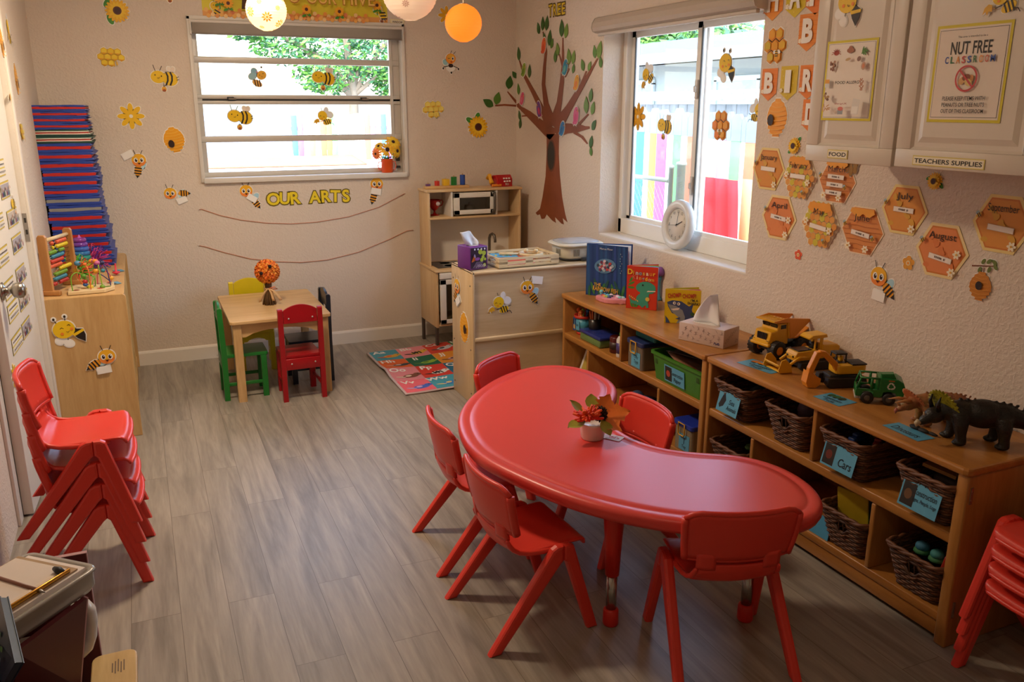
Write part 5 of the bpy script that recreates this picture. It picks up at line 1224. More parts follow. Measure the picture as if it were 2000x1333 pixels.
d.rect(-a, a, -.5, .5, 'd8c82a', True); d.rect(-a + .03, a - .03, -.47, .47, 'e9ddce'); d.rect(-a + .045, a - .045, -.45, .45, '4a4440'); d.rect(-a + .05, a - .05, -.445, .445, 'e9ddce')
d.txt('This area is intended to be a', .022, 0, .375, '4a4440', .002, width=a * .78)
d.txt('NUT FREE', .13, 0, .265, '1e1a18', .015, width=a * 1.1)
cx = -a * .62
for ch, c in zip('CLASSROOM', ['3a5aa8', '3a7a4a', 'e0903a', 'c84a4a', '3a5aa8', '3a7a4a', 'e0903a', 'c8604a', '3a5aa8']):
    d.txt(ch, .07, cx, .145, c, .02, width=.045 if ch != 'M' else .055); cx += a * 1.24 / 8
for k in range(4): d.ell([-.05, .05, 0, .03][k], [-.07, -.06, -.04, -.09][k], .05, .035, ['d8a86a', 'c98a4a', '8a4a2c', 'dcc07a'][k], [.8, 1.2, .2, -.5][k], n=14, backing=False)
n = 32; ro, ri = .135, .115
for k in range(n):
    t0, t1 = 2 * PI * k / n, 2 * PI * (k + 1) / n; d.poly([(ro * math.cos(t0), -.05 + ro * math.sin(t0)), (ro * math.cos(t1), -.05 + ro * math.sin(t1)), (ri * math.cos(t1), -.05 + ri * math.sin(t1)), (ri * math.cos(t0), -.05 + ri * math.sin(t0))], 'c8464a', False); d.z -= d.step
d.z += d.step; d.line([(-.085, .035), (.085, -.135)], .02, 'c8464a')
for t_, y in (('PLEASE KEEP ITEMS WITH', -.25), ('PEANUTS OR TREE NUTS', -.315), ('OUT OF THIS CLASSROOM', -.38)): d.txt(t_, .042, 0, y, '2a2624', .008, width=a * 1.15)
d.done('nut_free_poster', 'yellow-bordered nut free classroom poster on the supplies cabinet door', 'poster')
xcf = CX + .012 - .0072
for t_, x0_, x1_, y0_, y1_, lb in (('FOOD', 1617, 1656, 291, 312, 'small cream label reading FOOD at the foot of the food cabinet door'), ('TEACHERS SUPPLIES', 1783, 1924, 303, 332, 'long cream label reading TEACHERS SUPPLIES at the foot of the cabinet door')):
    l, r = onx(x0_, (y0_ + y1_) / 2 - (3 if x0_ > 1700 else 0), xcf), onx(x1_, (y0_ + y1_) / 2 + (3 if x0_ > 1700 else 0), xcf); p = (l + r) / 2; h = .021 * 1.05
    a = (l - r).length / h / 2; d = Decal(p, 'right', h, 0, edge=0, th=.001, back='e2d68a'); d.rect(-a, a, -.62, .62, 'dccb6a', True); d.rect(-a + .12, a - .12, -.5, .5, 'efe6cc'); d.txt(t_, .56, 0, 0, '2a2622', .02, width=2 * a - .6); d.done('name_label', lb, 'label')

# photo cards on the door
CARDS = [(1, 328, 38, 16, 0), (9, 371, 38, 19, 1), (24, 425, 40, 22, 1), (1, 432, 36, 12, 0), (33, 475, 40, 21, 1), (6, 500, 42, 22, 0), (40, 536, 40, 20, 1), (18, 563, 44, 22, 0), (46, 586, 38, 20, 1), (25, 606, 44, 23, 0), (51, 640, 40, 19, 1), (33, 667, 42, 24, 0)]
for i, (px, py, hh, ww, ph) in enumerate(CARDS):
    p = ondoor(px, py); l, r = ondoor(px - ww / 2, py), ondoor(px + ww / 2, py); hgt = (ondoor(px, py - hh / 2) - ondoor(px, py + hh / 2)).z * .92; wd = abs((DM.inverted() @ l).x - (DM.inverted() @ r).x); wd = min(wd, .24)
    d = Decal(p, 'door', hgt, 0, edge=.0, th=.0012, back='4a463e'); a = wd / hgt / 2 * .94
    d.rect(-a, a, -.5, .5, 'd2b93e', True); d.rect(-a + .05, a - .05, -.42, .40, 'e9e4da')
    if ph:
        d.rect(-a + .09, a - .09, -.38, .36, ['b8b0b4', 'a8a4b0', 'c4bcb4'][i % 3])
        for k in range(8): x = -a + .25 + k * (2 * a - .5) / 7; d.ell(x, .02 + .1 * math.sin(k * 2 + i), .09, .11, ['6a4a3a', '8a6a54', 'caa48a'][(k + i) % 3], n=10, backing=False); d.ell(x, -.22, .14, .15, ['3a4a8a', '8a3a4a', 'd8d4cc', '4a6a5a'][(k * 3 + i) % 4], n=10, backing=False)
    else:
        d.rect(-a + .05, a - .05, -.06, .02, 'd9c43a')
        for k in (.2, -.22):
            for q in range(7): d.rect(-a + .3 + q * (2 * a - .6) / 7, -.0 - a + .3 + (q + .7) * (2 * a - .6) / 7, k - .04, k + .05, '5a5a64')
    d.done('photo_card' if ph else 'text_card', 'yellow-edged %s on the door, %s' % ('group photo card' if ph else 'two-line text card', ['level with the green mats at the edge', 'just under the green mats', 'beside the small bee cut-out', 'at the picture edge beside the bee cut-out', 'below the small bee cut-out', 'above the knob at the picture edge', 'level with the abacus top', 'just above the door knob', 'beside the door knob', 'just below the door knob', 'lowest of the photo column', 'lowest of the text column'][i]), 'card', 'photo and text cards on the door')
# art strings
STR = plain('c98a6c', rough=.8)
for pts, lb in ((((388, 410), (394, 409), (430, 421), (470, 430), (520, 436), (570, 437.5), (620, 434), (680, 424), (740, 405), (791, 378)), 'upper orange art string sagging below the yellow letters'), (((388, 480), (400, 482), (440, 494), (490, 506), (540, 511.5), (590, 513), (640, 508), (700, 493), (760, 468), (795, 451), (808, 450)), 'lower orange art string sagging above the small pine table')):
    m = MB(); m.tube([ony(x, y, -.004) for x, y in pts], .0022, STR, n=6)
    for q in (0, -1): m.ball(ony(*pts[q], -.003), .004, plain('d8d2c8'), 6)
    tag(m.build('art_string'), lb, 'string')
# ------------------------------------------------------------------ on and in the toy kitchen
KT = 1.0122
m = MB(); base = (-.565, -.165, KT); m.box(-.15, .15, -.028, .028, 0, .018, PINE, bev=.003); o = m.build('block_board', None, at=None); o.location = base
tag(o, 'flat wooden board for counting blocks on top of the toy kitchen', 'block board')
for px, c, nm, h, w in ((836, '6a3f78', 'purple', .013, .017), (853.5, 'c8301e', 'red', .030, .018), (870.5, 'e3b81c', 'yellow', .041, .020), (886.5, '1f7a30', 'green', .053, .021), (903.5, '2148a0', 'blue', .064, .017)):
    x = ony(px, 360, -.165).x; m = MB(); pl = plain(c, rough=.4, var=.1, scale=40)
    if nm == 'blue': m.lathe([(w * .95, 0), (w, .003), (w, h - .003), (w * .95, h)], pl, n=20)
    elif nm == 'purple': m.prism(hexa(0, 0, w, 0), h, pl, bev=.001)
    elif nm == 'red': m.prism(hexa(0, 0, w, .3), h, pl, bev=.001)
    elif nm == 'yellow': m.box(-w, w, -w, w, 0, h, pl, bev=.001)
    else: m.prism(hexa(0, 0, w, .1), h, pl, bev=.001)
    o = m.build('wooden_block'); o.location = (x, -.165, KT + .0182); tag(o, '%s wooden counting block on the board over the toy kitchen' % nm, 'block', 'counting blocks on the board')
    k = MB(); k.lathe([(.004, 0), (.004, .008), (0, .009)], PINE, c=(0, 0, h), n=10); k.build('peg_end', o)
RP = plain('b3121a', rough=.3, coat=.3); YP = plain('e6a81c', rough=.35)
t = thing('toy_telephone', 'red toy telephone with yellow handset on top of the toy kitchen', 'toy phone', (-.175, -.15, KT), .1)
m = MB(); m.prism([(-.055, 0), (.045, 0), (.055, .022), (.02, .07), (-.03, .075), (-.055, .05)], .115, RP, M=loc(-.058, 0, 0) @ Matrix(((0, 0, 1, 0), (1, 0, 0, 0), (0, 1, 0, 0), (0, 0, 0, 1))), bev=.005); m.build('body', t)
m = MB(); F_ = Matrix(((1, 0, 0, 0), (0, .5, -.866, -.061), (0, .866, .5, .035), (0, 0, 0, 1)))
for i in range(3):
    for j in range(2): m.box(-.012 + i * .019 - .006, -.012 + i * .019 + .006, -.01 + j * .02, .0 + j * .02, .008, .013, plain('e8e4dc', rough=.4), bev=.001, M=F_)
m.build('number_keys', t)
m = MB(); m.text('911', .014, plain('f0ece4'), loc(.012, -.0605, .016) @ Matrix.Rotation(HALF, 4, 'X'), .03); m.build('number_label', t)
m = MB(); m.tube([(-.085, -.03, .022), (-.088, -.015, .05), (-.085, 0, .072), (-.08, .02, .07), (-.077, .035, .05)], [.017, .012, .0125, .012, .017], YP, n=12); m.build('handset', t)
m = MB(); m.tube([(-.083 + .025 * (k / 50) * 3 - .0, -.05 + .008 * math.sin(k * 1.2), .010 + .006 * math.cos(k * 1.2)) for k in range(-8, 40)], .004, plain('e98a1c', rough=.4), n=6); m.build('coil_cord', t)
t = thing('toy_trophy_cup', 'clear red plastic trophy cup in the left cubby of the toy kitchen', 'toy cup', (-.648, -.16, .8405))
RC = plain('c81a14', rough=.12, trans=.45, var=.02)
m = MB(); m.lathe([(.03, 0), (.03, .004), (.012, .01), (.006, .02), (.007, .03), (.02, .04), (.034, .06), (.038, .085), (.040, .102), (.037, .102), (.034, .085), (.03, .062), (.014, .042), (0, .04)], RC, n=24); m.build('bowl', t)
for s in (-1, 1):
    m = MB(); m.tube([(s * .036, 0, .092), (s * .05, 0, .097), (s * .058, 0, .085), (s * .052, 0, .066), (s * .033, 0, .056)], .0035, RC, n=8); m.build('handle', t)
m = MB(); m.lathe([(0, 0), (.014, 0), (.014, .001), (0, .001)], plain('d9c8c4', rough=.3), M=loc(.012, -.0375, .078) @ RX, n=14); m.build('badge', t)
t = thing('toy_jar', 'white lidded toy pot behind the microwave door of the toy kitchen', 'toy pot', (-.385, -.10, .8405))
m = MB(); m.lathe([(.022, 0), (.033, .012), (.035, .03), (.029, .045), (.03, .048), (0, .05)], plain('d8d4cc', rough=.3), n=20); m.build('pot', t)
m = MB(); m.lathe([(.031, .048), (.031, .052), (.014, .058), (.006, .06), (.007, .068), (0, .07)], plain('cfcac2', rough=.3), n=20); m.build('lid', t)
m = MB(); m.ball((0, 0, .02), (.022, .022, .02), plain('2a7a3c', rough=.4)); o = m.build('toy_vegetable'); o.location = (-.325, -.07, .8405); tag(o, 'green toy vegetable beside the white pot behind the microwave door', 'toy food')

# ------------------------------------------------------------------ on the birch divider
def tissue_sheet(mb, h, w, m, seed=0):
    def fn(u, v):
        a = (u - .5) * 2; tw = .3 + .7 * (1 - v) if seed else .5 + .6 * v * (1 - v) * 2
        x = a * w * (.08 + .92 * (1 - v) ** .85) if seed else a * w * (.45 + .55 * math.sin(min(1, v * 1.3 + .2) * PI * .5)) * (1 - .35 * v * a)
        return (x + (.02 * v * v if seed else -.02 * v), .012 * math.sin(a * 4 + v * 3 + seed) * (1 - v * .5) + .02 * v * math.sin(a * 2.2), h * v * (1 - .28 * max(0, a) ** 2 * (0 if seed else 1)) - (.15 * h * max(0, a) * v * v if not seed else 0))
    mb.sheet(fn, 14, 12, .0012, m)
TIS = translucent('f4f3f1', .25)
PB = plain('6a2f82', rough=.4, var=.05); PD2 = plain('2f1830', rough=.45)
t = thing('tissue_box', 'small purple tissue box with leaf pattern on the corner of the birch divider', 'tissue box', (-.845, -1.36, .7158), .22)
m = MB(); m.box(-.055, .055, -.058, .058, 0, .118, PB, bev=.003)
fr = lambda a, h: Matrix(((1, 0, 0, 0), (0, 0, -1, a), (0, 1, 0, 0), (0, 0, 0, 1)))
M1 = fr(-.0583, 0)
d = Decal((0, 0, 0), 'back', .1, 0, edge=0, back=None); d.W = M1 @ Matrix.Diagonal((.1, .1, 1, 1)); d.z = .0003
d.rect(-.49, .49, .06, 1.12, '2f1830')
for x, y, r in ((.1, .9, .13), (.32, .82, .12), (.26, .62, .09), (.18, .48, .1), (.38, .5, .07), (.34, .2, .09)): d.ell(x, y, r, r * 1.05, 'a9b83a', n=16, backing=False)
for k in range(7): d.line([(-.44, .42), (-.30 + .03 * k, .72 - .03 * k)], .03, 'd9772e')
for k in range(6): d.line([(-.36 + k * .08, .12), (-.14 + k * .07, .40)], .02, '9a86a8')
for k in range(5): d.line([(-.2 + k * .11, .1), (-.1 + k * .1, .26), (.04 + k * .09, .12)], .02, 'b9a4c4')
d.ell(-.14, .56, .15, .08, '8a4a9a', .1, backing=False); d.ell(-.3, .72, .05, .1, '9a8ab0', .2, n=12, backing=False)
for k in range(4): d.ell(-.3 + k * .2, 1.06, .05, .05, 'e0d8e4', n=10, backing=False)
d.M = Matrix(); m.add(d.v, [], PB); base_i = len(m.v) - len(d.v)
for f, i in zip(d.f, d.mi): m.f.append(tuple(base_i + q for q in f)); m.mi.append(m.mat(d.mats[i])); m.sm.append(False)
for k in range(8):
    y = -.045 + (k * .037) % .09; z = .015 + (k * .053) % .09
    m.add([(.0555, y - .012, z - .01), (.0555, y + .014, z - .006), (.0555, y + .008, z + .016), (.0555, y - .01, z + .012)], [(0, 1, 2, 3)], paper(['3a6fc0', 'a9b83a', 'e8e4f0', '7a4a9a'][k % 4]))
m.build('box', t)
m = MB(); m.lathe([(.0, .1182), (.032, .1182), (.034, .119), (.03, .1195), (0, .119)], plain('d8d4dc', rough=.3, trans=.4), n=20); m.build('opening', t)
m = MB(loc(0, 0, .118)); tissue_sheet(m, .075, .05, TIS); m.build('tissue', t)
# wooden tray
TRW = wood('basswood', 'e2cfa6', 'd0b684', 'x', rough=.45, scale=8)
t = thing('wooden_tray', 'shallow pale wooden tray with slotted sides on the birch divider', 'tray', (-.56, -1.315, .7158), .03)
m = MB(); tx, ty, th = .175, .125, .052
m.box(-tx, tx, -ty, ty, 0, .006, TRW); m.build('bottom', t)
def slotted(L_, M):
    m = MB()
    m.box(-L_, L_, 0, .008, 0, .012, TRW, M=M); m.box(-L_, L_, 0, .008, .020, .032, TRW, M=M); m.box(-L_, L_, 0, .008, .040, th, TRW, M=M)
    for a, b in ((-L_, -L_ * .72), (-L_ * .12, L_ * .12), (L_ * .72, L_)): m.box(a, b, 0, .008, .01, .042, TRW, M=M)
    return m
slotted(tx, loc(0, -ty, 0)).build('front_side', t); slotted(tx, loc(0, ty - .008, 0)).build('back_side', t)
slotted(ty - .008, loc(-tx + .008, 0, 0) @ rotz(HALF)).build('end_side', t); slotted(ty - .008, loc(tx, 0, 0) @ rotz(HALF)).build('end_side', t)
def flatbook(at, rz, sx, sy, h, c, label, name='thin_book', cat='book', group='books lying in the wooden tray', pages='efe9dc'):
    t = thing(name, label, cat, at, rz, group)
    m = MB(); m.box(-sx, sx, -sy, sy, h - .0015, h, plain(c, rough=.4)); m.box(-sx, -sx + .0015, -sy, sy, 0, h, plain(c, rough=.4)); m.box(-sx, sx, -sy, sy, 0, .0015, plain(c, rough=.4))
    for k in range(5): m.ell = None; m.box(-sx * .7 + k * sx * .28, -sx * .55 + k * sx * .28, -sy * .5, sy * (.2 + .1 * (k % 3)), h, h + .0004, plain(['e8c83a', '3a8ac0', 'd8d4cc', '5aa04a', 'c8483a'][k]))
    m.build('cover', t)
    m = MB(); m.box(-sx + .003, sx - .001, -sy + .002, sy - .002, .0016, h - .0016, paper(pages)); m.build('pages', t); return t
flatbook((-.60, -1.33, .7222), .1, .09, .075, .02, 'c23a2c', 'red-edged picture book lying at the bottom of the wooden tray')
flatbook((-.64, -1.29, .7427), -.25, .07, .06, .014, '4aa0c8', 'blue and yellow picture book lying on top in the wooden tray')
flatbook((-.455, -1.30, .7222), .5, .05, .07, .014, '8a5a3a', 'brown picture book at the far end of the wooden tray')
t = thing('hand_drum_hoop', 'round wooden hoop with bead ends lying in the wooden tray', 'toy hoop', (-.50, -1.335, .7640), .0)
m = MB(); m.lathe([(.062, -.008), (.066, -.008), (.066, .006), (.062, .006), (.062, -.008)], TRW, n=40, cap=False); m.build('hoop', t)
m = MB(); m.tube([(-.066, .01, 0), (-.11, .02, .001), (-.17, .032, .003)], [.005, .008, .007], TRW); m.build('handle', t)
m = MB(); m.ball((-.02, .02, .012), (.014, .012, .012), TRW); m.ball((.03, -.0, .012), (.013, .011, .011), TRW); m.tube([(-.02, .02, .01), (.03, 0, .01)], .004, TRW); m.build('beads', t)
# cream domed appliance
CRM = plain('cfc9b4', rough=.35); LIDC = plain('b9bcbc', rough=.12, trans=.2)
t = thing('countertop_appliance', 'cream rounded appliance with grey lid and side louvres on the birch divider', 'appliance', (-.215, -1.305, .7158))
def rr3(prof, sx, sy, m, mb, n=8):
    V = []; F = []; k0 = None
    for ins, z in prof:
        P = rrect(sx - ins, sy - ins, min(sx, sy) * .6 - ins * .5, n); k0 = len(P); V += [(x, y, z) for x, y in P]
    for r in range(len(prof) - 1):
        for i in range(k0): F.append((r * k0 + i, r * k0 + (i + 1) % k0, (r + 1) * k0 + (i + 1) % k0, (r + 1) * k0 + i))
    F.append(tuple(range(k0))[::-1]); F.append(tuple((len(prof) - 1) * k0 + i for i in range(k0))); mb.add(V, F, m, True)
m = MB(); rr3([(.018, 0), (.014, .012)], .125, .105, DARK, m); m.build('foot_ring', t)
m = MB(); rr3([(.014, .012), (.01, .02), (.006, .06), (.008, .074)], .125, .105, CRM, m); m.build('body', t)
m = MB()
for s0 in (-.06, -.052, -.044, -.036, -.028, .02, .028, .036, .044, .052, .06): m.box(s0 - .0018, s0 + .0018, -.1005, -.098, .026, .062, plain('8f8a78', rough=.5))
for s0 in range(6): m.box(-.1205, -.118, -.05 + s0 * .009, -.046 + s0 * .009, .026, .062, plain('8f8a78', rough=.5))
m.build('louvres', t)
m = MB(); rr3([(.006, .074), (-.012, .08), (-.014, .086), (-.006, .092), (.004, .094)], .125, .105, CRM, m); m.build('lid_rim', t)
m = MB(); rr3([(.008, .0935), (.012, .1), (.04, .105), (.08, .107)], .125, .105, LIDC, m); m.build('lid', t)
m = MB(); m.box(-.02, .04, -.112, -.1, .0, .018, DARK, bev=.003); m.build('front_foot', t)

# ------------------------------------------------------------------ on the birch cabinet by the door
CT = .6967
t = thing('abacus', 'wooden abacus with rows of coloured beads on the birch cabinet', 'abacus', (-2.772, -1.03, CT), -.36)
AW = wood('abacus_wood', 'c58f54', 'a9743c', 'z', rough=.4, scale=8); AH = .275
for yy in (-.125, .125):
    m = MB(); m.prism([(-.021, 0), (.021, 0), (.019, AH - .012), (.012, AH - .002), (-.012, AH - .002), (-.019, AH - .012)], .018, AW, M=loc(0, yy + .009, .0) @ RX, bev=.002); p_ = m.build('upright', t)
    m = MB(); m.box(-.05, .05, yy - .012, yy + .012, 0, .022, AW, bev=.002); m.build('foot', t)
m = MB(); m.tube([(0, -.125, AH - .03), (0, .125, AH - .03)], .009, TRW); m.build('top_rod', t)
cs = ['d9603a', 'd8c21f', '6f9f2a', '3a86a4', 'c8402c', 'd9603a', 'd8c21f', '6f9f2a', '3a86a4', 'b8322c']
for i, c in enumerate(cs):
    z = .225 - i * .0205; m = MB(); m.tube([(0, -.116, z), (0, .116, z)], .0016, STEEL, n=6); rod = m.build('bead_rod', t)
    off = [.01, .02, -.02, -.0, -.01, -.03, .03, .01, .0, -.02][i]; y = -.07 + off
    for k in range(10):
        y += .0118 + (.03 if k == [2, 1, 6, 9, 9, 9, 0, 9, 9, 3][i] and k < 9 else 0)
        b = MB(); b.lathe([(.003, -.0056), (.0075, -.005), (.0095, -.001), (.0095, .001), (.0075, .005), (.003, .0056)], plain(c, rough=.35), M=loc(0, min(y, .110) - .0, z) @ RX, n=12); b.build('bead', rod)
# stacking rings
t = thing('ring_stacker', 'translucent rainbow stacking ring cone behind the abacus', 'ring stacker', (-2.70, -.60, CT))
z = 0
for r, c, nm in ((.055, 'd8742a', 'orange'), (.052, 'd9c22a', 'yellow'), (.049, '5ab84a', 'green'), (.046, '3ab09a', 'aqua'), (.043, '3a8ad0', 'blue'), (.040, '4a7ae0', 'deep_blue'), (.036, '8a4ac0', 'purple'), (.032, 'a04ab0', 'violet')):
    m = MB(); m.tube([((r - .012) * math.cos(a * PI / 12), (r - .012) * math.sin(a * PI / 12), z + .012) for a in range(24)], .0125, plain(c, rough=.15, trans=.35, coat=.3), n=10, closed=True); m.build('ring', t); z += .0225
m = MB(); m.lathe([(.012, 0), (.010, z), (0, z + .018)], plain('c060c0', rough=.3)); m.build('post', t)
# koosh / spiky tangle toys
def tangle(at, r, cols, label, nn=150):
    t = thing('string_ball', label, 'string toy', at); m = MB()
    for c in cols:
        mt = plain(c, rough=.5)
        for k in range(nn // len(cols)):
            d_ = Vector((rnd.gauss(0, 1), rnd.gauss(0, 1), rnd.gauss(0, 1))).normalized()
            if d_.z < -.5: d_.z = -.5 * rnd.random()
            l = r * rnd.uniform(.8, 1.15); p0 = Vector((0, 0, r * .62)); b = d_.orthogonal() * rnd.uniform(-.2, .2)
            e = p0 + d_ * l; e.z = max(e.z, .003); mid = p0 + (d_ + b) * l * .55; mid.z = max(mid.z, .003); q = e + d_.orthogonal() * .012; q.z = max(.003, q.z - .01)
            m.tube([p0 + d_ * r * .15, mid, e, q], .0022, mt, n=4)
    m.ball((0, 0, r * .62), r * .32, plain(cols[0], rough=.5), 8); m.build('strands', t); return t
tangle((-2.655, -.55, CT), .085, ['c83a9a', '3a2a7a', '6a2a9a', 'd84a7a'], 'purple and pink stringy ball at the back of the birch cabinet', 160)
tangle((-2.715, -.80, CT), .075, ['3fae2c', '6fc83a', 'd86a2a', 'e0503a'], 'green and orange stringy ball beside the bead maze', 160)
# bead maze
t = thing('bead_maze', 'wire bead maze toy on a wooden base at the front of the birch cabinet', 'bead maze', (-2.648, -1.10, CT), .05)
m = MB(); m.prism([(-.095, -.08), (.055, -.08), (.10, -.03), (.10, .09), (-.07, .09), (-.095, .0)], .016, TRW, bev=.002)
for k in range(5): m.lathe([(.014, .0162), (.014, .0168), (0, .0168)], plain(['8a4a34', 'd8a03a', '3a7a5a', 'c8503a', '6a8a3a'][k], rough=.5), c=(-.06 + k * .033, -.05 + .03 * (k % 3), 0), n=10)
m.build('base', t)
def wire(P, c, beads):
    m = MB(); S_ = []
    for i in range(len(P) - 1):
        for k in range(6):
            u = k / 6; a = Vector(P[max(i - 1, 0)]); b = Vector(P[i]); c_ = Vector(P[i + 1]); d_ = Vector(P[min(i + 2, len(P) - 1)])
            S_.append(.5 * (2 * b + (c_ - a) * u + (2 * a - 5 * b + 4 * c_ - d_) * u * u + (3 * b - a - 3 * c_ + d_) * u ** 3))
    S_.append(Vector(P[-1])); m.tube(S_, .0024, plain(c, rough=.3), n=6); w = m.build('wire', t)
    for f_, bc, r in beads:
        i = int(f_ * (len(S_) - 1)); b = MB(); b.ball(S_[i], r if isinstance(r, tuple) else (r, r, r * .85), plain(bc, rough=.35), 10); b.build('bead', w)
wire([(-.075, -.06, .016), (-.075, -.055, .075), (-.05, -.04, .095), (-.02, -.03, .07), (-.02, -.03, .03), (.0, -.02, .02), (.02, .0, .06), (.02, .02, .016)], '6fae2c', [(.42, '5f9a2c', .012), (.5, 'b8322c', .012), (.57, '2f5a9a', .011), (.72, 'd8c23a', .014)])
wire([(.0, -.06, .016), (.0, -.05, .10), (-.02, -.02, .135), (-.05, .02, .12), (-.05, .05, .06), (-.03, .07, .016)], 'e0702c', [(.55, '4a8ab0', .015), (.7, 'd8b02a', .013), (.35, 'e0702c', .009)])
wire([(.05, -.045, .016), (.045, -.04, .07), (.04, -.02, .13), (.01, .03, .13), (-.03, .06, .09), (.0, .08, .016)], '8ab82c', [(.05, '6f9a2c', .012), (.42, 'c86aa0', .012), (.47, 'e08a2c', .013), (.52, 'c86aa0', .012), (.57, 'e08a2c', .013)])
wire([(.085, .0, .016), (.075, .02, .09), (.05, .04, .125), (.03, .05, .08), (.06, .07, .05), (.09, .08, .016)], '2c2a6a', [(.6, 'e0a02a', .015), (.35, '2a2a5a', .013)])
wire([(.03, .06, .016), (.04, .04, .08), (.08, .02, .075), (.09, .05, .03), (.07, .08, .016)], 'e05a6a', [(.4, '3a8a9a', .011), (.7, 'e8a83a', .013)])
for (px, py), lb, c in (((235, 529), 'blue card scrap at the rear right edge of the birch cabinet top', '5fa0c0'), ((228, 553), 'blue and dark card beside the bead maze on the birch cabinet', '6aa8c4')):
    p = onz(px, py, CT); m = MB(); m.box(-.022, .022, -.03, .03, 0, .0012, paper(c)); m.box(-.022, .0, -.03, -.005, .0012, .0016, paper('5a4a44')); o = m.build('name_card'); o.location = (p.x - .008, p.y, CT + .0004); o.rotation_euler = (0, 0, .3); tag(o, lb, 'card')
p = onz(232, 533, CT); t = thing('spinning_top', 'small red spinning top at the rear right of the birch cabinet', 'toy top', (p.x - .01, p.y - .06, CT))
m = MB(); m.lathe([(0, 0), (.006, .004), (.02, .012), (.018, .016), (.005, .02), (.0035, .055), (.002, .06), (0, .061)], plain('d8324a', rough=.35)); m.build('body', t)
m = MB(); m.box(-.006, .006, -.075, .075, 0, .105, DARK, bev=.003); m.box(.0055, .0075, -.068, .068, .008, .097, plain('7a7872', rough=.4)); o = m.build('tablet_frame'); o.location = (-2.832, -.93, CT); tag(o, 'dark flat frame leaning in the gap behind the abacus', 'frame')

# ------------------------------------------------------------------ flowers
def petals(m, c, nrm, r, n, L_, w, mat_, droop=.2, ring=0):
    nrm = Vector(nrm).normalized(); a0 = nrm.orthogonal().normalized(); b0 = nrm.cross(a0)
    for k in range(n):
        t = 2 * PI * (k + .5 * ring) / n + rnd.uniform(-.1, .1); d = a0 * math.cos(t) + b0 * math.sin(t); s_ = nrm.cross(d); P = []
        for u, ww, up in ((0, .35, 0), (.35, .9, .10), (.7, 1, .08), (.92, .55, -.02), (1, .08, -.06)):
            ctr = Vector(c) + d * (r + L_ * u) + nrm * (L_ * up - droop * L_ * u * u); P.append((ctr + s_ * w * ww / 2, ctr + nrm * L_ * .05, ctr - s_ * w * ww / 2))
        V = [tuple(q) for tri in P for q in tri]; F = []
        for i in range(4):
            for j in range(2): F.append((i * 3 + j, (i + 1) * 3 + j, (i + 1) * 3 + j + 1, i * 3 + j + 1))
        m.add(V, F, mat_, True)
# vase on the back window sill
sill = 1.1112
t = thing('sunflower_vase', 'orange pail of yellow sunflowers on the back window sill', 'flower vase', (-.905, .015, sill))
OR_ = plain('e2571a', rough=.35)
m = MB(); m.lathe([(.034, 0), (.036, .003), (.038, .083), (.040, .086), (.037, .086), (.034, .01), (0, .01)], OR_, n=24); m.build('pail', t)
for s in (-1, 1):
    m = MB(); m.tube([(s * .038, 0, .07), (s * .055, 0, .066), (s * .06, 0, .04), (s * .052, 0, .018), (s * .037, 0, .014)], .0028, OR_, n=6); m.build('handle', t)
YF_ = [plain('eeb51c', rough=.6, var=.15, scale=60), plain('f0c832', rough=.6, var=.15, scale=60), plain('ea7a2a', rough=.6, var=.15, scale=60)]
GLF = plain('3f7a30', rough=.6)
for c, nr, r, L_, mi in (((.0, -.02, .145), (-.1, -1, .25), .014, .034, 1), ((.045, 0, .19), (.15, -.75, .6), .012, .042, 0), ((-.052, -.005, .165), (-.5, -.5, .7), .009, .03, 0), ((-.075, -.015, .12), (-.8, -.6, -.1), .008, .03, 2), ((.065, -.01, .135), (.6, -.7, .1), .012, .036, 0), ((.02, .02, .16), (0, .2, 1), .010, .034, 1)):
    m = MB(); m.tube([(c[0] * .2, c[1] * .2, .03), (c[0] * .6, c[1] * .6, .09), c], .0022, GLF, n=5)
    petals(m, c, nr, r, 13, L_, L_ * .42, YF_[mi], .15); petals(m, Vector(c) + Vector(nr).normalized() * .003, nr, r * .8, 11, L_ * .8, L_ * .36, YF_[(mi + 1) % 2 if mi < 2 else 2], .1, 1)
    m.ball(Vector(c) + Vector(nr).normalized() * .002, r, plain('3a1d16', rough=.8), 10); m.build('sunflower', t)
m = MB()
for k in range(8): a = k * .8; m.add([(0, 0, .08), (.02 * math.cos(a), .02 * math.sin(a), .10), (.045 * math.cos(a), .045 * math.sin(a), .098), (.02 * math.cos(a + .6), .02 * math.sin(a + .6), .09)], [(0, 1, 2, 3)], GLF)
m.build('leaves', t)
# bouquet on the small table
t = thing('flower_bouquet', 'standing bundle of stems with an orange flower ball on the small pine table', 'bouquet', (-1.785, -.60, .445))
STK = wood('dry_stems', '7a5c3a', '4a3520', 'z', rough=.8, scale=20)
m = MB()
for k in range(46):
    a = k * 2.4; r0 = .034 * math.sqrt((k + .5) / 46); c, s = math.cos(a), math.sin(a)
    m.tube([(r0 * c * 1.15, r0 * s * 1.15, 0), (r0 * c * .75, r0 * s * .75, .05), (r0 * c * .45, r0 * s * .45, .095), (r0 * c * .6, r0 * s * .6, .13)], .0038, STK, n=5)
m.build('stem_bundle', t)
m = MB(); RB = plain('d8b07a', rough=.6, bump=.4, bscale=300)
m.tube([(.019 * math.cos(a * PI / 8), .019 * math.sin(a * PI / 8), .092) for a in range(16)], .005, RB, n=6, closed=True)
for s, dx in ((-1, -.055), (1, .06), (-1, .02)):
    m.sheet(lambda u, v, s=s, dx=dx: (dx * u + (v - .5) * .016, -.02 - .014 * math.sin(u * 2.4) + .01 * (v - .5), .094 - .062 * u * u - .008 * u), 8, 2, .001, RB)
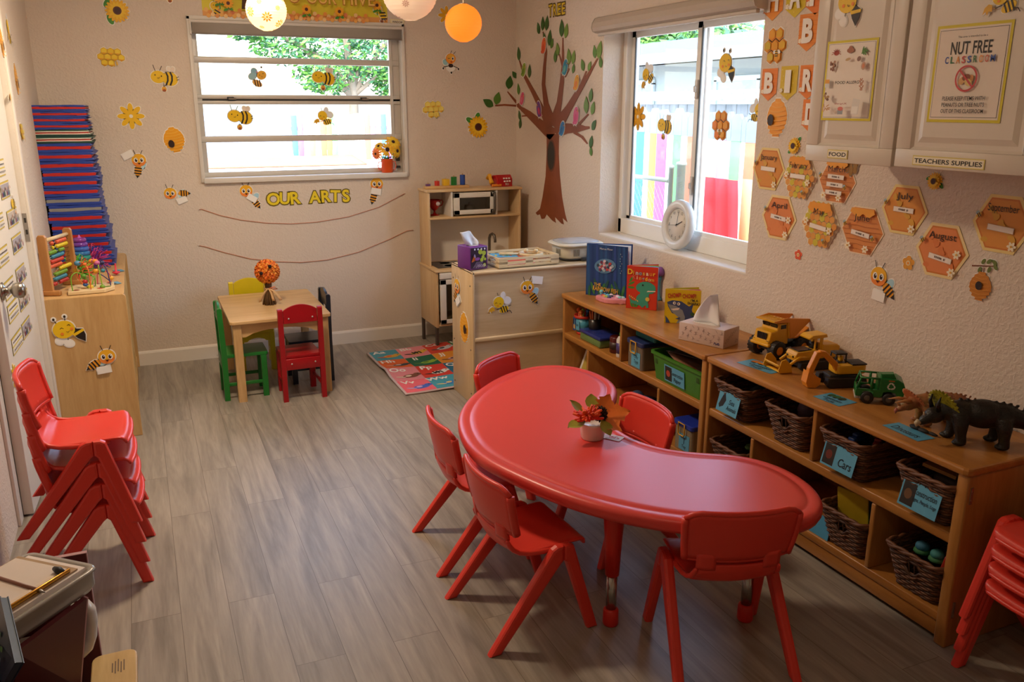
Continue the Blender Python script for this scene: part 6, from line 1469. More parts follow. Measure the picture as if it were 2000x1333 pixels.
m.tube([(0, -.02, .094), (.03, -.03, .104), (.045, -.028, .09), (.02, -.024, .09)], .003, plain('e07a4a', rough=.6), n=5); m.build('raffia_bow', t)
m = MB(); cen = Vector((0, 0, .188)); OF = [plain('ec8422', rough=.65, var=.2, scale=60), plain('e8701c', rough=.65, var=.2, scale=60), plain('f09c38', rough=.65, var=.2, scale=60)]
for k in range(30):
    z = 1 - 2 * (k + .5) / 30; ph = k * 2.39996; d = Vector((math.sqrt(1 - z * z) * math.cos(ph), math.sqrt(1 - z * z) * math.sin(ph), z))
    petals(m, cen + d * .040, d, .004, 9, .044, .022, OF[k % 3], -.3); petals(m, cen + d * .05, d, .002, 7, .03, .015, OF[(k + 1) % 3], -.5, 1)
m.build('flower_ball', t)
m = MB()
for d in ((.1, -.85, .5), (-.5, -.8, .05)):
    m.ball(cen + Vector(d).normalized() * .078, .0105, plain('24140e', rough=.9), 8)
m.build('flower_centres', t)
# pot on the kidney table
t = thing('autumn_flower_pot', 'white pot of orange autumn flowers with a price tag on the kidney table', 'flower pot', (-1.082, -3.10, .4503))
m = MB(); m.lathe([(.036, 0), (.039, .004), (.044, .05), (.046, .058), (.043, .058), (.04, .05), (.034, .044), (0, .044)], plain('e2d8d2', rough=.25), n=28); m.build('pot', t)
m = MB(); RF1 = [plain('d9381c', rough=.6, var=.2, scale=60), plain('e8591c', rough=.6, var=.2, scale=60)]
for k in range(64):
    d = Vector((rnd.gauss(-.2, .8), rnd.gauss(-.25, .7), rnd.uniform(.1, 1))).normalized(); c = Vector((-.022, -.008, .075)); l = rnd.uniform(.032, .055)
    m.tube([c, c + d * l * .6, c + d * l], [.0025, .006, .004], RF1[k % 2], n=5)
m.build('chrysanthemum', t)
m = MB(); c = Vector((.022, -.012, .085)); PC = plain('2c1c14', rough=.85)
for k in range(60):
    z = 1 - 2 * (k + .5) / 60; ph = k * 2.4; d = Vector((math.sqrt(1 - z * z) * math.cos(ph), math.sqrt(1 - z * z) * math.sin(ph), z * 1.2)); m.tube([c + d * .006, c + d * .020, c + d * .025], [.004, .0045, .001], PC, n=4)
m.build('pine_cone', t)
def leafshape(m, base, dirv, up, L_, W_, mat_, lobes=0, curl=.2):
    d = Vector(dirv).normalized(); u = Vector(up); s_ = d.cross(u).normalized(); u = s_.cross(d)
    prof = [(0, .05), (.12, .5), (.25, .75), (.34, .5), (.45, 1.0), (.56, .62), (.66, .78), (.76, .4), (.88, .26), (1, .02)] if lobes else [(0, .05), (.2, .55), (.4, .9), (.6, 1), (.8, .7), (1, .05)]
    V = []; F = []
    for t_, w in prof:
        c = Vector(base) + d * L_ * t_ - u * curl * L_ * t_ * t_; V += [tuple(c + s_ * W_ * w / 2 + u * .004), tuple(c), tuple(c - s_ * W_ * w / 2 + u * .004)]
    for i in range(len(prof) - 1):
        for j in range(2): F.append((i * 3 + j, (i + 1) * 3 + j, (i + 1) * 3 + j + 1, i * 3 + j + 1))
    m.add(V, F, mat_, True)
YG = plain('9a9a2c', rough=.6, var=.25, scale=50); MAP = plain('e0741c', rough=.6, var=.15, scale=50)
for b, d, L_, W_, mt, lo in (((-.03, .0, .06), (-1, -.3, .15), .075, .045, YG, 0), ((-.02, .02, .07), (-.5, .4, .9), .075, .04, YG, 0), ((.01, .02, .08), (.2, .5, .8), .07, .05, YG, 0), ((.012, -.03, .07), (.25, -.8, -.5), .06, .05, YG, 0), ((.03, .0, .07), (1, -.25, .25), .105, .1, MAP, 1), ((.03, .0, .085), (.6, .1, 1), .07, .075, MAP, 1), ((.03, -.02, .06), (.5, -.8, -.15), .07, .06, MAP, 1)):
    m = MB(); leafshape(m, b, d, (0, -.7, 1) if lo else (0, -.3, 1), L_, W_, mt, lo); m.build('leaf', t)
m = MB(); W = Matrix.Translation((.062, -.028, .0012)) @ rotz(-.95); m.box(-.034, .034, -.022, .022, 0, .0006, paper('e6ddce'), M=W); m.text("dd's", .017, paper('c8443c'), W @ loc(.006, .002, .0009), .02)
for k in range(3): m.box(-.02, .02 - k * .006, -.012 - k * .0035, -.0105 - k * .0035, .0006, .0008, paper('b9a8a0'), M=W)
m.build('price_tag', t)

# ------------------------------------------------------------------ alphabet rug
t = thing('alphabet_rug', 'rumpled alphabet picture rug on the floor beside the birch divider', 'rug', (0, 0, 0))
RX0, RX1, RY0, RY1 = -1.178, -.46, -1.185, -.318
RCOL = [['4f9aa8', 'e08a92', 'd0402c', '2a7a3c'], ['e0652a', '1f6a4a', 'dd8f2a', 'c8503a'], ['d98890', 'd63c2a', '1f6a8a', 'e0a03a'], ['ea6a7a', '45a0b4', '4a9a6a', 'd06a8a']]
def rz_(x, y): 
    u = (x - RX0) / (RX1 - RX0); v = (RY1 - y) / (RY1 - RY0)
    return .006 + .020 * max(0, math.sin((u - .25) * 3.4)) * max(0, 1 - abs(v - .12) * 2.6) + .016 * max(0, 1 - abs(v - .5) * 7) * max(0, 1 - u * 1.2) + .006 * (1 + math.sin(u * 9 + v * 4)) * .5
m = MB(); ROWH = (RY1 - RY0) / 4; CW_ = (RX1 - RX0) / 4
EDGE = plain('c9b8bc', rough=.8)
def rs(u, v): x = RX0 + u * (RX1 - RX0); y = RY1 - v * (RY1 - RY0); return (x, y, rz_(x, y))
m.sheet(rs, 36, 36, .007, EDGE)
def on_rug(P, c, lift):
    V = []; F = []
    m.add([(x, y, rz_(x, y) + .0036 + lift) for x, y in P], [tuple(range(len(P)))], plain(c, rough=.85, var=.06, scale=80))
letters = [['Aa', 'Bb', 'Cc', 'Dd'], ['Hh', 'Ii', 'Jj', 'Kk'], ['Oo', 'Pp', 'Qq', 'Rr'], ['Vv', 'Ww', 'Xx', 'Yy']]
CW_X = [RX0 + .008 + k * CW_ for k in range(5)]
for r in range(4):
    for c in range(4):
        x0, y1 = RX0 + .012 + c * (CW_ - .005), RY1 - .012 - r * (ROWH - .006); w_, h_ = CW_ - .006, ROWH - .007; nn = 8
        V = []; F = []
        for i in range(nn + 1):
            for j in range(nn + 1): x = x0 + w_ * i / nn; y = y1 - h_ * j / nn; V.append((x, y, rz_(x, y) + .0044))
        for i in range(nn):
            for j in range(nn): F.append((i * (nn + 1) + j, i * (nn + 1) + j + 1, (i + 1) * (nn + 1) + j + 1, (i + 1) * (nn + 1) + j))
        m.add(V, F, plain(RCOL[r][c], rough=.85, var=.06, scale=80))
        Vt, Ft, bb = text2d(letters[r][c], .03); k = .052 / .72
        m.add([(x0 + .055 + x * k, y1 - .062 + y * k, rz_(x0 + .055 + x * k, y1 - .062 + y * k) + .0056) for x, y in Vt], Ft, plain('efe9e2', rough=.8))
        ax, ay = x0 + w_ * .62, y1 - h_ * .66
        def E(cx, cy, rx, ry, cc, q=0, lift=.0054): on_rug([(ax + cx + rx * math.cos(a * PI / 8) * math.cos(q) - ry * math.sin(a * PI / 8) * math.sin(q), ay + cy + rx * math.cos(a * PI / 8) * math.sin(q) + ry * math.sin(a * PI / 8) * math.cos(q)) for a in range(16)], cc, lift - .0036)
        a1, a2 = [['d8a83a', 'd8603a'], ['e0b03a', '2a2320'], ['c8ccd0', '4a4a50'], ['8a9a4a', '5a6a2a'], ['3a4448', 'd8b8a8'], ['8ab83a', '5f8a2c'], ['d8a8a8', '6a4a3a'], ['c8a87a', '7a5a3a'], ['7a4a34', 'e0d0b8'], ['e8e4dc', '2a2422'], ['d8d0c0', '3a5a7a'], ['8a6a4a', 'd8b88a'], ['4a6ac8', 'c8a8d8'], ['3a86d0', 'd8c88a'], ['e8e0d0', '4a4a4a'], ['c89a5a', '7a4a2c']][r * 4 + c]
        E(0, 0, .05, .028, a1, .2); E(.045, .022, .024, .02, a1, 0, .0057); E(-.012, .004, .02, .014, a2, .4, .0060); E(-.06, -.008, .03, .008, a2, -.3, .0057); E(.05, .026, .005, .005, '201814', 0, .0063)
        if (r, c) in ((0, 1), (2, 1)):
            for q in (-.03, -.008, .014): E(q, .0, .006, .026, '2a2320', .2, .0064)
m.build('rug_cloth', t)
# ------------------------------------------------------------------ picture books and things on the first shelf unit
ST = SZ + .0003
def standing_book(p0, p1, H, cover, label, spread=.5, pages=('f2efe6',), th=.006, lean=0.0):
    """book standing open like a V: front cover from spine p0 to fore-edge p1"""
    p0, p1 = Vector((*p0, ST)), Vector((*p1, ST)); w = (p1 - p0).length; a = math.atan2((p1 - p0).y, (p1 - p0).x)
    t = thing('picture_book', label, 'book', p0, a, 'picture books standing on the shelf top')
    m = MB(); m.box(0, w, 0, .0025, 0, H, plain(cover, rough=.3), bev=.0006, seg=1); m.box(-.002, .0015, 0, th * .5, 0, H, plain(cover, rough=.3)); fc = m.build('front_cover', t)
    m = MB(); n = len(pages)
    for k, c in enumerate(pages):
        b = spread * (k + 1) / (n + 1); m.box(.0, w * .985, -.0012, .0012, .002, H - .003, paper(c), M=loc(0, .003 + .0015 * k, 0) @ rotz(b))
    m.build('pages', t)
    m = MB(); m.box(0, w, 0, .0025, 0, H, plain(cover, rough=.3), bev=.0006, seg=1, M=loc(0, th, 0) @ rotz(spread)); m.build('back_cover', t)
    d = Decal((0, 0, 0), 'back', 1, 0, edge=0, back=None); d.W = Matrix(((1, 0, 0, 0), (0, 0, -1, 0), (0, 1, 0, 0), (0, 0, 0, 1))); d.z = .0003; d.step = .0002
    return t, d, w, H
# tall blue book
a = onz(1144.5, 575.5, ST); b = onz(1225, 586, ST); dv = (b - a).normalized() * .232; b = a + dv
t, d, w, H = standing_book((a.x, a.y), (b.x, b.y), .272, '1f3f7a', 'tall deep-blue picture book titled in gold standing on the shelf under the window', .38, ('eef2f4', 'e4ecf0'), .008)
d.rect(.002, w - .002, .002, H - .002, '24457f')
for k in range(9): d.poly([(w * k / 9, H - .003), (w * (k + .5) / 9, H - .003), (w * (k + .9) / 9, .01), (w * (k + .2) / 9, .01)], ['2a5590', '1f3c78', '2d4a92', '234f86'][k % 4], False)
for k in range(11): d.ell(.02 + k * .0195, .02 + .02 * (k % 3), .008, .035, ['2f6a4a', '3a7a44', '2a5a5a'][k % 3], .4 * math.sin(k), n=10, backing=False)
d.ell(w * .47, H * .6, .062, .038, '5a86b0', .15, backing=False)
for k in range(22): d.ell(w * .47 + .045 * math.cos(k * 2.4) * math.sqrt(k / 22), H * .6 + .028 * math.sin(k * 2.4) * math.sqrt(k / 22), .0085, .007, ['c88a9a', 'd8c8d8', '7a3a5a', '9ab8c8', 'b84a4a', '3a4a5a'][k % 6], k, n=10, backing=False)
d.txt('THE', .016, w * .3, H * .235, 'd8a83a', .02); d.txt('RAINBOW FISH', .024, w * .5, H * .15, 'd8a83a', .02, width=w * .62, rot=-.05)
d.txt('Marcus Pfister', .010, w * .5, H * .93, 'c8d0dc', .0, width=w * .32)
for k in range(9): d.ell(w * .86 + .006 * math.sin(k * 2), H * (.5 + k * .045), .0018, .0018, 'dfe8f0', n=8, backing=False)
d.build('cover_print', t, fix=False)
# red dinosaur book
a = onz(1223, 601.5, ST); b = onz(1282, 607.5, ST); b = a + (b - a).normalized() * .152
t, d, w, H = standing_book((a.x, a.y), (b.x, b.y), .212, 'c8301e', 'red board book with a green dinosaur standing beside the tall blue book', .55, ('f0b8c0', '6f9ad0', '5fae4a', 'e8d060'), .01)
d.rect(.002, w - .002, .002, H - .002, 'cc3a22')
for x, y, q in ((.012, .12, .5), (.015, .135, 1.0), (.01, .105, .0), (.04, .012, 1.4), (.03, .012, 1.9), (.05, .012, 1.0)): d.ell(x + .012 * math.cos(q), y + .012 * math.sin(q), .018, .006, '4a8a3a', q, n=10, backing=False)
TE = '3f9a86'
d.ell(w * .6, H * .52, w * .30, H * .135, TE, .12, backing=False).ell(w * .78, H * .50, w * .17, H * .12, TE, 0, backing=False)
d.ell(w * .52, H * .22, w * .2, H * .15, TE, .4, backing=False); d.poly([(w * .45, H * .4), (w * .75, H * .42), (w * .72, H * .16), (w * .4, H * .14)], TE, False)
d.poly([(w * .42, H * .18), (w * .2, H * .2), (w * .06, H * .3), (w * .16, H * .13), (w * .4, H * .09)], TE, False); d.rect(w * .5, w * .58, H * .05, H * .15, TE); d.rect(w * .66, w * .74, H * .05, H * .15, TE)
d.poly([(w * .66, H * .42), (w * .95, H * .44), (w * .95, H * .46), (w * .7, H * .45)], 'e8e0d4', False); d.ell(w * .53, H * .57, .0045, .0045, '1c1a1a', n=12, backing=False); d.ell(w * .7, H * .25, w * .07, H * .05, 'd8c05a', .4, n=12, backing=False)
for k in range(6): d.poly([(w * (.08 + k * .055), H * (.3 - k * .022)), (w * (.13 + k * .055), H * (.28 - k * .022)), (w * (.11 + k * .055), H * (.33 - k * .022))], 'e0c46a', False)
for i, (ch, c) in enumerate(zip('Dinosaur', ['e8c83a', 'd8a83a', 'c8d0d4', '6f9fb0', 'e0b04a', 'e8d8c0', 'd88a3a', 'e8c83a'])): d.txt(ch, .026 if i == 0 else .02, w * (.1 + i * .113), H * .87 - .004 * (i > 0), c, .03)
for i, (ch, c) in enumerate(zip('Kingdom', ['c86a5a', 'e8d8c0', 'd8b04a', '8fb0b8', 'e8c83a', 'd8c0a0', 'd8a83a'])): d.txt(ch, .018, w * (.24 + i * .1), H * .75 - .003 * i * .4, c, .02)
d.build('cover_print', t, fix=False)
# yellow shark book
a = onz(1297.5, 630.5, ST); b = onz(1370, 635, ST); b = a + (b - a).normalized() * .158
t, d, w, H = standing_book((a.x, a.y), (b.x, b.y), .158, 'd8b81a', 'yellow board book with a grey-blue shark behind the leaf-print tissue box', .42, ('d84a7a', 'd84a7a', 'd8d83a'), .012)
d.rect(.002, w - .002, .002, H - .002, 'dcbc1c')
NV, GY = '3f4f7a', '8a9298'
d.poly([(w * .05, H * .62), (w * .2, H * .68), (w * .45, H * .66), (w * .68, H * .52), (w * .8, H * .6), (w * .76, H * .42), (w * .84, H * .2), (w * .7, H * .01), (w * .36, H * .01), (w * .5, H * .22), (w * .2, H * .3), (w * .08, H * .5)], NV, False)
d.poly([(w * .07, H * .56), (w * .3, H * .52), (w * .5, H * .4), (w * .58, H * .2), (w * .56, H * .01), (w * .34, H * .01), (w * .42, H * .16), (w * .2, H * .34)], GY, False)
d.poly([(w * .16, H * .42), (w * .42, H * .47), (w * .38, H * .4), (w * .24, H * .38)], 'e8d8d0', False); d.ell(w * .26, H * .6, .007, .007, 'f0ece4', n=12, backing=False).ell(w * .38, H * .58, .007, .007, 'f0ece4', n=12, backing=False).ell(w * .27, H * .6, .003, .003, '1c1a1a', n=8, backing=False).ell(w * .37, H * .58, .003, .003, '1c1a1a', n=8, backing=False)
d.poly([(w * .02, H * .22), (w * .1, H * .12), (w * .16, H * .01), (w * .04, H * .01)], NV, False); d.ell(w * .78, H * .3, .009, .009, '3a5a3a', n=14, backing=False); d.poly([(w * .3, H * .14), (w * .44, H * .2), (w * .42, H * .12)], NV, False)
d.txt('CHOMP!', .02, w * .25, H * .83, 'b8402a', .03, width=w * .38, rot=.12); d.txt('CHOMP!', .02, w * .67, H * .83, 'b8402a', .03, width=w * .38, rot=.05); d.txt("I'M A", .011, w * .82, H * .70, '2a2420', .02); d.txt('SHARK!', .012, w * .8, H * .61, '2a2420', .02, rot=-.08)
d.build('cover_print', t, fix=False)
# pink activity pad
p = onz(1190, 590, ST); t = thing('pink_activity_pad', 'pink cloud-shaped sensory pad with coloured buttons in front of the tall blue book', 'toy pad', (p.x + .012, p.y, ST), -1.15)
PKP = plain('e0909a', rough=.35)
def blob(n=40): return [((.088 + .007 * math.cos(5 * a)) * math.cos(a) * 1.0, (.05 + .005 * math.cos(4 * a)) * math.sin(a)) for a in [2 * PI * k / n for k in range(n)]]
m = MB(); m.prism(blob(), .026, PKP, bev=.006); m.build('base', t)
for k, (x, y, c) in enumerate(((-.06, .018, '6ab8c8'), (-.045, -.01, 'b83a4a'), (-.03, -.02, 'e0a04a'), (-.012, -.026, '9ab84a'), (.006, -.028, '3a4a7a'), (.0, .0, '3a3a4a'), (.03, .01, 'f0e8f0'), (.05, .0, '8ad0c8'), (.045, -.02, 'e0a0b0'), (.02, .025, 'd8a0c8'), (-.02, .025, 'f0d8e0'), (.062, .012, 'a8d8d0'), (-.03, .008, '6ab8d8'))):
    m = MB(); m.ball((x, y, .027), (.012, .008, .008), plain(c, rough=.35), 10); m.build('button', t)
m = MB(); m.ball((-.068, .004, .042), .010, plain('7ac8c8', rough=.3), 10); m.lathe([(.006, .026), (.006, .036)], plain('7ac8c8'), c=(-.068, .004, 0), n=8); m.build('knob', t)
# little purple and blue toy behind the red book
p = onz(1284, 590, ST); t = thing('purple_toy_mallet', 'small purple-headed blue toy standing half hidden behind the red dinosaur book', 'toy', (p.x + .024, p.y + .03, ST))
m = MB(); m.lathe([(.016, 0), (.016, .01), (.009, .02), (.009, .10), (.013, .11), (.011, .13)], plain('4a9ac0', rough=.35), n=14); m.build('handle', t)
m = MB(); m.lathe([(.0, .125), (.022, .13), (.026, .145), (.022, .162), (.012, .172), (0, .175)], plain('8a5ab0', rough=.35), n=16); m.build('head', t)
# leaf print tissue box
p0, p1 = onz(1325, 663, ST), onz(1414, 683, ST); a = math.atan2((p1 - p0).y, (p1 - p0).x); wl = (p1 - p0).length
t = thing('tissue_box', 'long beige leaf-print tissue box where the two shelf units meet', 'tissue box', p0, a)
BOXP = plain('c9b4a8', rough=.5); wl = .218
m = MB(); m.box(0, wl, 0, .118, 0, .078, BOXP, bev=.002)
LFM = paper('a8948c')
for k in range(58):
    x = .01 + (k * .0371) % (wl - .02); z = .012 + (k * .0173) % .056; q = k * 1.7; c_, s_ = math.cos(q), math.sin(q)
    m.add([(x - .011 * c_, -.0004, z - .011 * s_), (x - .0016 * s_, -.0004, z + .0016 * c_), (x + .011 * c_, -.0004, z + .011 * s_), (x + .0016 * s_, -.0004, z - .0016 * c_)], [(0, 1, 2, 3)], LFM)
for k in range(26):
    y = .008 + (k * .0297) % .1; z = .012 + (k * .0173) % .056; q = k * 1.7; c_, s_ = math.cos(q), math.sin(q)
    m.add([(wl + .0004, y - .010 * c_, z - .010 * s_), (wl + .0004, y - .0016 * s_, z + .0016 * c_), (wl + .0004, y + .010 * c_, z + .010 * s_), (wl + .0004, y + .0016 * s_, z - .0016 * c_)], [(0, 1, 2, 3)], LFM)
m.text('Puffs', .011, paper('3a3a6a'), loc(wl - .032, -.0006, .016) @ RX, .02, .3); m.build('box', t)
m = MB(loc(wl * .45, .058, .078)); m.prism(rrect(.06, .022, .02), .0012, plain('e0dcd8', rough=.4)); m.build('opening', t)
m = MB(loc(wl * .46, .058, .078)); tissue_sheet(m, .125, .07, TIS, 1); m.build('tissue', t)

# ------------------------------------------------------------------ inside the first unit
UZ = .3554
def label_card(parent, M, w, h, lines, name='label_card', img=None, lab=None):
    d = Decal((0, 0, 0), 'back', 1, 0, edge=0, back=None); d.W = M; d.z = .0006; d.step = .0002
    d.rect(-w / 2, w / 2, -h / 2, h / 2, '5fa4c4')
    if img == 'shark': d.poly([(-w * .42, -h * .2), (-w * .3, h * .3), (-w * .22, h * .42), (-w * .12, h * .1), (-w * .2, -h * .2), (-w * .36, -h * .34)], '2a2c30', False)
    elif img: d.rect(-w * .46, -w * .12, -h * .42, h * .42, '2f2a26'); d.ell(-w * .3, 0, w * .1, h * .2, img, n=12, backing=False)
    for t_, s_, x, y, ww in lines: d.txt(t_, s_, x * w, y * h, '1c2730', .01, width=ww * w, shear=.12)
    o = d.build(name, parent, fix=False)
    if lab: o['label'] = lab
    return o
FX = Matrix(((0, 0, -1, 0), (-1, 0, 0, 0), (0, 1, 0, 0), (0, 0, 0, 1)))     # card facing into the room
t = thing('pen_bucket', 'red and teal pail of pens and stickers at the wall end of the upper shelf', 'pail', (-.30, -1.575, UZ))
m = MB(); m.lathe([(.036, 0), (.037, .014)], plain('c83a2a', rough=.4), n=20); m.lathe([(.037, .014), (.044, .088)], plain('4a9ab4', rough=.4), n=20); m.lathe([(.044, .088), (.05, .09), (.051, .104), (.047, .104), (.044, .09)], plain('c83a2a', rough=.4), n=20); m.build('pail', t)
label_card(t, loc(-.0425, -.006, .052) @ rotz(.25) @ FX, .04, .05, [('Pen', .016, .0, .05, .6)])
for k, (x, y, c, q) in enumerate((('-.01', '.02', 'd8602a', .1), ('.01', '-.01', '2f5a9a', -.2), ('.02', '.015', 'c83a2a', .2), ('-.02', '-.015', 'd8732a', -.1), ('0', '.0', '8a9a3a', .15))):
    x, y = float(x), float(y); m = MB(); m.tube([(x * .5, y * .5, .03), (x * 1.4, y * 1.4 + q * .03, .125)], .007, plain(c, rough=.4), n=8); m.ball((x * 1.4, y * 1.4 + q * .03, .125), .012, plain(c, rough=.4), 8); m.build('pen', t)
m = MB(); m.poly = None; m.box(-.0470, -.0462, .0, .03, .02, .09, paper('2a4a8a')); m.box(-.0478, -.0472, .004, .022, .03, .052, paper('d8a83a')); m.box(-.0478, -.0472, .01, .028, .055, .08, paper('1f2f4a')); m.build('sticker', t)
t = thing('pencil_box', 'clear pencil box with blue lid on the upper shelf beside the pen pail', 'pencil box', (-.29, -1.765, UZ))
m = MB(); m.box(-.075, .06, -.105, .105, 0, .038, plain('7a9a5a', rough=.2, trans=.3), bev=.006); m.build('box', t)
m = MB(); m.box(-.079, .064, -.11, .11, .038, .056, plain('2f3f96', rough=.25, trans=.2), bev=.006); m.build('lid', t)
t = thing('marker_cup', 'dark cup of grey markers standing on the blue-lidded pencil box', 'cup', (-.30, -1.70, UZ + .0563))
m = MB(); m.lathe([(.03, 0), (.032, .004), (.033, .055), (.030, .055), (.029, .006), (0, .006)], plain('2a2624', rough=.3, trans=.3), n=18); m.build('cup', t)
for k in range(11): 
    q = k * 2.4; r = .022 * math.sqrt((k + .5) / 11); m = MB(); m.tube([(r * math.cos(q) * .8, r * math.sin(q) * .8, .008), (r * math.cos(q) * 1.3, r * math.sin(q) * 1.3, .095 + .01 * (k % 3))], .005, plain(['8a847c', '3a3836', 'a89a86', '2f3a5a', 'c8602a'][k % 5], rough=.4), n=7); m.build('marker', t)
t = thing('dark_red_jar', 'dark red jar beside the green-capped glue bottle on the upper shelf', 'jar', (-.32, -1.955, UZ))
m = MB(); m.lathe([(.03, 0), (.033, .004), (.033, .075), (.03, .082)], plain('5a1c18', rough=.2, trans=.2), n=20); m.build('jar', t)
m = MB(); m.lathe([(.0338, .02), (.0338, .055)], plain('3a2420', rough=.4), n=20); m.build('label_band', t)
t = thing('glue_bottle', 'white and purple glue bottle with green cap next to the shelf divider', 'bottle', (-.335, -2.035, UZ))
m = MB(); m.lathe([(.026, 0), (.028, .004), (.028, .085), (.02, .1), (.014, .104)], plain('d8d2cc', rough=.4), n=18); m.build('bottle', t)
m = MB(); m.lathe([(.0284, .02), (.0284, .072)], plain('4a3a7a', rough=.4), n=18); m.build('label_band', t)
m = MB(); m.lathe([(.015, .1), (.016, .118), (.01, .124), (.008, .14), (0, .142)], plain('3a8a2a', rough=.4), n=16); m.build('cap', t)
t = thing('folded_paper_box', 'dark teal and red box deep behind the pencil box on the upper shelf', 'box', (-.15, -1.93, UZ))
m = MB(); m.box(-.06, .06, -.12, .13, 0, .09, plain('3a2a24', rough=.5), bev=.003); m.box(-.064, -.058, -.10, .10, .05, .085, plain('2f6a74', rough=.5)); m.box(-.064, -.058, -.02, .10, .012, .04, plain('6a3024', rough=.5)); m.build('box', t)
def latch_tub(at, lid, body, label, sx=.075, sy=.065, h=.11, lines=(), lc=1):
    t = thing('storage_tub', label, 'storage tub', at)
    m = MB(); m.prism(rrect(sx, sy, .015), h, plain(body, rough=.25, trans=.3), bev=.003); m.build('tub', t)
    m = MB(); m.prism(rrect(sx + .006, sy + .006, .016), .022, plain(lid, rough=.35), M=loc(0, 0, h), bev=.004); m.build('lid', t)
    m = MB(); x = -sx - .010; m.tube([(x, -.022, h + .018), (x, -.022, h - .03), (x, -.016, h - .036), (x, .016, h - .036), (x, .022, h - .03), (x, .022, h + .018)], .0032, plain('d8a02a', rough=.4), n=7, closed=True); m.build('latch', t)
    label_card(t, loc(-sx - .0008, -.012, h * .40) @ FX, .075, .072, lines); return t
latch_tub((-.30, -2.215, UZ), '2a3568', '8a7a6a', 'tub with dark blue lid, yellow latch and blue card on the upper shelf', lines=[('Clay', .016, .05, .2, .5), ('Toys', .018, .05, -.12, .5)])
m = MB(); m.prism(rrect(.075, .085, .012), .05, plain('1f6a6a', rough=.4), bev=.004); m.prism(rrect(.08, .09, .012), .008, plain('2a7a78', rough=.4), M=loc(0, 0, .04), bev=.002); o = m.build('teal_box'); o.location = (-.25, -2.215, UZ + .1324); tag(o, 'teal lidded box stacked on the tub with the yellow latch', 'box')
GB_ = plain('3f7a1c', rough=.35)
t = thing('green_bin', 'green plastic bin with blue construction paper card on the upper shelf', 'bin', (-.245, -2.545, UZ))
def bin_mesh(m, bx, by, tx, ty, h, mt, rim=.008, wall=.004):
    V = []; prof = [(bx, by, 0), (tx, ty, h - .014), (tx + rim, ty + rim, h - .012), (tx + rim, ty + rim, h), (tx - wall + .002, ty - wall + .002, h), (bx - wall, by - wall, .006)]
    k0 = None
    for x, y, z in prof: P = rrect(x, y, .02); k0 = len(P); V += [(a, b, z) for a, b in P]
    F = [tuple(range(k0))[::-1]]
    for r in range(len(prof) - 1):
        for i in range(k0): F.append((r * k0 + i, r * k0 + (i + 1) % k0, (r + 1) * k0 + (i + 1) % k0, (r + 1) * k0 + i))
    F.append(tuple((len(prof) - 1) * k0 + i for i in range(k0))); m.add(V, F, mt, False)
m = MB(); bin_mesh(m, .118, .178, .128, .192, .125, GB_); m.build('bin', t)
m = MB()
for y in (-.155, .155): m.box(-.1265, -.122, y - .012, y + .012, .07, .10, plain('2a5212', rough=.4), bev=.002)
m.build('handle_grip', t)
label_card(t, loc(-.1262, .012, .052) @ FX @ Matrix.Rotation(.08, 4, 'X'), .15, .075, [('Construction', .018, .13, .14, .6), ('Paper', .019, .16, -.2, .36)], img='b8452f')
for k, (c, x, y, q) in enumerate((('6a4a38', .0, -.05, .2), ('8a5a3a', -.02, .04, -.3), ('5a4a48', .03, .09, .5))):
    m = MB(); m.sheet(lambda u, v, q=q, k=k: ((u - .5) * .16, (v - .5) * .2, .01 * math.sin(u * 5 + k) + .012 * v), 6, 6, .002, plain(c, rough=.8)); o = m.build('paper_sheet'); o.location = (-.245 + x, -2.545 + y, UZ + .082 + k * .013); o.rotation_euler = (0, 0, q); tag(o, ['lowest brown sheet of paper in the green bin', 'rust-brown sheet of paper in the middle of the green bin', 'dark sheet of paper on top in the green bin'][k], 'paper', 'papers in the green bin')
LZ = .0984
latch_tub((-.30, -2.625, LZ), '2238a0', 'a8987a', 'tub with bright blue lid on the bottom shelf behind the chair in the table hollow', lines=[('I', .03, .0, .1, .1), ('Toy', .014, .0, -.25, .4)])
flatbook((-.28, -1.62, LZ), .1, .08, .09, .02, 'c8c2b8', 'white and yellow picture sheet on a pile on the bottom shelf', 'picture_frame', 'frame', None)
for k, (c, y) in enumerate((('e0dcd4', -1.60), ('c8a83a', -1.63), ('d8d4cc', -1.655))):
    m = MB(); m.box(-.002, .002, -.10, .10, 0, .15, paper(c), M=Matrix.Rotation(.35, 4, 'Y')); m.box(-.0036, -.0021, -.08, .08, .02, .13, paper('b8a04a' if k != 1 else 'e8dcc0'), M=Matrix.Rotation(.35, 4, 'Y')); o = m.build('picture_board'); o.location = (-.30 + .022 * k, -1.63, LZ + .0215); tag(o, ['front white picture board leaning on the bottom shelf below the pen pail', 'yellow picture board in the middle of the leaning boards below the pen pail', 'rear pale picture board of the leaning boards below the pen pail'][k], 'picture board', 'boards leaning on the bottom shelf')
m = MB(); m.ball((0, 0, .045), (.07, .08, .045), plain('2a3a5a', rough=.9, bump=.5)); m.ball((-.02, .06, .075), (.035, .035, .03), plain('34486a', rough=.9, bump=.5)); m.ball((.01, -.07, .03), (.03, .04, .03), plain('34486a', rough=.9, bump=.5)); o = m.build('soft_toy'); o.location = (-.27, -2.18, LZ); tag(o, 'dark blue soft toy in the shadow of the bottom shelf', 'soft toy')

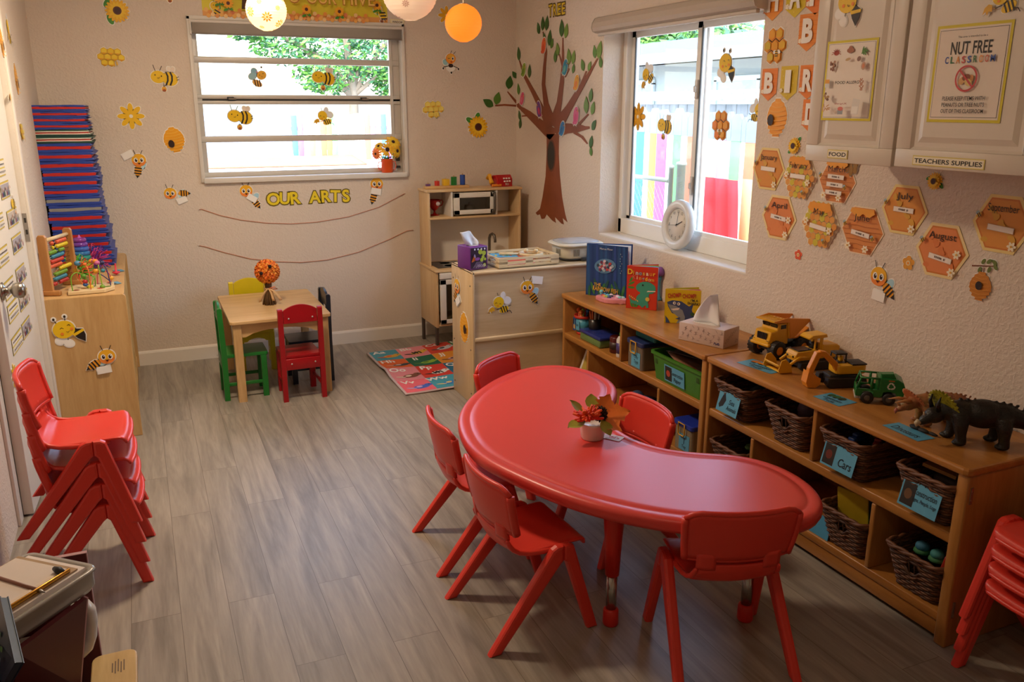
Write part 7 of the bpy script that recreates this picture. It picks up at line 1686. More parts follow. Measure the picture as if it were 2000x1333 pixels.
# ------------------------------------------------------------------ wicker baskets
WK = plain('6b4226', rough=.55, var=.3, scale=60); WKD = plain('4a2c18', rough=.6, var=.25, scale=60)
def basket(at, label):
    t = thing('wicker_basket', label, 'basket', at, 0, 'wicker baskets in the toy shelf')
    h = .135; N_ = 12; m = MB()
    def ring(z, o=0): f = z / h; return [(a, b) for a, b in rrect(.10 + .032 * f + o, .072 + .026 * f + o, .022, 5)]
    def dense(P, n):
        L_ = [0]; k = len(P)
        for i in range(k): L_.append(L_[-1] + math.hypot(P[(i + 1) % k][0] - P[i][0], P[(i + 1) % k][1] - P[i][1]))
        out = []; j = 0
        for q in range(n):
            s = L_[-1] * q / n
            while L_[j + 1] < s: j += 1
            u = (s - L_[j]) / max(1e-9, L_[j + 1] - L_[j]); a, b = P[j], P[(j + 1) % k]; out.append((a[0] + (b[0] - a[0]) * u, a[1] + (b[1] - a[1]) * u))
        return out
    nst = 40
    for r in range(14):
        z = .006 + r * .0088; P = dense(ring(z), nst * 2); Q = []
        for i, (x, y) in enumerate(P):
            s = 1 + .020 * (1 if ((i // 2) + r) % 2 else -1) * (1 if i % 2 == 0 else 0); hole = abs(y) < .026 and abs(x) > .09 and .075 < z < .108
            Q.append((x * s, y * s, z + (.020 * (1 if z > .092 else -1) * (1 - (abs(y) / .026) ** 2) if hole else 0)))
        m.tube(Q, .0044, WK if r % 3 else WKD, n=5, closed=True)
    m.prism(ring(0, -.002), .004, WKD)
    m.build('wicker_wall', t)
    m = MB(); A, B = dense(ring(0), nst), dense(ring(h), nst)
    for i in range(nst): m.tube([(A[i][0], A[i][1], .003), (B[i][0], B[i][1], h)], .0026, WKD, n=4)
    m.build('stakes', t)
    m = MB(); P = dense(ring(h, .002), 90)
    for ph in (0, PI): m.tube([(x * (1 + .012 * math.cos(i * .7 + ph)), y * (1 + .012 * math.cos(i * .7 + ph)), h + .004 * math.sin(i * .7 + ph)) for i, (x, y) in enumerate(P)], .0062, WK, n=6, closed=True)
    m.build('braided_rim', t); return t
BK = [(-2.935, UZ, 'wicker basket with the sea animals card on the upper shelf'), (-3.236, UZ, 'wicker basket without a card, a plush toy rising from it, on the upper shelf'), (-3.512, UZ, 'wicker basket with the cars card on the upper shelf'), (-3.832, UZ, 'wicker basket with the construction card at the open end of the upper shelf'),
      (-2.93, LZ, 'wicker basket on the bottom shelf mostly hidden behind the table edge'), (-3.545, LZ, 'wicker basket on the bottom shelf holding yellow and lime green folders'), (-3.832, LZ, 'wicker basket on the bottom shelf with blue and red toys at the open end')]
b0 = basket((-.262, BK[0][0], BK[0][1]), BK[0][2])
bs = [b0] + [dup(b0, (-.262, y, z), 0, l) for y, z, l in BK[1:]]
tilt = Matrix.Rotation(-.235, 4, 'X')
CM = loc(-.1335, 0, .064) @ FX @ tilt
label_card(bs[0], CM, .125, .082, [('Sea', .02, .16, .1, .26), ('Animals', .017, .2, -.2, .46)], img='shark')
label_card(bs[2], CM, .14, .08, [('Cars', .028, .22, -.12, .4)], img='6a2f24')
label_card(bs[3], CM, .135, .082, [('Construction', .018, .12, .2, .6), ('Signs, People, Logs', .011, .14, -.08, .62)], img='6a4a30')
def lump(name, at, balls, label, cat, grp=None):
    m = MB()
    for c, r, col in balls: m.ball(c, r, plain(col, rough=.7, bump=.2), 10)
    o = m.build(name); o.location = at; return tag(o, label, cat, grp)
lump('plush_toy', (-.25, -3.225, UZ + .075), [((0, 0, .04), (.055, .05, .05), '4a2f3c'), ((-.01, .01, .075), (.035, .032, .03), '553545')], 'dark purple plush toy rising out of the uncarded basket', 'soft toy')
lump('toy_shape', (-.33, -3.285, UZ + .105), [((0, 0, 0), (.018, .014, .01), '6fae9a')], 'pale green toy at the rim of the uncarded basket', 'toy')
lump('toy_whale', (-.24, -2.94, UZ + .06), [((0, 0, .03), (.06, .04, .03), '23282c'), ((.03, -.04, .055), (.02, .035, .01), '23282c')], 'black toy sea animal in the sea animals basket', 'toy')
for k, (x, y, c, nm) in enumerate(((-.30, -3.49, '2f4a8a', 'blue'), (-.27, -3.55, '8a2a24', 'red'), (-.22, -3.50, '8a7a2a', 'yellow'))):
    t = thing('toy_car', '%s toy car in the cars basket' % nm, 'toy car', (x, y, UZ + .098), .6 * k, 'toy cars in the basket'); m = MB(); m.box(-.028, .028, -.014, .014, .006, .02, plain(c, rough=.3), bev=.004); m.box(-.014, .014, -.012, .012, .02, .032, plain(c, rough=.3), bev=.004); m.build('body', t)
    for a in (-.017, .017):
        for b in (-.014, .014): w_ = MB(); w_.lathe([(0, -.003), (.007, -.003), (.007, .003), (0, .003)], DARK, M=loc(a, b, .007) @ RX, n=10); w_.build('wheel', t)
m = MB(); m.box(-.035, .035, -.05, .05, 0, .01, plain('a8763a', rough=.5)); o = m.build('wooden_plank'); o.location = (-.27, -3.80, UZ + .118); o.rotation_euler = (.12, .1, .3); tag(o, 'light wooden plank on top of the construction basket', 'toy plank')
m = MB(); m.box(-.06, .06, -.045, .045, 0, .06, plain('33241c', rough=.7), bev=.01); o = m.build('toy_block_pile'); o.location = (-.25, -3.84, UZ + .055); tag(o, 'dark brown toy box sunk in the construction basket', 'toy box')
m = MB(); m.box(-.003, .003, -.055, .055, 0, .13, plain('c8ac2a', rough=.4), M=Matrix.Rotation(-.2, 4, 'Y')); o = m.build('yellow_folder'); o.location = (-.30, -3.515, LZ + .065); o.rotation_euler = (0, 0, .25); tag(o, 'yellow folder standing in the bottom basket', 'folder')
m = MB(); m.sheet(lambda u, v: (.018 * math.cos(u * PI), .018 * math.sin(u * PI) + .0, v * .16), 8, 2, .003, plain('8ac81e', rough=.4)); o = m.build('lime_cutting_mat'); o.location = (-.30, -3.60, LZ + .055); o.rotation_euler = (.25, -.1, 1.3); tag(o, 'lime green rolled sheet standing in the bottom basket', 'sheet')
m = MB(); m.box(-.003, .003, -.06, .06, 0, .14, plain('27406a', rough=.5), M=Matrix.Rotation(-.1, 4, 'Y')); o = m.build('blue_folder'); o.location = (-.22, -3.555, LZ + .06); tag(o, 'dark blue folder behind the yellow one in the bottom basket', 'folder')
for k, (x, y, c, nm) in enumerate(((-.30, -3.79, '3a7a9a', 'teal'), (-.30, -3.845, '3f8a8a', 'blue-green'))): lump('toy_ring', (x, y, LZ + .125), [((0, 0, 0), (.022, .022, .016), c), ((0, 0, -.016), (.026, .026, .012), '3a7a4a')], nm + ' toy in the bottom basket at the open end', 'toy', 'toys in the end basket')
m = MB(); m.box(-.05, .05, -.03, .03, 0, .05, plain('a02a1a', rough=.4), bev=.006); m.box(-.02, .06, -.012, .012, .05, .066, plain('a02a1a', rough=.4), bev=.004); o = m.build('red_toy'); o.location = (-.27, -3.885, LZ + .09); o.rotation_euler = (.2, 0, .4); tag(o, 'red toy in the bottom basket at the open end', 'toy')
lump('toy_shape', (-.28, -2.945, LZ + .125), [((0, 0, 0), (.022, .02, .014), '3a5a2a'), ((.0, -.035, 0), (.02, .02, .014), 'a04a2a')], 'green and orange toy in the basket behind the table edge', 'toy')
t = MB(); t.box(-.001, .001, -.05, .05, 0, .075, paper('4f9ac0'), M=Matrix.Rotation(.15, 4, 'Y')); o = t.build('blue_card'); o.location = (-.372, -3.43, LZ); tag(o, 'blue card leaning beside the folder basket on the bottom shelf', 'card')

# ------------------------------------------------------------------ blue word cards on the shelf top
def word_card(px, lines, img, label):
    P = [onz(*q, ST) for q in px]; c = sum(P, Vector()) / 4; ex = (P[1] - P[0]); a = math.atan2(ex.y, ex.x); w = ex.length; h = (P[3] - P[0]).length
    d = Decal((0, 0, 0), 'floor', 1, 0, edge=0, back=None); d.W = loc(c.x, c.y, ST) @ rotz(a); d.z = .0006; d.step = .0002
    d.add([(-w / 2, -h / 2, .0001), (w / 2, -h / 2, .0001), (w / 2, h / 2, .0001), (-w / 2, h / 2, .0001)], [(0, 1, 2, 3)], paper('4f97ba'), False, d.W)
    d.rect(-w / 2, w / 2, -h / 2, h / 2, '559fc2')
    if img:
        for k, c_ in enumerate(img): d.ell(-w * .3 + k * w * .2, h * .28, w * .11, h * .17, c_, .3, n=12, backing=False); d.ell(-w * .3 + k * w * .2, h * .12, w * .08, h * .06, '2a241e', n=10, backing=False)
    for t_, s_, x, y, ww in lines: d.txt(t_, s_, x * w, y * h, '16222c', .01, width=ww * w, shear=.15)
    d.done('word_card', label, 'card', 'blue word cards on the shelf top')
word_card(((1444, 711), (1512, 734), (1528, 718), (1468, 702)), [('Construction', .020, .02, -.1, .6), ('Trucks', .018, .0, -.34, .36)], ['c8762a', 'd88a2a', 'b8642a'], 'blue construction trucks card in front of the yellow dump truck')
word_card(((1590, 777), (1641, 797), (1672, 782), (1620, 768)), [('Construction', .018, .0, -.1, .66), ('Trucks', .018, .02, -.34, .4)], ['2a5a34', '2f6a3a', '24402c'], 'blue construction trucks card in front of the green recycling truck')
word_card(((1726, 834), (1796, 866), (1823, 851), (1752, 826)), [('Dinosaurs', .030, -.02, -.05, .72)], [], 'blue dinosaurs card at the shelf edge before the dinosaurs')

# ------------------------------------------------------------------ toy trucks
TY = plain('e0a81c', rough=.32, var=.03); TY2 = plain('e08c1c', rough=.35, var=.03); TBK = plain('1f1d1d', rough=.5); TGR = plain('1a7030', rough=.3, var=.04); TDK = plain('14161a', rough=.25)
ZX = Matrix(((0, 0, 1, 0), (1, 0, 0, 0), (0, 1, 0, 0), (0, 0, 0, 1)))     # outline (along y, up z) extruded along x
def side(m, P, x0, x1, mt, bev=.002): m.prism(P, x1 - x0, mt, M=loc(x0, 0, 0) @ ZX, bev=bev)
def wheel(t, x, y, r, w, hub, tread=True):
    m = MB(); Mx = loc(x, y, r) @ Matrix.Rotation(HALF, 4, 'Y')
    m.lathe([(r * .5, -w / 2), (r * .9, -w / 2), (r, -w * .36), (r, w * .36), (r * .9, w / 2), (r * .5, w / 2)], TBK, M=Mx, n=24, cap=False)
    if tread:
        for k in range(16):
            a = 2 * PI * k / 16; m.box(-r * .05, r * .05, -r * .1, r * .1, -w * .46, w * .46, TBK, M=Mx @ rotz(a) @ loc(r * .97, 0, 0))
    o = m.build('wheel', t)
    m = MB(); m.lathe([(0, -w * .5), (r * .3, -w * .5), (r * .52, -w * .46), (r * .55, -w * .2), (r * .55, w * .2), (r * .52, w * .46), (r * .3, w * .5), (0, w * .5)], hub, M=Mx, n=18); m.build('hub', o)
# local frame: +y = forward.  heading -x in the room -> rz = +90deg
t = thing('toy_dump_truck', 'yellow toy dump truck, the farthest of the trucks from the dinosaurs', 'toy truck', (-.105, -2.862, ST), HALF + .08)
for x in (-.054, .054):
    for y in (.068, -.062): wheel(t, x, y, .036, .036, TY2)
m = MB(); m.box(-.03, .03, -.09, .085, .03, .052, TBK, bev=.004); m.build('chassis', t)
m = MB(); side(m, [(.0, .05), (.105, .05), (.108, .06), (.106, .072), (.1, .078), (.092, .108), (.062, .112), (.052, .138), (.012, .138), (.0, .12)], -.044, .044, TY, .006)
m.box(-.05, .05, .095, .112, .05, .062, TY, bev=.004); m.build('cab', t)
m = MB()
for k in range(6): m.box(-.026 + k * .0085, -.021 + k * .0085, .098, .1035, .076, .102, TBK)
m.build('grille', t)
m = MB(); 
for s in (-1, 1): m.box(s * .035 - .005, s * .035 + .005, .1, .1055, .068, .074, TBK)
m.build('headlights', t)
m = MB(); Mw = loc(0, .0585, .125) @ Matrix.Rotation(-.36, 4, 'X'); m.box(-.038, -.003, -.002, .002, -.010, .011, TDK, M=Mw); m.box(.003, .038, -.002, .002, -.010, .011, TDK, M=Mw); m.box(-.0455, .0455, .018, .045, .116, .132, TDK); m.build('windows', t)
m = MB(); side(m, [(.085, .146), (.088, .151), (.02, .160), (.0, .156), (-.11, .142), (-.11, .136), (-.1, .13), (-.02, .075), (.0, .078), (.008, .14)], -.052, -.047, TY2, .001); side(m, [(.085, .146), (.088, .151), (.02, .160), (.0, .156), (-.11, .142), (-.11, .136), (-.1, .13), (-.02, .075), (.0, .078), (.008, .14)], .047, .052, TY2, .001)
side(m, [(.0, .078), (.006, .078), (.014, .142), (.088, .147), (.088, .153), (.008, .150)], -.05, .05, TY, .001); side(m, [(.004, .074), (.004, .08), (-.04, .076), (-.11, .112), (-.112, .106), (-.042, .07)], -.05, .05, TY2, .001)
for k in range(6): m.box(-.043 + k * .0172 - .002, -.043 + k * .0172 + .002, .02, .086, .150, .1535, TY)
for k in range(3): m.box(.0515, .0535, -.09 + k * .03, -.084 + k * .03, .10, .138, TY2)
m.build('dump_bed', t)
t = thing('toy_wheel_loader', 'yellow toy loader with scoop between the dump truck and the excavator', 'toy truck', (-.12, -3.055, ST), HALF - .12)
m = MB(); m.box(-.034, .034, -.085, .07, .012, .04, TBK, bev=.006)
for s in (-1, 1): side(m, [(-.09, .012), (-.08, 0), (.06, 0), (.075, .012), (.07, .034), (-.08, .036)], s * .036 - .012, s * .036 + .012, TBK, .003)
m.build('track_base', t)
m = MB(); side(m, [(.0, .038), (.085, .036), (.09, .06), (.082, .072), (.0, .076)], -.032, .032, TY, .004); m.box(-.03, .03, .078, .0905, .046, .058, TY, bev=.003); side(m, [(-.1, .04), (-.02, .04), (-.02, .088), (-.03, .094), (-.09, .092), (-.102, .084)], -.034, .034, TY, .005); m.build('body', t)
m = MB(); m.box(-.026, .026, .015, .075, .0735, .077, TDK); m.box(.0335, .0350, -.085, -.04, .056, .08, TDK); 
for s in (-1, 1): m.box(s * .018 - .004, s * .018 + .004, .089, .0925, .05, .056, TDK)
m.build('vents', t)
m = MB(); m.box(-.026, -.020, -.03, -.018, .07, .128, TY, bev=.001); m.box(.014, .026, -.034, -.014, .07, .128, TY, bev=.002); m.box(-.026, -.020, .0, .006, .07, .12, TY, bev=.001); side(m, [(-.045, .122), (-.04, .134), (.02, .132), (.036, .122), (.034, .117), (-.03, .12)], -.032, .032, TY, .003); m.build('cab_frame', t)
m = MB(); m.box(-.014, .012, -.016, .008, .074, .1, TDK, bev=.004); m.build('seat', t)
m = MB(); 
for s in (-1, 1): m.tube([(s * .03, .03, .05), (s * .034, .075, .052), (s * .034, .11, .03)], .006, TY, n=6)
m.build('lift_arms', t)
m = MB(); m.sheet(lambda u, v: ((u - .5) * .098, .115 + .045 * math.sin(v * 2.2) * .6 + .03 * v, .006 + .052 * v + .012 * math.cos(v * 3.1) - .012), 4, 8, .004, TY)
m.sheet(lambda u, v: ((u - .5) * .098, .112 + v * .05, .003 + .002 * v), 4, 3, .004, TY)
for s in (-1, 1): side(m, [(.112, .002), (.165, .004), (.172, .014), (.16, .052), (.142, .056), (.118, .03)], s * .049 - .002, s * .049 + .002, TY, .0006)
m.build('scoop', t)
t = thing('toy_excavator', 'yellow and black toy excavator with folded digging arm', 'toy truck', (-.165, -3.258, ST), HALF - .30)
m = MB()
for s in (-1, 1): side(m, [(-.075, .014), (-.062, 0), (.062, 0), (.075, .014), (.07, .036), (-.07, .036)], s * .036 - .014, s * .036 + .014, TBK, .003)
m.box(-.03, .03, -.055, .055, .016, .042, TBK, bev=.003); m.build('tracks', t)
m = MB(); m.prism(rrect(.036, .058, .018), .034, TY, M=loc(.004, -.022, .044), bev=.006); m.build('turntable_body', t)
m = MB(); m.box(-.034, .03, -.076, -.02, .078, .083, TBK, bev=.002); m.box(.0402, .0412, -.07, -.03, .052, .064, TDK); m.build('engine_cover', t)
m = MB(); 
for x in (-.0, .038):
    for y in (-.012, .030): m.tube([(x, y, .075), (x, y - (.006 if y > 0 else 0), .112)], .0028, TBK, n=6)
m.box(-.004, .042, -.016, .028, .108, .115, TBK, bev=.003); m.box(-.004, .042, -.016, .032, .072, .080, TBK, bev=.003); m.build('cab_frame', t)
m = MB(); m.box(.012, .03, -.01, .004, .08, .1, TY, bev=.003); m.build('cab_seat', t)
m = MB(); side(m, [(.02, .06), (.03, .088), (.075, .128), (.098, .134), (.108, .124), (.1, .112), (.082, .110), (.045, .074), (.035, .056)], -.026, -.008, TY2, .003); m.build('boom', t)
m = MB(); side(m, [(.09, .132), (.112, .128), (.135, .07), (.138, .03), (.125, .026), (.116, .06)], -.029, -.005, TY2, .003); m.build('stick', t)
m = MB(); side(m, [(.14, .06), (.146, .02), (.138, .002), (.11, .0), (.094, .012), (.092, .03), (.104, .018), (.12, .022), (.13, .05)], -.036, .004, TY2, .002)
for s in (-.035, .003): side(m, [(.14, .06), (.146, .02), (.138, .002), (.11, .0), (.094, .012), (.092, .034)], s - .0015, s + .0015, TY2, .0005)
m.build('bucket', t)
t = thing('toy_recycling_truck', 'green toy recycling truck with white recycle symbol', 'toy truck', (-.185, -3.445, ST), 2.42 - HALF)
for x in (-.037, .037):
    for y in (.035, -.032): wheel(t, x, y, .0205, .016, plain('5a5a58', rough=.4), False)
m = MB(); m.box(-.038, .038, .06, .074, .014, .024, plain('b8b4a8', rough=.4), bev=.003); m.box(-.036, .036, -.06, .06, .014, .022, plain('a8a498', rough=.4)); m.build('bumper', t)
m = MB(); B_ = [(.0, .022), (.0, .034), (-.012, .038), (-.02, .05)]
for s in (-1, 1): side(m, [(.018, .024), (.018, .042), (.028, .046), (.05, .042), (.055, .024), (.072, .024), (.072, .044), (.07, .05), (-.006, .05), (-.006, .024)], s * .037 - .003, s * .037 + .003, TGR, .001)
m.box(-.038, .038, .066, .073, .024, .052, TGR, bev=.003)
for s in (-1, 1):
    m.tube([(s * .036, .069, .05), (s * .036, .058, .088)], .0036, TGR, n=6); m.tube([(s * .036, .024, .05), (s * .036, .024, .088)], .005, TGR, n=6); m.tube([(s * .036, .060, .088), (s * .036, .0, .088)], .0036, TGR, n=6)
m.tube([(-.036, .059, .088), (.036, .059, .088)], .0036, TGR, n=6); m.box(-.034, .034, .0, .006, .03, .09, TGR); m.box(-.034, .034, .006, .066, .024, .03, TGR); m.build('cab', t)
m = MB(); side(m, [(-.0, .028), (.0, .092), (-.055, .09), (-.072, .08), (-.08, .06), (-.076, .034), (-.06, .024), (-.05, .042), (-.03, .046), (-.014, .042), (-.01, .026)], -.04, .04, TGR, .003); side(m, [(-.004, .09), (-.002, .104), (-.04, .108), (-.05, .09)], -.034, -.004, TGR, .002); m.build('hopper', t)
m = MB(); Ms = loc(-.0405, -.035, .066) @ Matrix(((0, 0, -1, 0), (-1, 0, 0, 0), (0, 1, 0, 0), (0, 0, 0, 1))); Ms2 = loc(.0405, -.035, .066) @ Matrix(((0, 0, 1, 0), (1, 0, 0, 0), (0, 1, 0, 0), (0, 0, 0, 1)))
for Mq in (Ms, Ms2):
    for k in range(3):
        Mk = Mq @ rotz(k * 2 * PI / 3)
        m.add([(-.009, .007, 0), (-.005, .0125, 0), (.004, .0125, 0), (.0075, .007, 0), (.0035, .0045, 0), (.001, .0085, 0), (-.002, .0085, 0), (-.0055, .0045, 0)], [(0, 1, 6, 7), (1, 2, 5, 6), (2, 3, 4, 5)], plain('d8dcd4', rough=.5), False, Mk)
        m.add([(.0015, .0065, .0001), (.0085, .0095, .0001), (.0085, .0025, .0001)], [(0, 1, 2)], plain('d8dcd4', rough=.5), False, Mk)
    m.add([(-.009, .0165, 0), (.009, .0165, 0), (.009, .0205, 0), (-.009, .0205, 0)], [(0, 1, 2, 3)], plain('b8602a', rough=.5), False, Mq)
m.build('recycle_symbol', t)

# ------------------------------------------------------------------ dinosaurs (one continuous body each)
def HEAD(a): return loc(0, .085, 0) @ rotz(a) @ loc(0, -.085, 0)
def creature(name, label, at, rz, sc, body_m, legs, turn):
    t = thing(name, label, 'toy dinosaur', at, rz); m = MB()
    for c, r in (((0, .045, .088), (.036, .05, .036)), ((0, -.01, .09), (.040, .06, .042)), ((0, -.06, .088), (.034, .045, .037))): m.ball(c, r, body_m, 16)
    m.tube([(0, .06, .092), (0, .085, .09), (0, .105, .082)], [.03, .027, .026], body_m, n=12)
    m.M = HEAD(turn); m.ball((0, .118, .078), (.024, .03, .024), body_m, 14); m.tube([(0, .125, .076), (0, .150, .064), (0, .163, .056)], [.02, .014, .007], body_m, n=10); m.M = Matrix()
    m.tube([(0, -.08, .088), (0, -.12, .078), (0, -.165, .050), (0, -.205, .020), (0, -.225, .010)], [.030, .024, .015, .008, .003], body_m, n=12)
    for x, y, dy, fy in legs:
        m.tube([(x * .7, y, .085), (x, y + dy * .3, .06), (x * 1.05, y + dy * .6, .032), (x * 1.05, y + dy, .008)], [.024, .021, .015, .014], body_m, n=12); m.ball((x * 1.05, y + dy + .006, .008), (.016, .02, .0085), body_m, 12)
    for k in range(13): y = .05 - k * .018; z = .128 - .0011 * max(0, (k - 5)) ** 2.1 * .55; m.ball((0, y, max(z, .012)), (.004, .007, .005), body_m, 6)
    m.v = [(a, b, max(c, 0)) for a, b, c in m.v]
    o = m.build('body', t); r = o.modifiers.new('one_skin', 'REMESH'); r.mode = 'VOXEL'; r.voxel_size = .0032; r.use_smooth_shade = True
    s = o.modifiers.new('soft', 'SMOOTH'); s.iterations = 3; s.factor = .5
    t.scale = (sc, sc, sc); return t
def patchy(name, cols, scale):
    m, nt, b = new_mat(name); N, L = nt.nodes, nt.links; tc = N.new('ShaderNodeTexCoord'); nz = N.new('ShaderNodeTexNoise'); nz.inputs['Scale'].default_value = scale; nz.inputs['Detail'].default_value = 3
    L.new(tc.outputs['Object'], nz.inputs['Vector']); r = N.new('ShaderNodeValToRGB'); e = r.color_ramp.elements
    for i, (p_, c) in enumerate(cols):
        el = e[i] if i < 2 else e.new(p_); el.position = p_; el.color = lin(c)
    L.new(nz.outputs['Fac'], r.inputs[0]); L.new(r.outputs[0], b.inputs['Base Color']); b.inputs['Roughness'].default_value = .45
    v = N.new('ShaderNodeTexVoronoi'); v.inputs['Scale'].default_value = 220; L.new(tc.outputs['Object'], v.inputs['Vector']); bp = N.new('ShaderNodeBump'); bp.inputs['Strength'].default_value = .4; bp.inputs['Distance'].default_value = .002
    L.new(v.outputs['Distance'], bp.inputs['Height']); L.new(bp.outputs['Normal'], b.inputs['Normal']); return m
def frill(t, c, rx, ry, mt, n=18, spikes=.006, tilt=.5, turn=0):
    m = MB(); V = []; F = []
    P = []
    for k in range(n * 2):
        a = -.5 + (PI + 1.0) * k / (n * 2 - 1); r = 1 + (spikes / rx if k % 2 else 0); P.append((rx * r * math.cos(a), ry * r * math.sin(a)))
    m.prism(P, .006, mt, M=loc(*c) @ rotz(turn) @ Matrix.Rotation(HALF - tilt, 4, 'X') @ loc(0, 0, -.003), bev=.0015)
    return m.build('frill', t)
BKM = patchy('dark_hide', [(.3, '0f0e0c'), (.62, '1c1a14'), (.85, '3a3620')], 30); ORM = patchy('tan_hide', [(.35, '8a4a28'), (.5, 'a06a3c'), (.7, '6a6a2c')], 22)
LEGS = ((.028, .05, .012, 0), (-.028, .05, -.01, 0), (.03, -.06, .008, 0), (-.03, -.06, -.008, 0))
t = creature('horned_dinosaur', 'black toy dinosaur with a yellow-green neck frill at the open end of the shelf', (-.213, -3.842, ST), .87, 1.04, BKM, LEGS, .45)
frill(t, (0, .09, .10), .042, .055, patchy('frill_hide', [(.4, '8a8a1a'), (.55, 'a8a82a'), (.7, '4a4a14')], 60), turn=.8)
m = MB(HEAD(.45)); 
for s in (-1, 1): m.tube([(s * .014, .118, .095), (s * .018, .124, .118), (s * .018, .118, .138)], [.007, .005, .001], BKM, n=8)
m.build('brow_horns', t)
m = MB(HEAD(.45)); m.tube([(0, .163, .062), (0, .171, .056), (0, .170, .046)], [.009, .007, .002], plain('b8a888', rough=.5), n=8); m.tube([(0, .148, .078), (0, .152, .09)], [.005, .001], plain('b8a888', rough=.5), n=6); m.build('beak', t)
t = creature('horned_dinosaur', 'orange and green three-horned toy dinosaur behind the black one', (-.182, -3.682, ST), 1.05, .80, ORM, LEGS, .25)
frill(t, (0, .094, .098), .044, .055, plain('c87a4a', rough=.45, var=.15, scale=60), spikes=.005, tilt=.75, turn=.4)
m = MB(HEAD(.25))
for s in (-1, 1): m.tube([(s * .014, .118, .093), (s * .020, .150, .100), (s * .022, .190, .098)], [.008, .006, .001], plain('c89058', rough=.45), n=8)
m.tube([(0, .152, .075), (0, .168, .088)], [.006, .001], plain('c89058', rough=.45), n=6); m.build('horns', t)
m = MB(HEAD(.25)); m.tube([(0, .16, .060), (0, .168, .054), (0, .167, .044)], [.009, .007, .002], plain('a05a48', rough=.5), n=8); m.build('beak', t)
p = onz(1797, 846, ST); lump('toy_lizard', (p.x + .012, p.y, ST), [((-.0, .03, .007), (.012, .02, .007), '1f1c18'), ((0, .0, .006), (.009, .022, .006), '231f1a'), ((.004, -.03, .005), (.006, .02, .005), '1f1c18')], 'small dark toy lizard lying under the dinosaurs beside their card', 'toy')

# ------------------------------------------------------------------ paper lanterns
def lantern(px, py, rpx, y, mt, label, flowers=0, string_m=None, light=0):
    c = ony(px, py, y); dep = (c - CAM).dot(_F); r = rpx / F_PX * dep
    t = thing('paper_lantern', label, 'paper lantern', c, 0, 'paper lanterns under the ceiling')
    prof = []; n = 15
    for k in range(n * 3 + 1):
        z = -1 + 2 * k / (n * 3); q = math.sqrt(max(0, 1 - z * z)); q = max(q, .22); prof.append((r * q * (1 - .018 * (1 if k % 3 == 0 else 0)), r * z * .97))
    m = MB(); V = []; F = []; nn = 40
    for a, b in prof:
        for k in range(nn): V.append((a * math.cos(2 * PI * k / nn), a * math.sin(2 * PI * k / nn), b))
    for i in range(len(prof) - 1):
        for k in range(nn): F.append((i * nn + k, i * nn + (k + 1) % nn, (i + 1) * nn + (k + 1) % nn, (i + 1) * nn + k))
    m.add(V, F, mt, True); m.build('paper_globe', t, fix=False)
    m = MB(); m.tube([(r * .22 * math.cos(a * PI / 8), r * .22 * math.sin(a * PI / 8), r * .97) for a in range(16)], .0018, STEEL, n=5, closed=True); m.tube([(-r * .22, 0, r * .97), (r * .22, 0, r * .97)], .0014, STEEL, n=5); m.build('wire_frame', t)
    m = MB(); m.tube([(0, 0, r * .97), (0, 0, ZC - c.z)], .0016, plain('d8d2c4', rough=.8), n=5); m.build('hanging_cord', t)
    if flowers:
        m = MB()
        for q in range(flowers):
            d = Vector((math.cos(q * 2.4) * math.sqrt(1 - (1 - 2 * (q + .5) / flowers) ** 2), math.sin(q * 2.4) * math.sqrt(1 - (1 - 2 * (q + .5) / flowers) ** 2), (1 - 2 * (q + .5) / flowers)))
            a0 = d.orthogonal().normalized(); b0 = d.cross(a0); s = r * (.30 if q % 3 == 0 else .15)
            col = [string_m[0], string_m[1]][q % 2]
            for k in range(9):
                t0 = 2 * PI * k / 9; P = []
                for u, w in ((.18, .0), (.6, .17), (1, .0), (.6, -.17)):
                    pt = d * r + (a0 * math.cos(t0) + b0 * math.sin(t0)) * s * u + (a0 * -math.sin(t0) + b0 * math.cos(t0)) * s * w; pt = pt.normalized() * (r * 1.006); P.append((pt.x, pt.y, pt.z * .97))
                m.add(P, [(0, 1, 2, 3)], col)
            P = []
            for k in range(10): t0 = 2 * PI * k / 10; pt = (d * r + (a0 * math.cos(t0) + b0 * math.sin(t0)) * s * .2).normalized() * (r * 1.008); P.append((pt.x, pt.y, pt.z * .97))
            m.add(P, [tuple(range(10))], col)
        m.build('printed_flowers', t, fix=False)
    if light:
        ld = bpy.data.lights.new('lantern_bulb', 'POINT'); ld.energy = light; ld.color = (1, .74, .42); ld.shadow_soft_size = .02
        lo = bpy.data.objects.new('lantern_bulb', ld); COL.objects.link(lo); lo.location = c
lantern(520, 20, 39, -1.6, translucent('f3e6d4', .45), 'white paper lantern with orange printed flowers before the yellow banner', 22, (translucent('eeb04a', .4), translucent('ec9c3c', .4)), .5)
lantern(905, 45, 36, -1.35, translucent('e88a34', .45), 'glowing orange paper lantern hanging near the room corner', light=.55)
lantern(800, -16, 54, -1.3, translucent('f0e2d8', .4), 'large pale pink paper lantern with bee print, cut off by the picture top', 10, (translucent('c89a3a', .3), translucent('c8a8a0', .3)), .25)

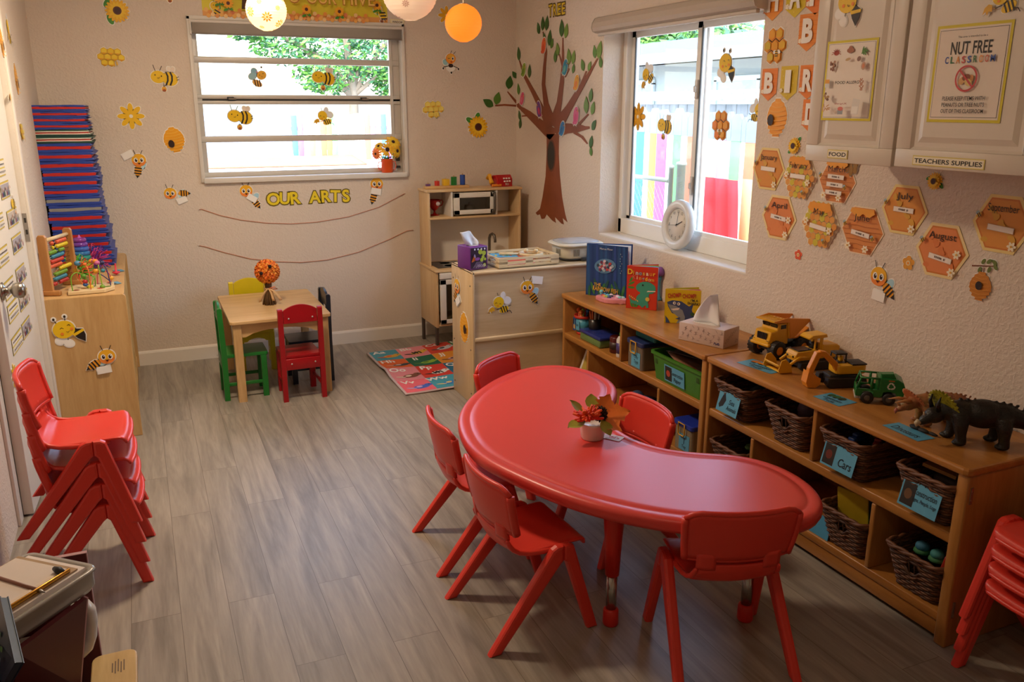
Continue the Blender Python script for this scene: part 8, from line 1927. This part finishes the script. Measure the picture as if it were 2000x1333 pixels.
# ------------------------------------------------------------------ wall clock standing on the sill
cz = W2[2] + .0125 + .126
t = thing('round_clock', 'round white clock standing on the sill of the sliding window', 'clock', (.075, -1.853, cz)); Mt = Matrix.Rotation(.12, 4, 'Y') @ Matrix(((0, 0, -1, 0), (-1, 0, 0, 0), (0, 1, 0, 0), (0, 0, 0, 1)))
WC = plain('e9ecec', rough=.25, trans=.15)
m = MB(); m.lathe([(0, .003), (.082, .003), (.082, .012), (.09, .018), (.112, .022), (.122, .014), (.126, 0), (.122, -.016), (.105, -.02), (0, -.02)], WC, M=Mt, n=48); m.build('case', t)
m = MB(); m.lathe([(0, .006), (.084, .006), (.084, .004), (0, .004)], plain('dcd8cf', rough=.5), M=Mt, n=40)
for h in range(1, 13): a = HALF - (h + .9) * PI / 6; m.text(str(h), .015, plain('5a5652', rough=.5), Mt @ loc(.066 * math.cos(a), .066 * math.sin(a), .0066))
m.build('dial', t)
m = MB(); m.box(-.0016, .0016, -.012, .048, .008, .009, TBK, M=Mt @ rotz(-1.12)); m.box(-.0012, .0012, -.012, .066, .0095, .0102, TBK, M=Mt @ rotz(-.06)); m.box(-.0006, .0006, -.018, .07, .0106, .011, TBK, M=Mt @ rotz(1.72)); m.lathe([(0, .008), (.004, .008), (.004, .0115), (0, .0115)], TBK, M=Mt, n=10); m.build('hands', t)

# ------------------------------------------------------------------ teacher's corner at the lower left
MRN = plain('5a1414', rough=.5, var=.08); MRE = plain('b98a8a', rough=.5)
zt = .545
fa = onz(168, 1077, zt); fy = fa.y
t = thing('maroon_bookcase', 'dark maroon bookcase under the clear paper bin in the lower left corner', 'bookcase', (-2.842, fy, 0))
m = MB(); m.box(0, fa.x + 2.842, -.012, 0, 0, zt, MRN, bev=.001); m.box(fa.x + 2.842, fa.x + 2.844, -.012, 0, 0, zt, MRE); m.box(0, fa.x + 2.844, -.012, 0, zt, zt + .0015, MRE); m.build('side_panel', t)
m = MB(); m.box(0, .01, -.75, -.012, 0, zt, MRN); m.build('back_panel', t)
A_ = onz(162, 1166, zt) - Vector((-2.842, fy, 0)); D_ = onz(22, 1272, zt) - Vector((-2.842, fy, 0)); B_ = onz(149, 1340, .30) - Vector((-2.842, fy, 0)); C_ = onz(20, 1400, .30) - Vector((-2.842, fy, 0))
nn = ((D_ - A_).cross(B_ - A_)).normalized() * .010
def slab(m, Q, off, mt): V = [tuple(q) for q in Q] + [tuple(q + off) for q in Q]; n = len(Q); m.add(V, [tuple(range(n)), tuple(range(n, 2 * n))[::-1]] + [(i, (i + 1) % n, n + (i + 1) % n, n + i) for i in range(n)], mt)
m = MB(); slab(m, [A_, B_, C_, D_], nn, MRN); ex = (A_ - D_).normalized() * .004; slab(m, [A_, A_ + ex, B_ + ex, B_], nn, MRE)
f1, f2 = Vector((B_.x, B_.y, 0)), Vector((C_.x, C_.y, 0)); slab(m, [B_, f1, f2, C_], nn, MRN); m.build('front_panel', t)
m = MB(); m.box(.01, .20, -.32, -.012, .24, .252, MRN); m.box(.01, .18, -.5, -.012, .02, .035, MRN); m.build('shelf', t)
# clear bin with papers
e1 = Vector((-.745, .667, 0)); e2 = Vector((-.667, -.745, 0)); zb = zt + .0025
Cc = onz(190, 1103, .60); bo = Cc
BM = Matrix(((-e1.x, -e2.x, 0, bo.x), (-e1.y, -e2.y, 0, bo.y), (0, 0, 1, zb), (0, 0, 0, 1)))   # local: x from far-left to this corner (0), y from near (neg) to 0
CLR = plain('c9c3b8', rough=.15, trans=.35, var=.02)
t = thing('paper_bin', 'shallow clear plastic bin of papers on the maroon bookcase in the foreground', 'bin', bo, 0); t.location = (bo.x, bo.y, zb)
BL_ = BM.copy(); BL_.translation = (0, 0, 0)
LX, LY = .185, .30
def rrx(ins): return [(x - LX / 2, y - LY / 2) for x, y in rrect(LX / 2 - ins, LY / 2 - ins, .022 if ins < .02 else .012)]
m = MB(BL_); V = []; prof = [(.006, 0), (0, .012), (0, .044), (-.004, .044), (-.002, .049), (.006, .048), (.008, .042), (.012, .004)]; k0 = None
for ins, z in prof: P = rrx(ins); k0 = len(P); V += [(x, y, z) for x, y in P]
F = [tuple(range(k0))[::-1]]
for r in range(len(prof) - 1):
    for i in range(k0): F.append((r * k0 + i, r * k0 + (i + 1) % k0, (r + 1) * k0 + (i + 1) % k0, (r + 1) * k0 + i))
F.append(tuple((len(prof) - 1) * k0 + i for i in range(k0))); m.add(V, F, CLR, True); m.build('bin', t)
def bin_thing(name, build, label, cat, z, group=None):
    m = MB(BL_); build(m); o = m.build(name); o.location = (bo.x, bo.y, z); return tag(o, label, cat, group)
PAP = paper('e0d2c4', .7)
bin_thing('paper_stack', lambda m: m.box(-LX + .016, -.016, -LY + .016, -.016, 0, .046, PAP, bev=.001), 'thick stack of off-white paper in the clear foreground bin', 'paper', zb + .006)
t = thing('clipboard', 'clipboard with gold clip on top of the foreground papers', 'clipboard', (bo.x, bo.y, zb + .0525))
GLD = plain('c8943a', rough=.25, metal=.9)
m = MB(BL_); m.box(-LX + .004, -.022, -LY + .02, -.03, 0, .003, wood('clip_board', 'b99a74', '9c7c56', 'x', rough=.5)); m.build('board', t)
m = MB(BL_); m.box(-LX + .008, -.032, -LY + .03, -.04, .0031, .0045, PAP); m.build('paper_sheet', t)
m = MB(BL_); m.box(-.030, -.024, -.215, -.045, .003, .012, GLD, bev=.002); m.box(-.045, -.028, -.20, -.06, .0046, .0062, plain('d8c8b4', rough=.3, metal=.5)); m.build('clip', t)
for y in (-.06, -.205):
    m = MB(BL_); m.tube([(-.028, y, .008), (-.04, y, .012), (-.055, y + .004, .011)], [.006, .008, .005], TBK, n=8); m.build('clip_lever', t)
p0, p1 = onz(-20, 1124, .606), onz(88, 1158, .606)
t = thing('pencil', 'brown pencil with metal tip lying across the clipboard', 'pencil', p0); dd = p1 - p0
m = MB(); m.tube([(0, 0, 0), tuple(dd * .88)], .0042, plain('8a5a44', rough=.4), n=6); m.build('shaft', t)
m = MB(); m.tube([tuple(dd * .88), tuple(dd * .93), tuple(dd)], [.0044, .0036, .001], NICK, n=8); m.build('tip', t)
# white lidded basket handle, wooden board, blue book
t = thing('white_basket', 'white plastic basket with loop handle pushed into the maroon bookcase', 'basket', (-2.70, fy - .09, .2525))
PW_ = plain('dcd8d0', rough=.18)
hx = [ony(a, b, fy - .09) - Vector((-2.70, fy - .09, .2525)) for a, b in ((150, 1183), (166, 1182), (176, 1192), (179, 1212), (178, 1242), (172, 1262), (160, 1274), (148, 1277))]
m = MB(); m.tube([tuple(q) for q in hx], .0125, PW_, n=12, flat=(1, 1.6)); m.build('handle', t)
m = MB(); bin_mesh(m, .055, .05, .062, .058, .12, PW_); m.tube([(.06, 0, .10), tuple(hx[-1])], .012, PW_); m.tube([(.05, 0, .11), tuple(hx[0])], .012, PW_); m.build('basket_body', t)
bz = .30; q0, q1 = onz(186, 1276, bz), onz(262, 1272, bz)
t = thing('small_wooden_stool', 'small light wooden stool with dark printed mark in the lower left corner', 'stool', (q0 + (q1 - q0) * .5 + Vector((0, -.10, 0))))
t.location.z = 0
m = MB(); m.prism([(x, y) for x, y in rrect((q1 - q0).length / 2 + .004, .10, .022)], .014, wood('stool_wood', 'd8b87a', 'c09a5c', 'y', rough=.35, scale=6), M=loc(0, 0, bz - .014), bev=.003)
for k in range(5): m.box(-.005 + k * .006, -.0025 + k * .006, .02 - .006 * (k % 2), .055 + .006 * (k % 3), bz + .0001, bz + .0005, plain('6a5030', rough=.6))
m.build('seat', t)
for x in (-.025, .025):
    for y in (-.07, .05): m = MB(); m.lathe([(.008, 0), (.009, bz - .014)], wood('stool_wood', 'd8b87a', 'c09a5c', 'y', rough=.35, scale=6), c=(x, y, 0), n=10); m.build('leg', t)
pts = [onz(-30, 1170, .62), onz(2, 1180, .66), onz(29, 1296, .62), onz(0, 1345, .60)]
NB = plain('17304a', rough=.4, var=.2, scale=40)
t = thing('dark_blue_book', 'dark blue patterned book at the extreme lower left edge', 'book', pts[2]); o_ = Vector(pts[2])
Q = [Vector(q) - o_ for q in (onz(0, 1165, .66), onz(29, 1296, .66), onz(4, 1340, .56), onz(-40, 1210, .56))]; nv = (Q[1] - Q[0]).cross(Q[3] - Q[0]).normalized()
m = MB(); slab(m, Q, nv * .0015, NB); slab(m, [q + nv * .0125 for q in Q], nv * .0015, NB); m.build('cover', t)
m = MB(); slab(m, [q * .97 + Q[3] * .01 + nv * .0018 for q in Q], nv * .0105, paper('3a4a58')); m.build('pages', t)
m = MB(); c = sum(Q, Vector()) / 4; sgn = 1 if (CAM - o_).dot(nv) > 0 else -1; off = nv * (.0145 if sgn > 0 else -.0006)
for k, (u, v, c_) in enumerate(((.5, .3, '3a6a5a'), (.62, .5, '8a4a2a'), (.7, .35, '4a7a3a'), (.8, .5, '7a8aa0'), (.4, .6, '2a5a8a'))):
    b = Q[0] + (Q[1] - Q[0]) * u + (Q[3] - Q[0]) * v + off; a1, a2 = (Q[1] - Q[0]).normalized() * .012, (Q[3] - Q[0]).normalized() * .010
    m.add([tuple(b - a1), tuple(b - a2), tuple(b + a1), tuple(b + a2)], [(0, 1, 2, 3)], paper(c_))
m.build('cover_print', t, fix=False)
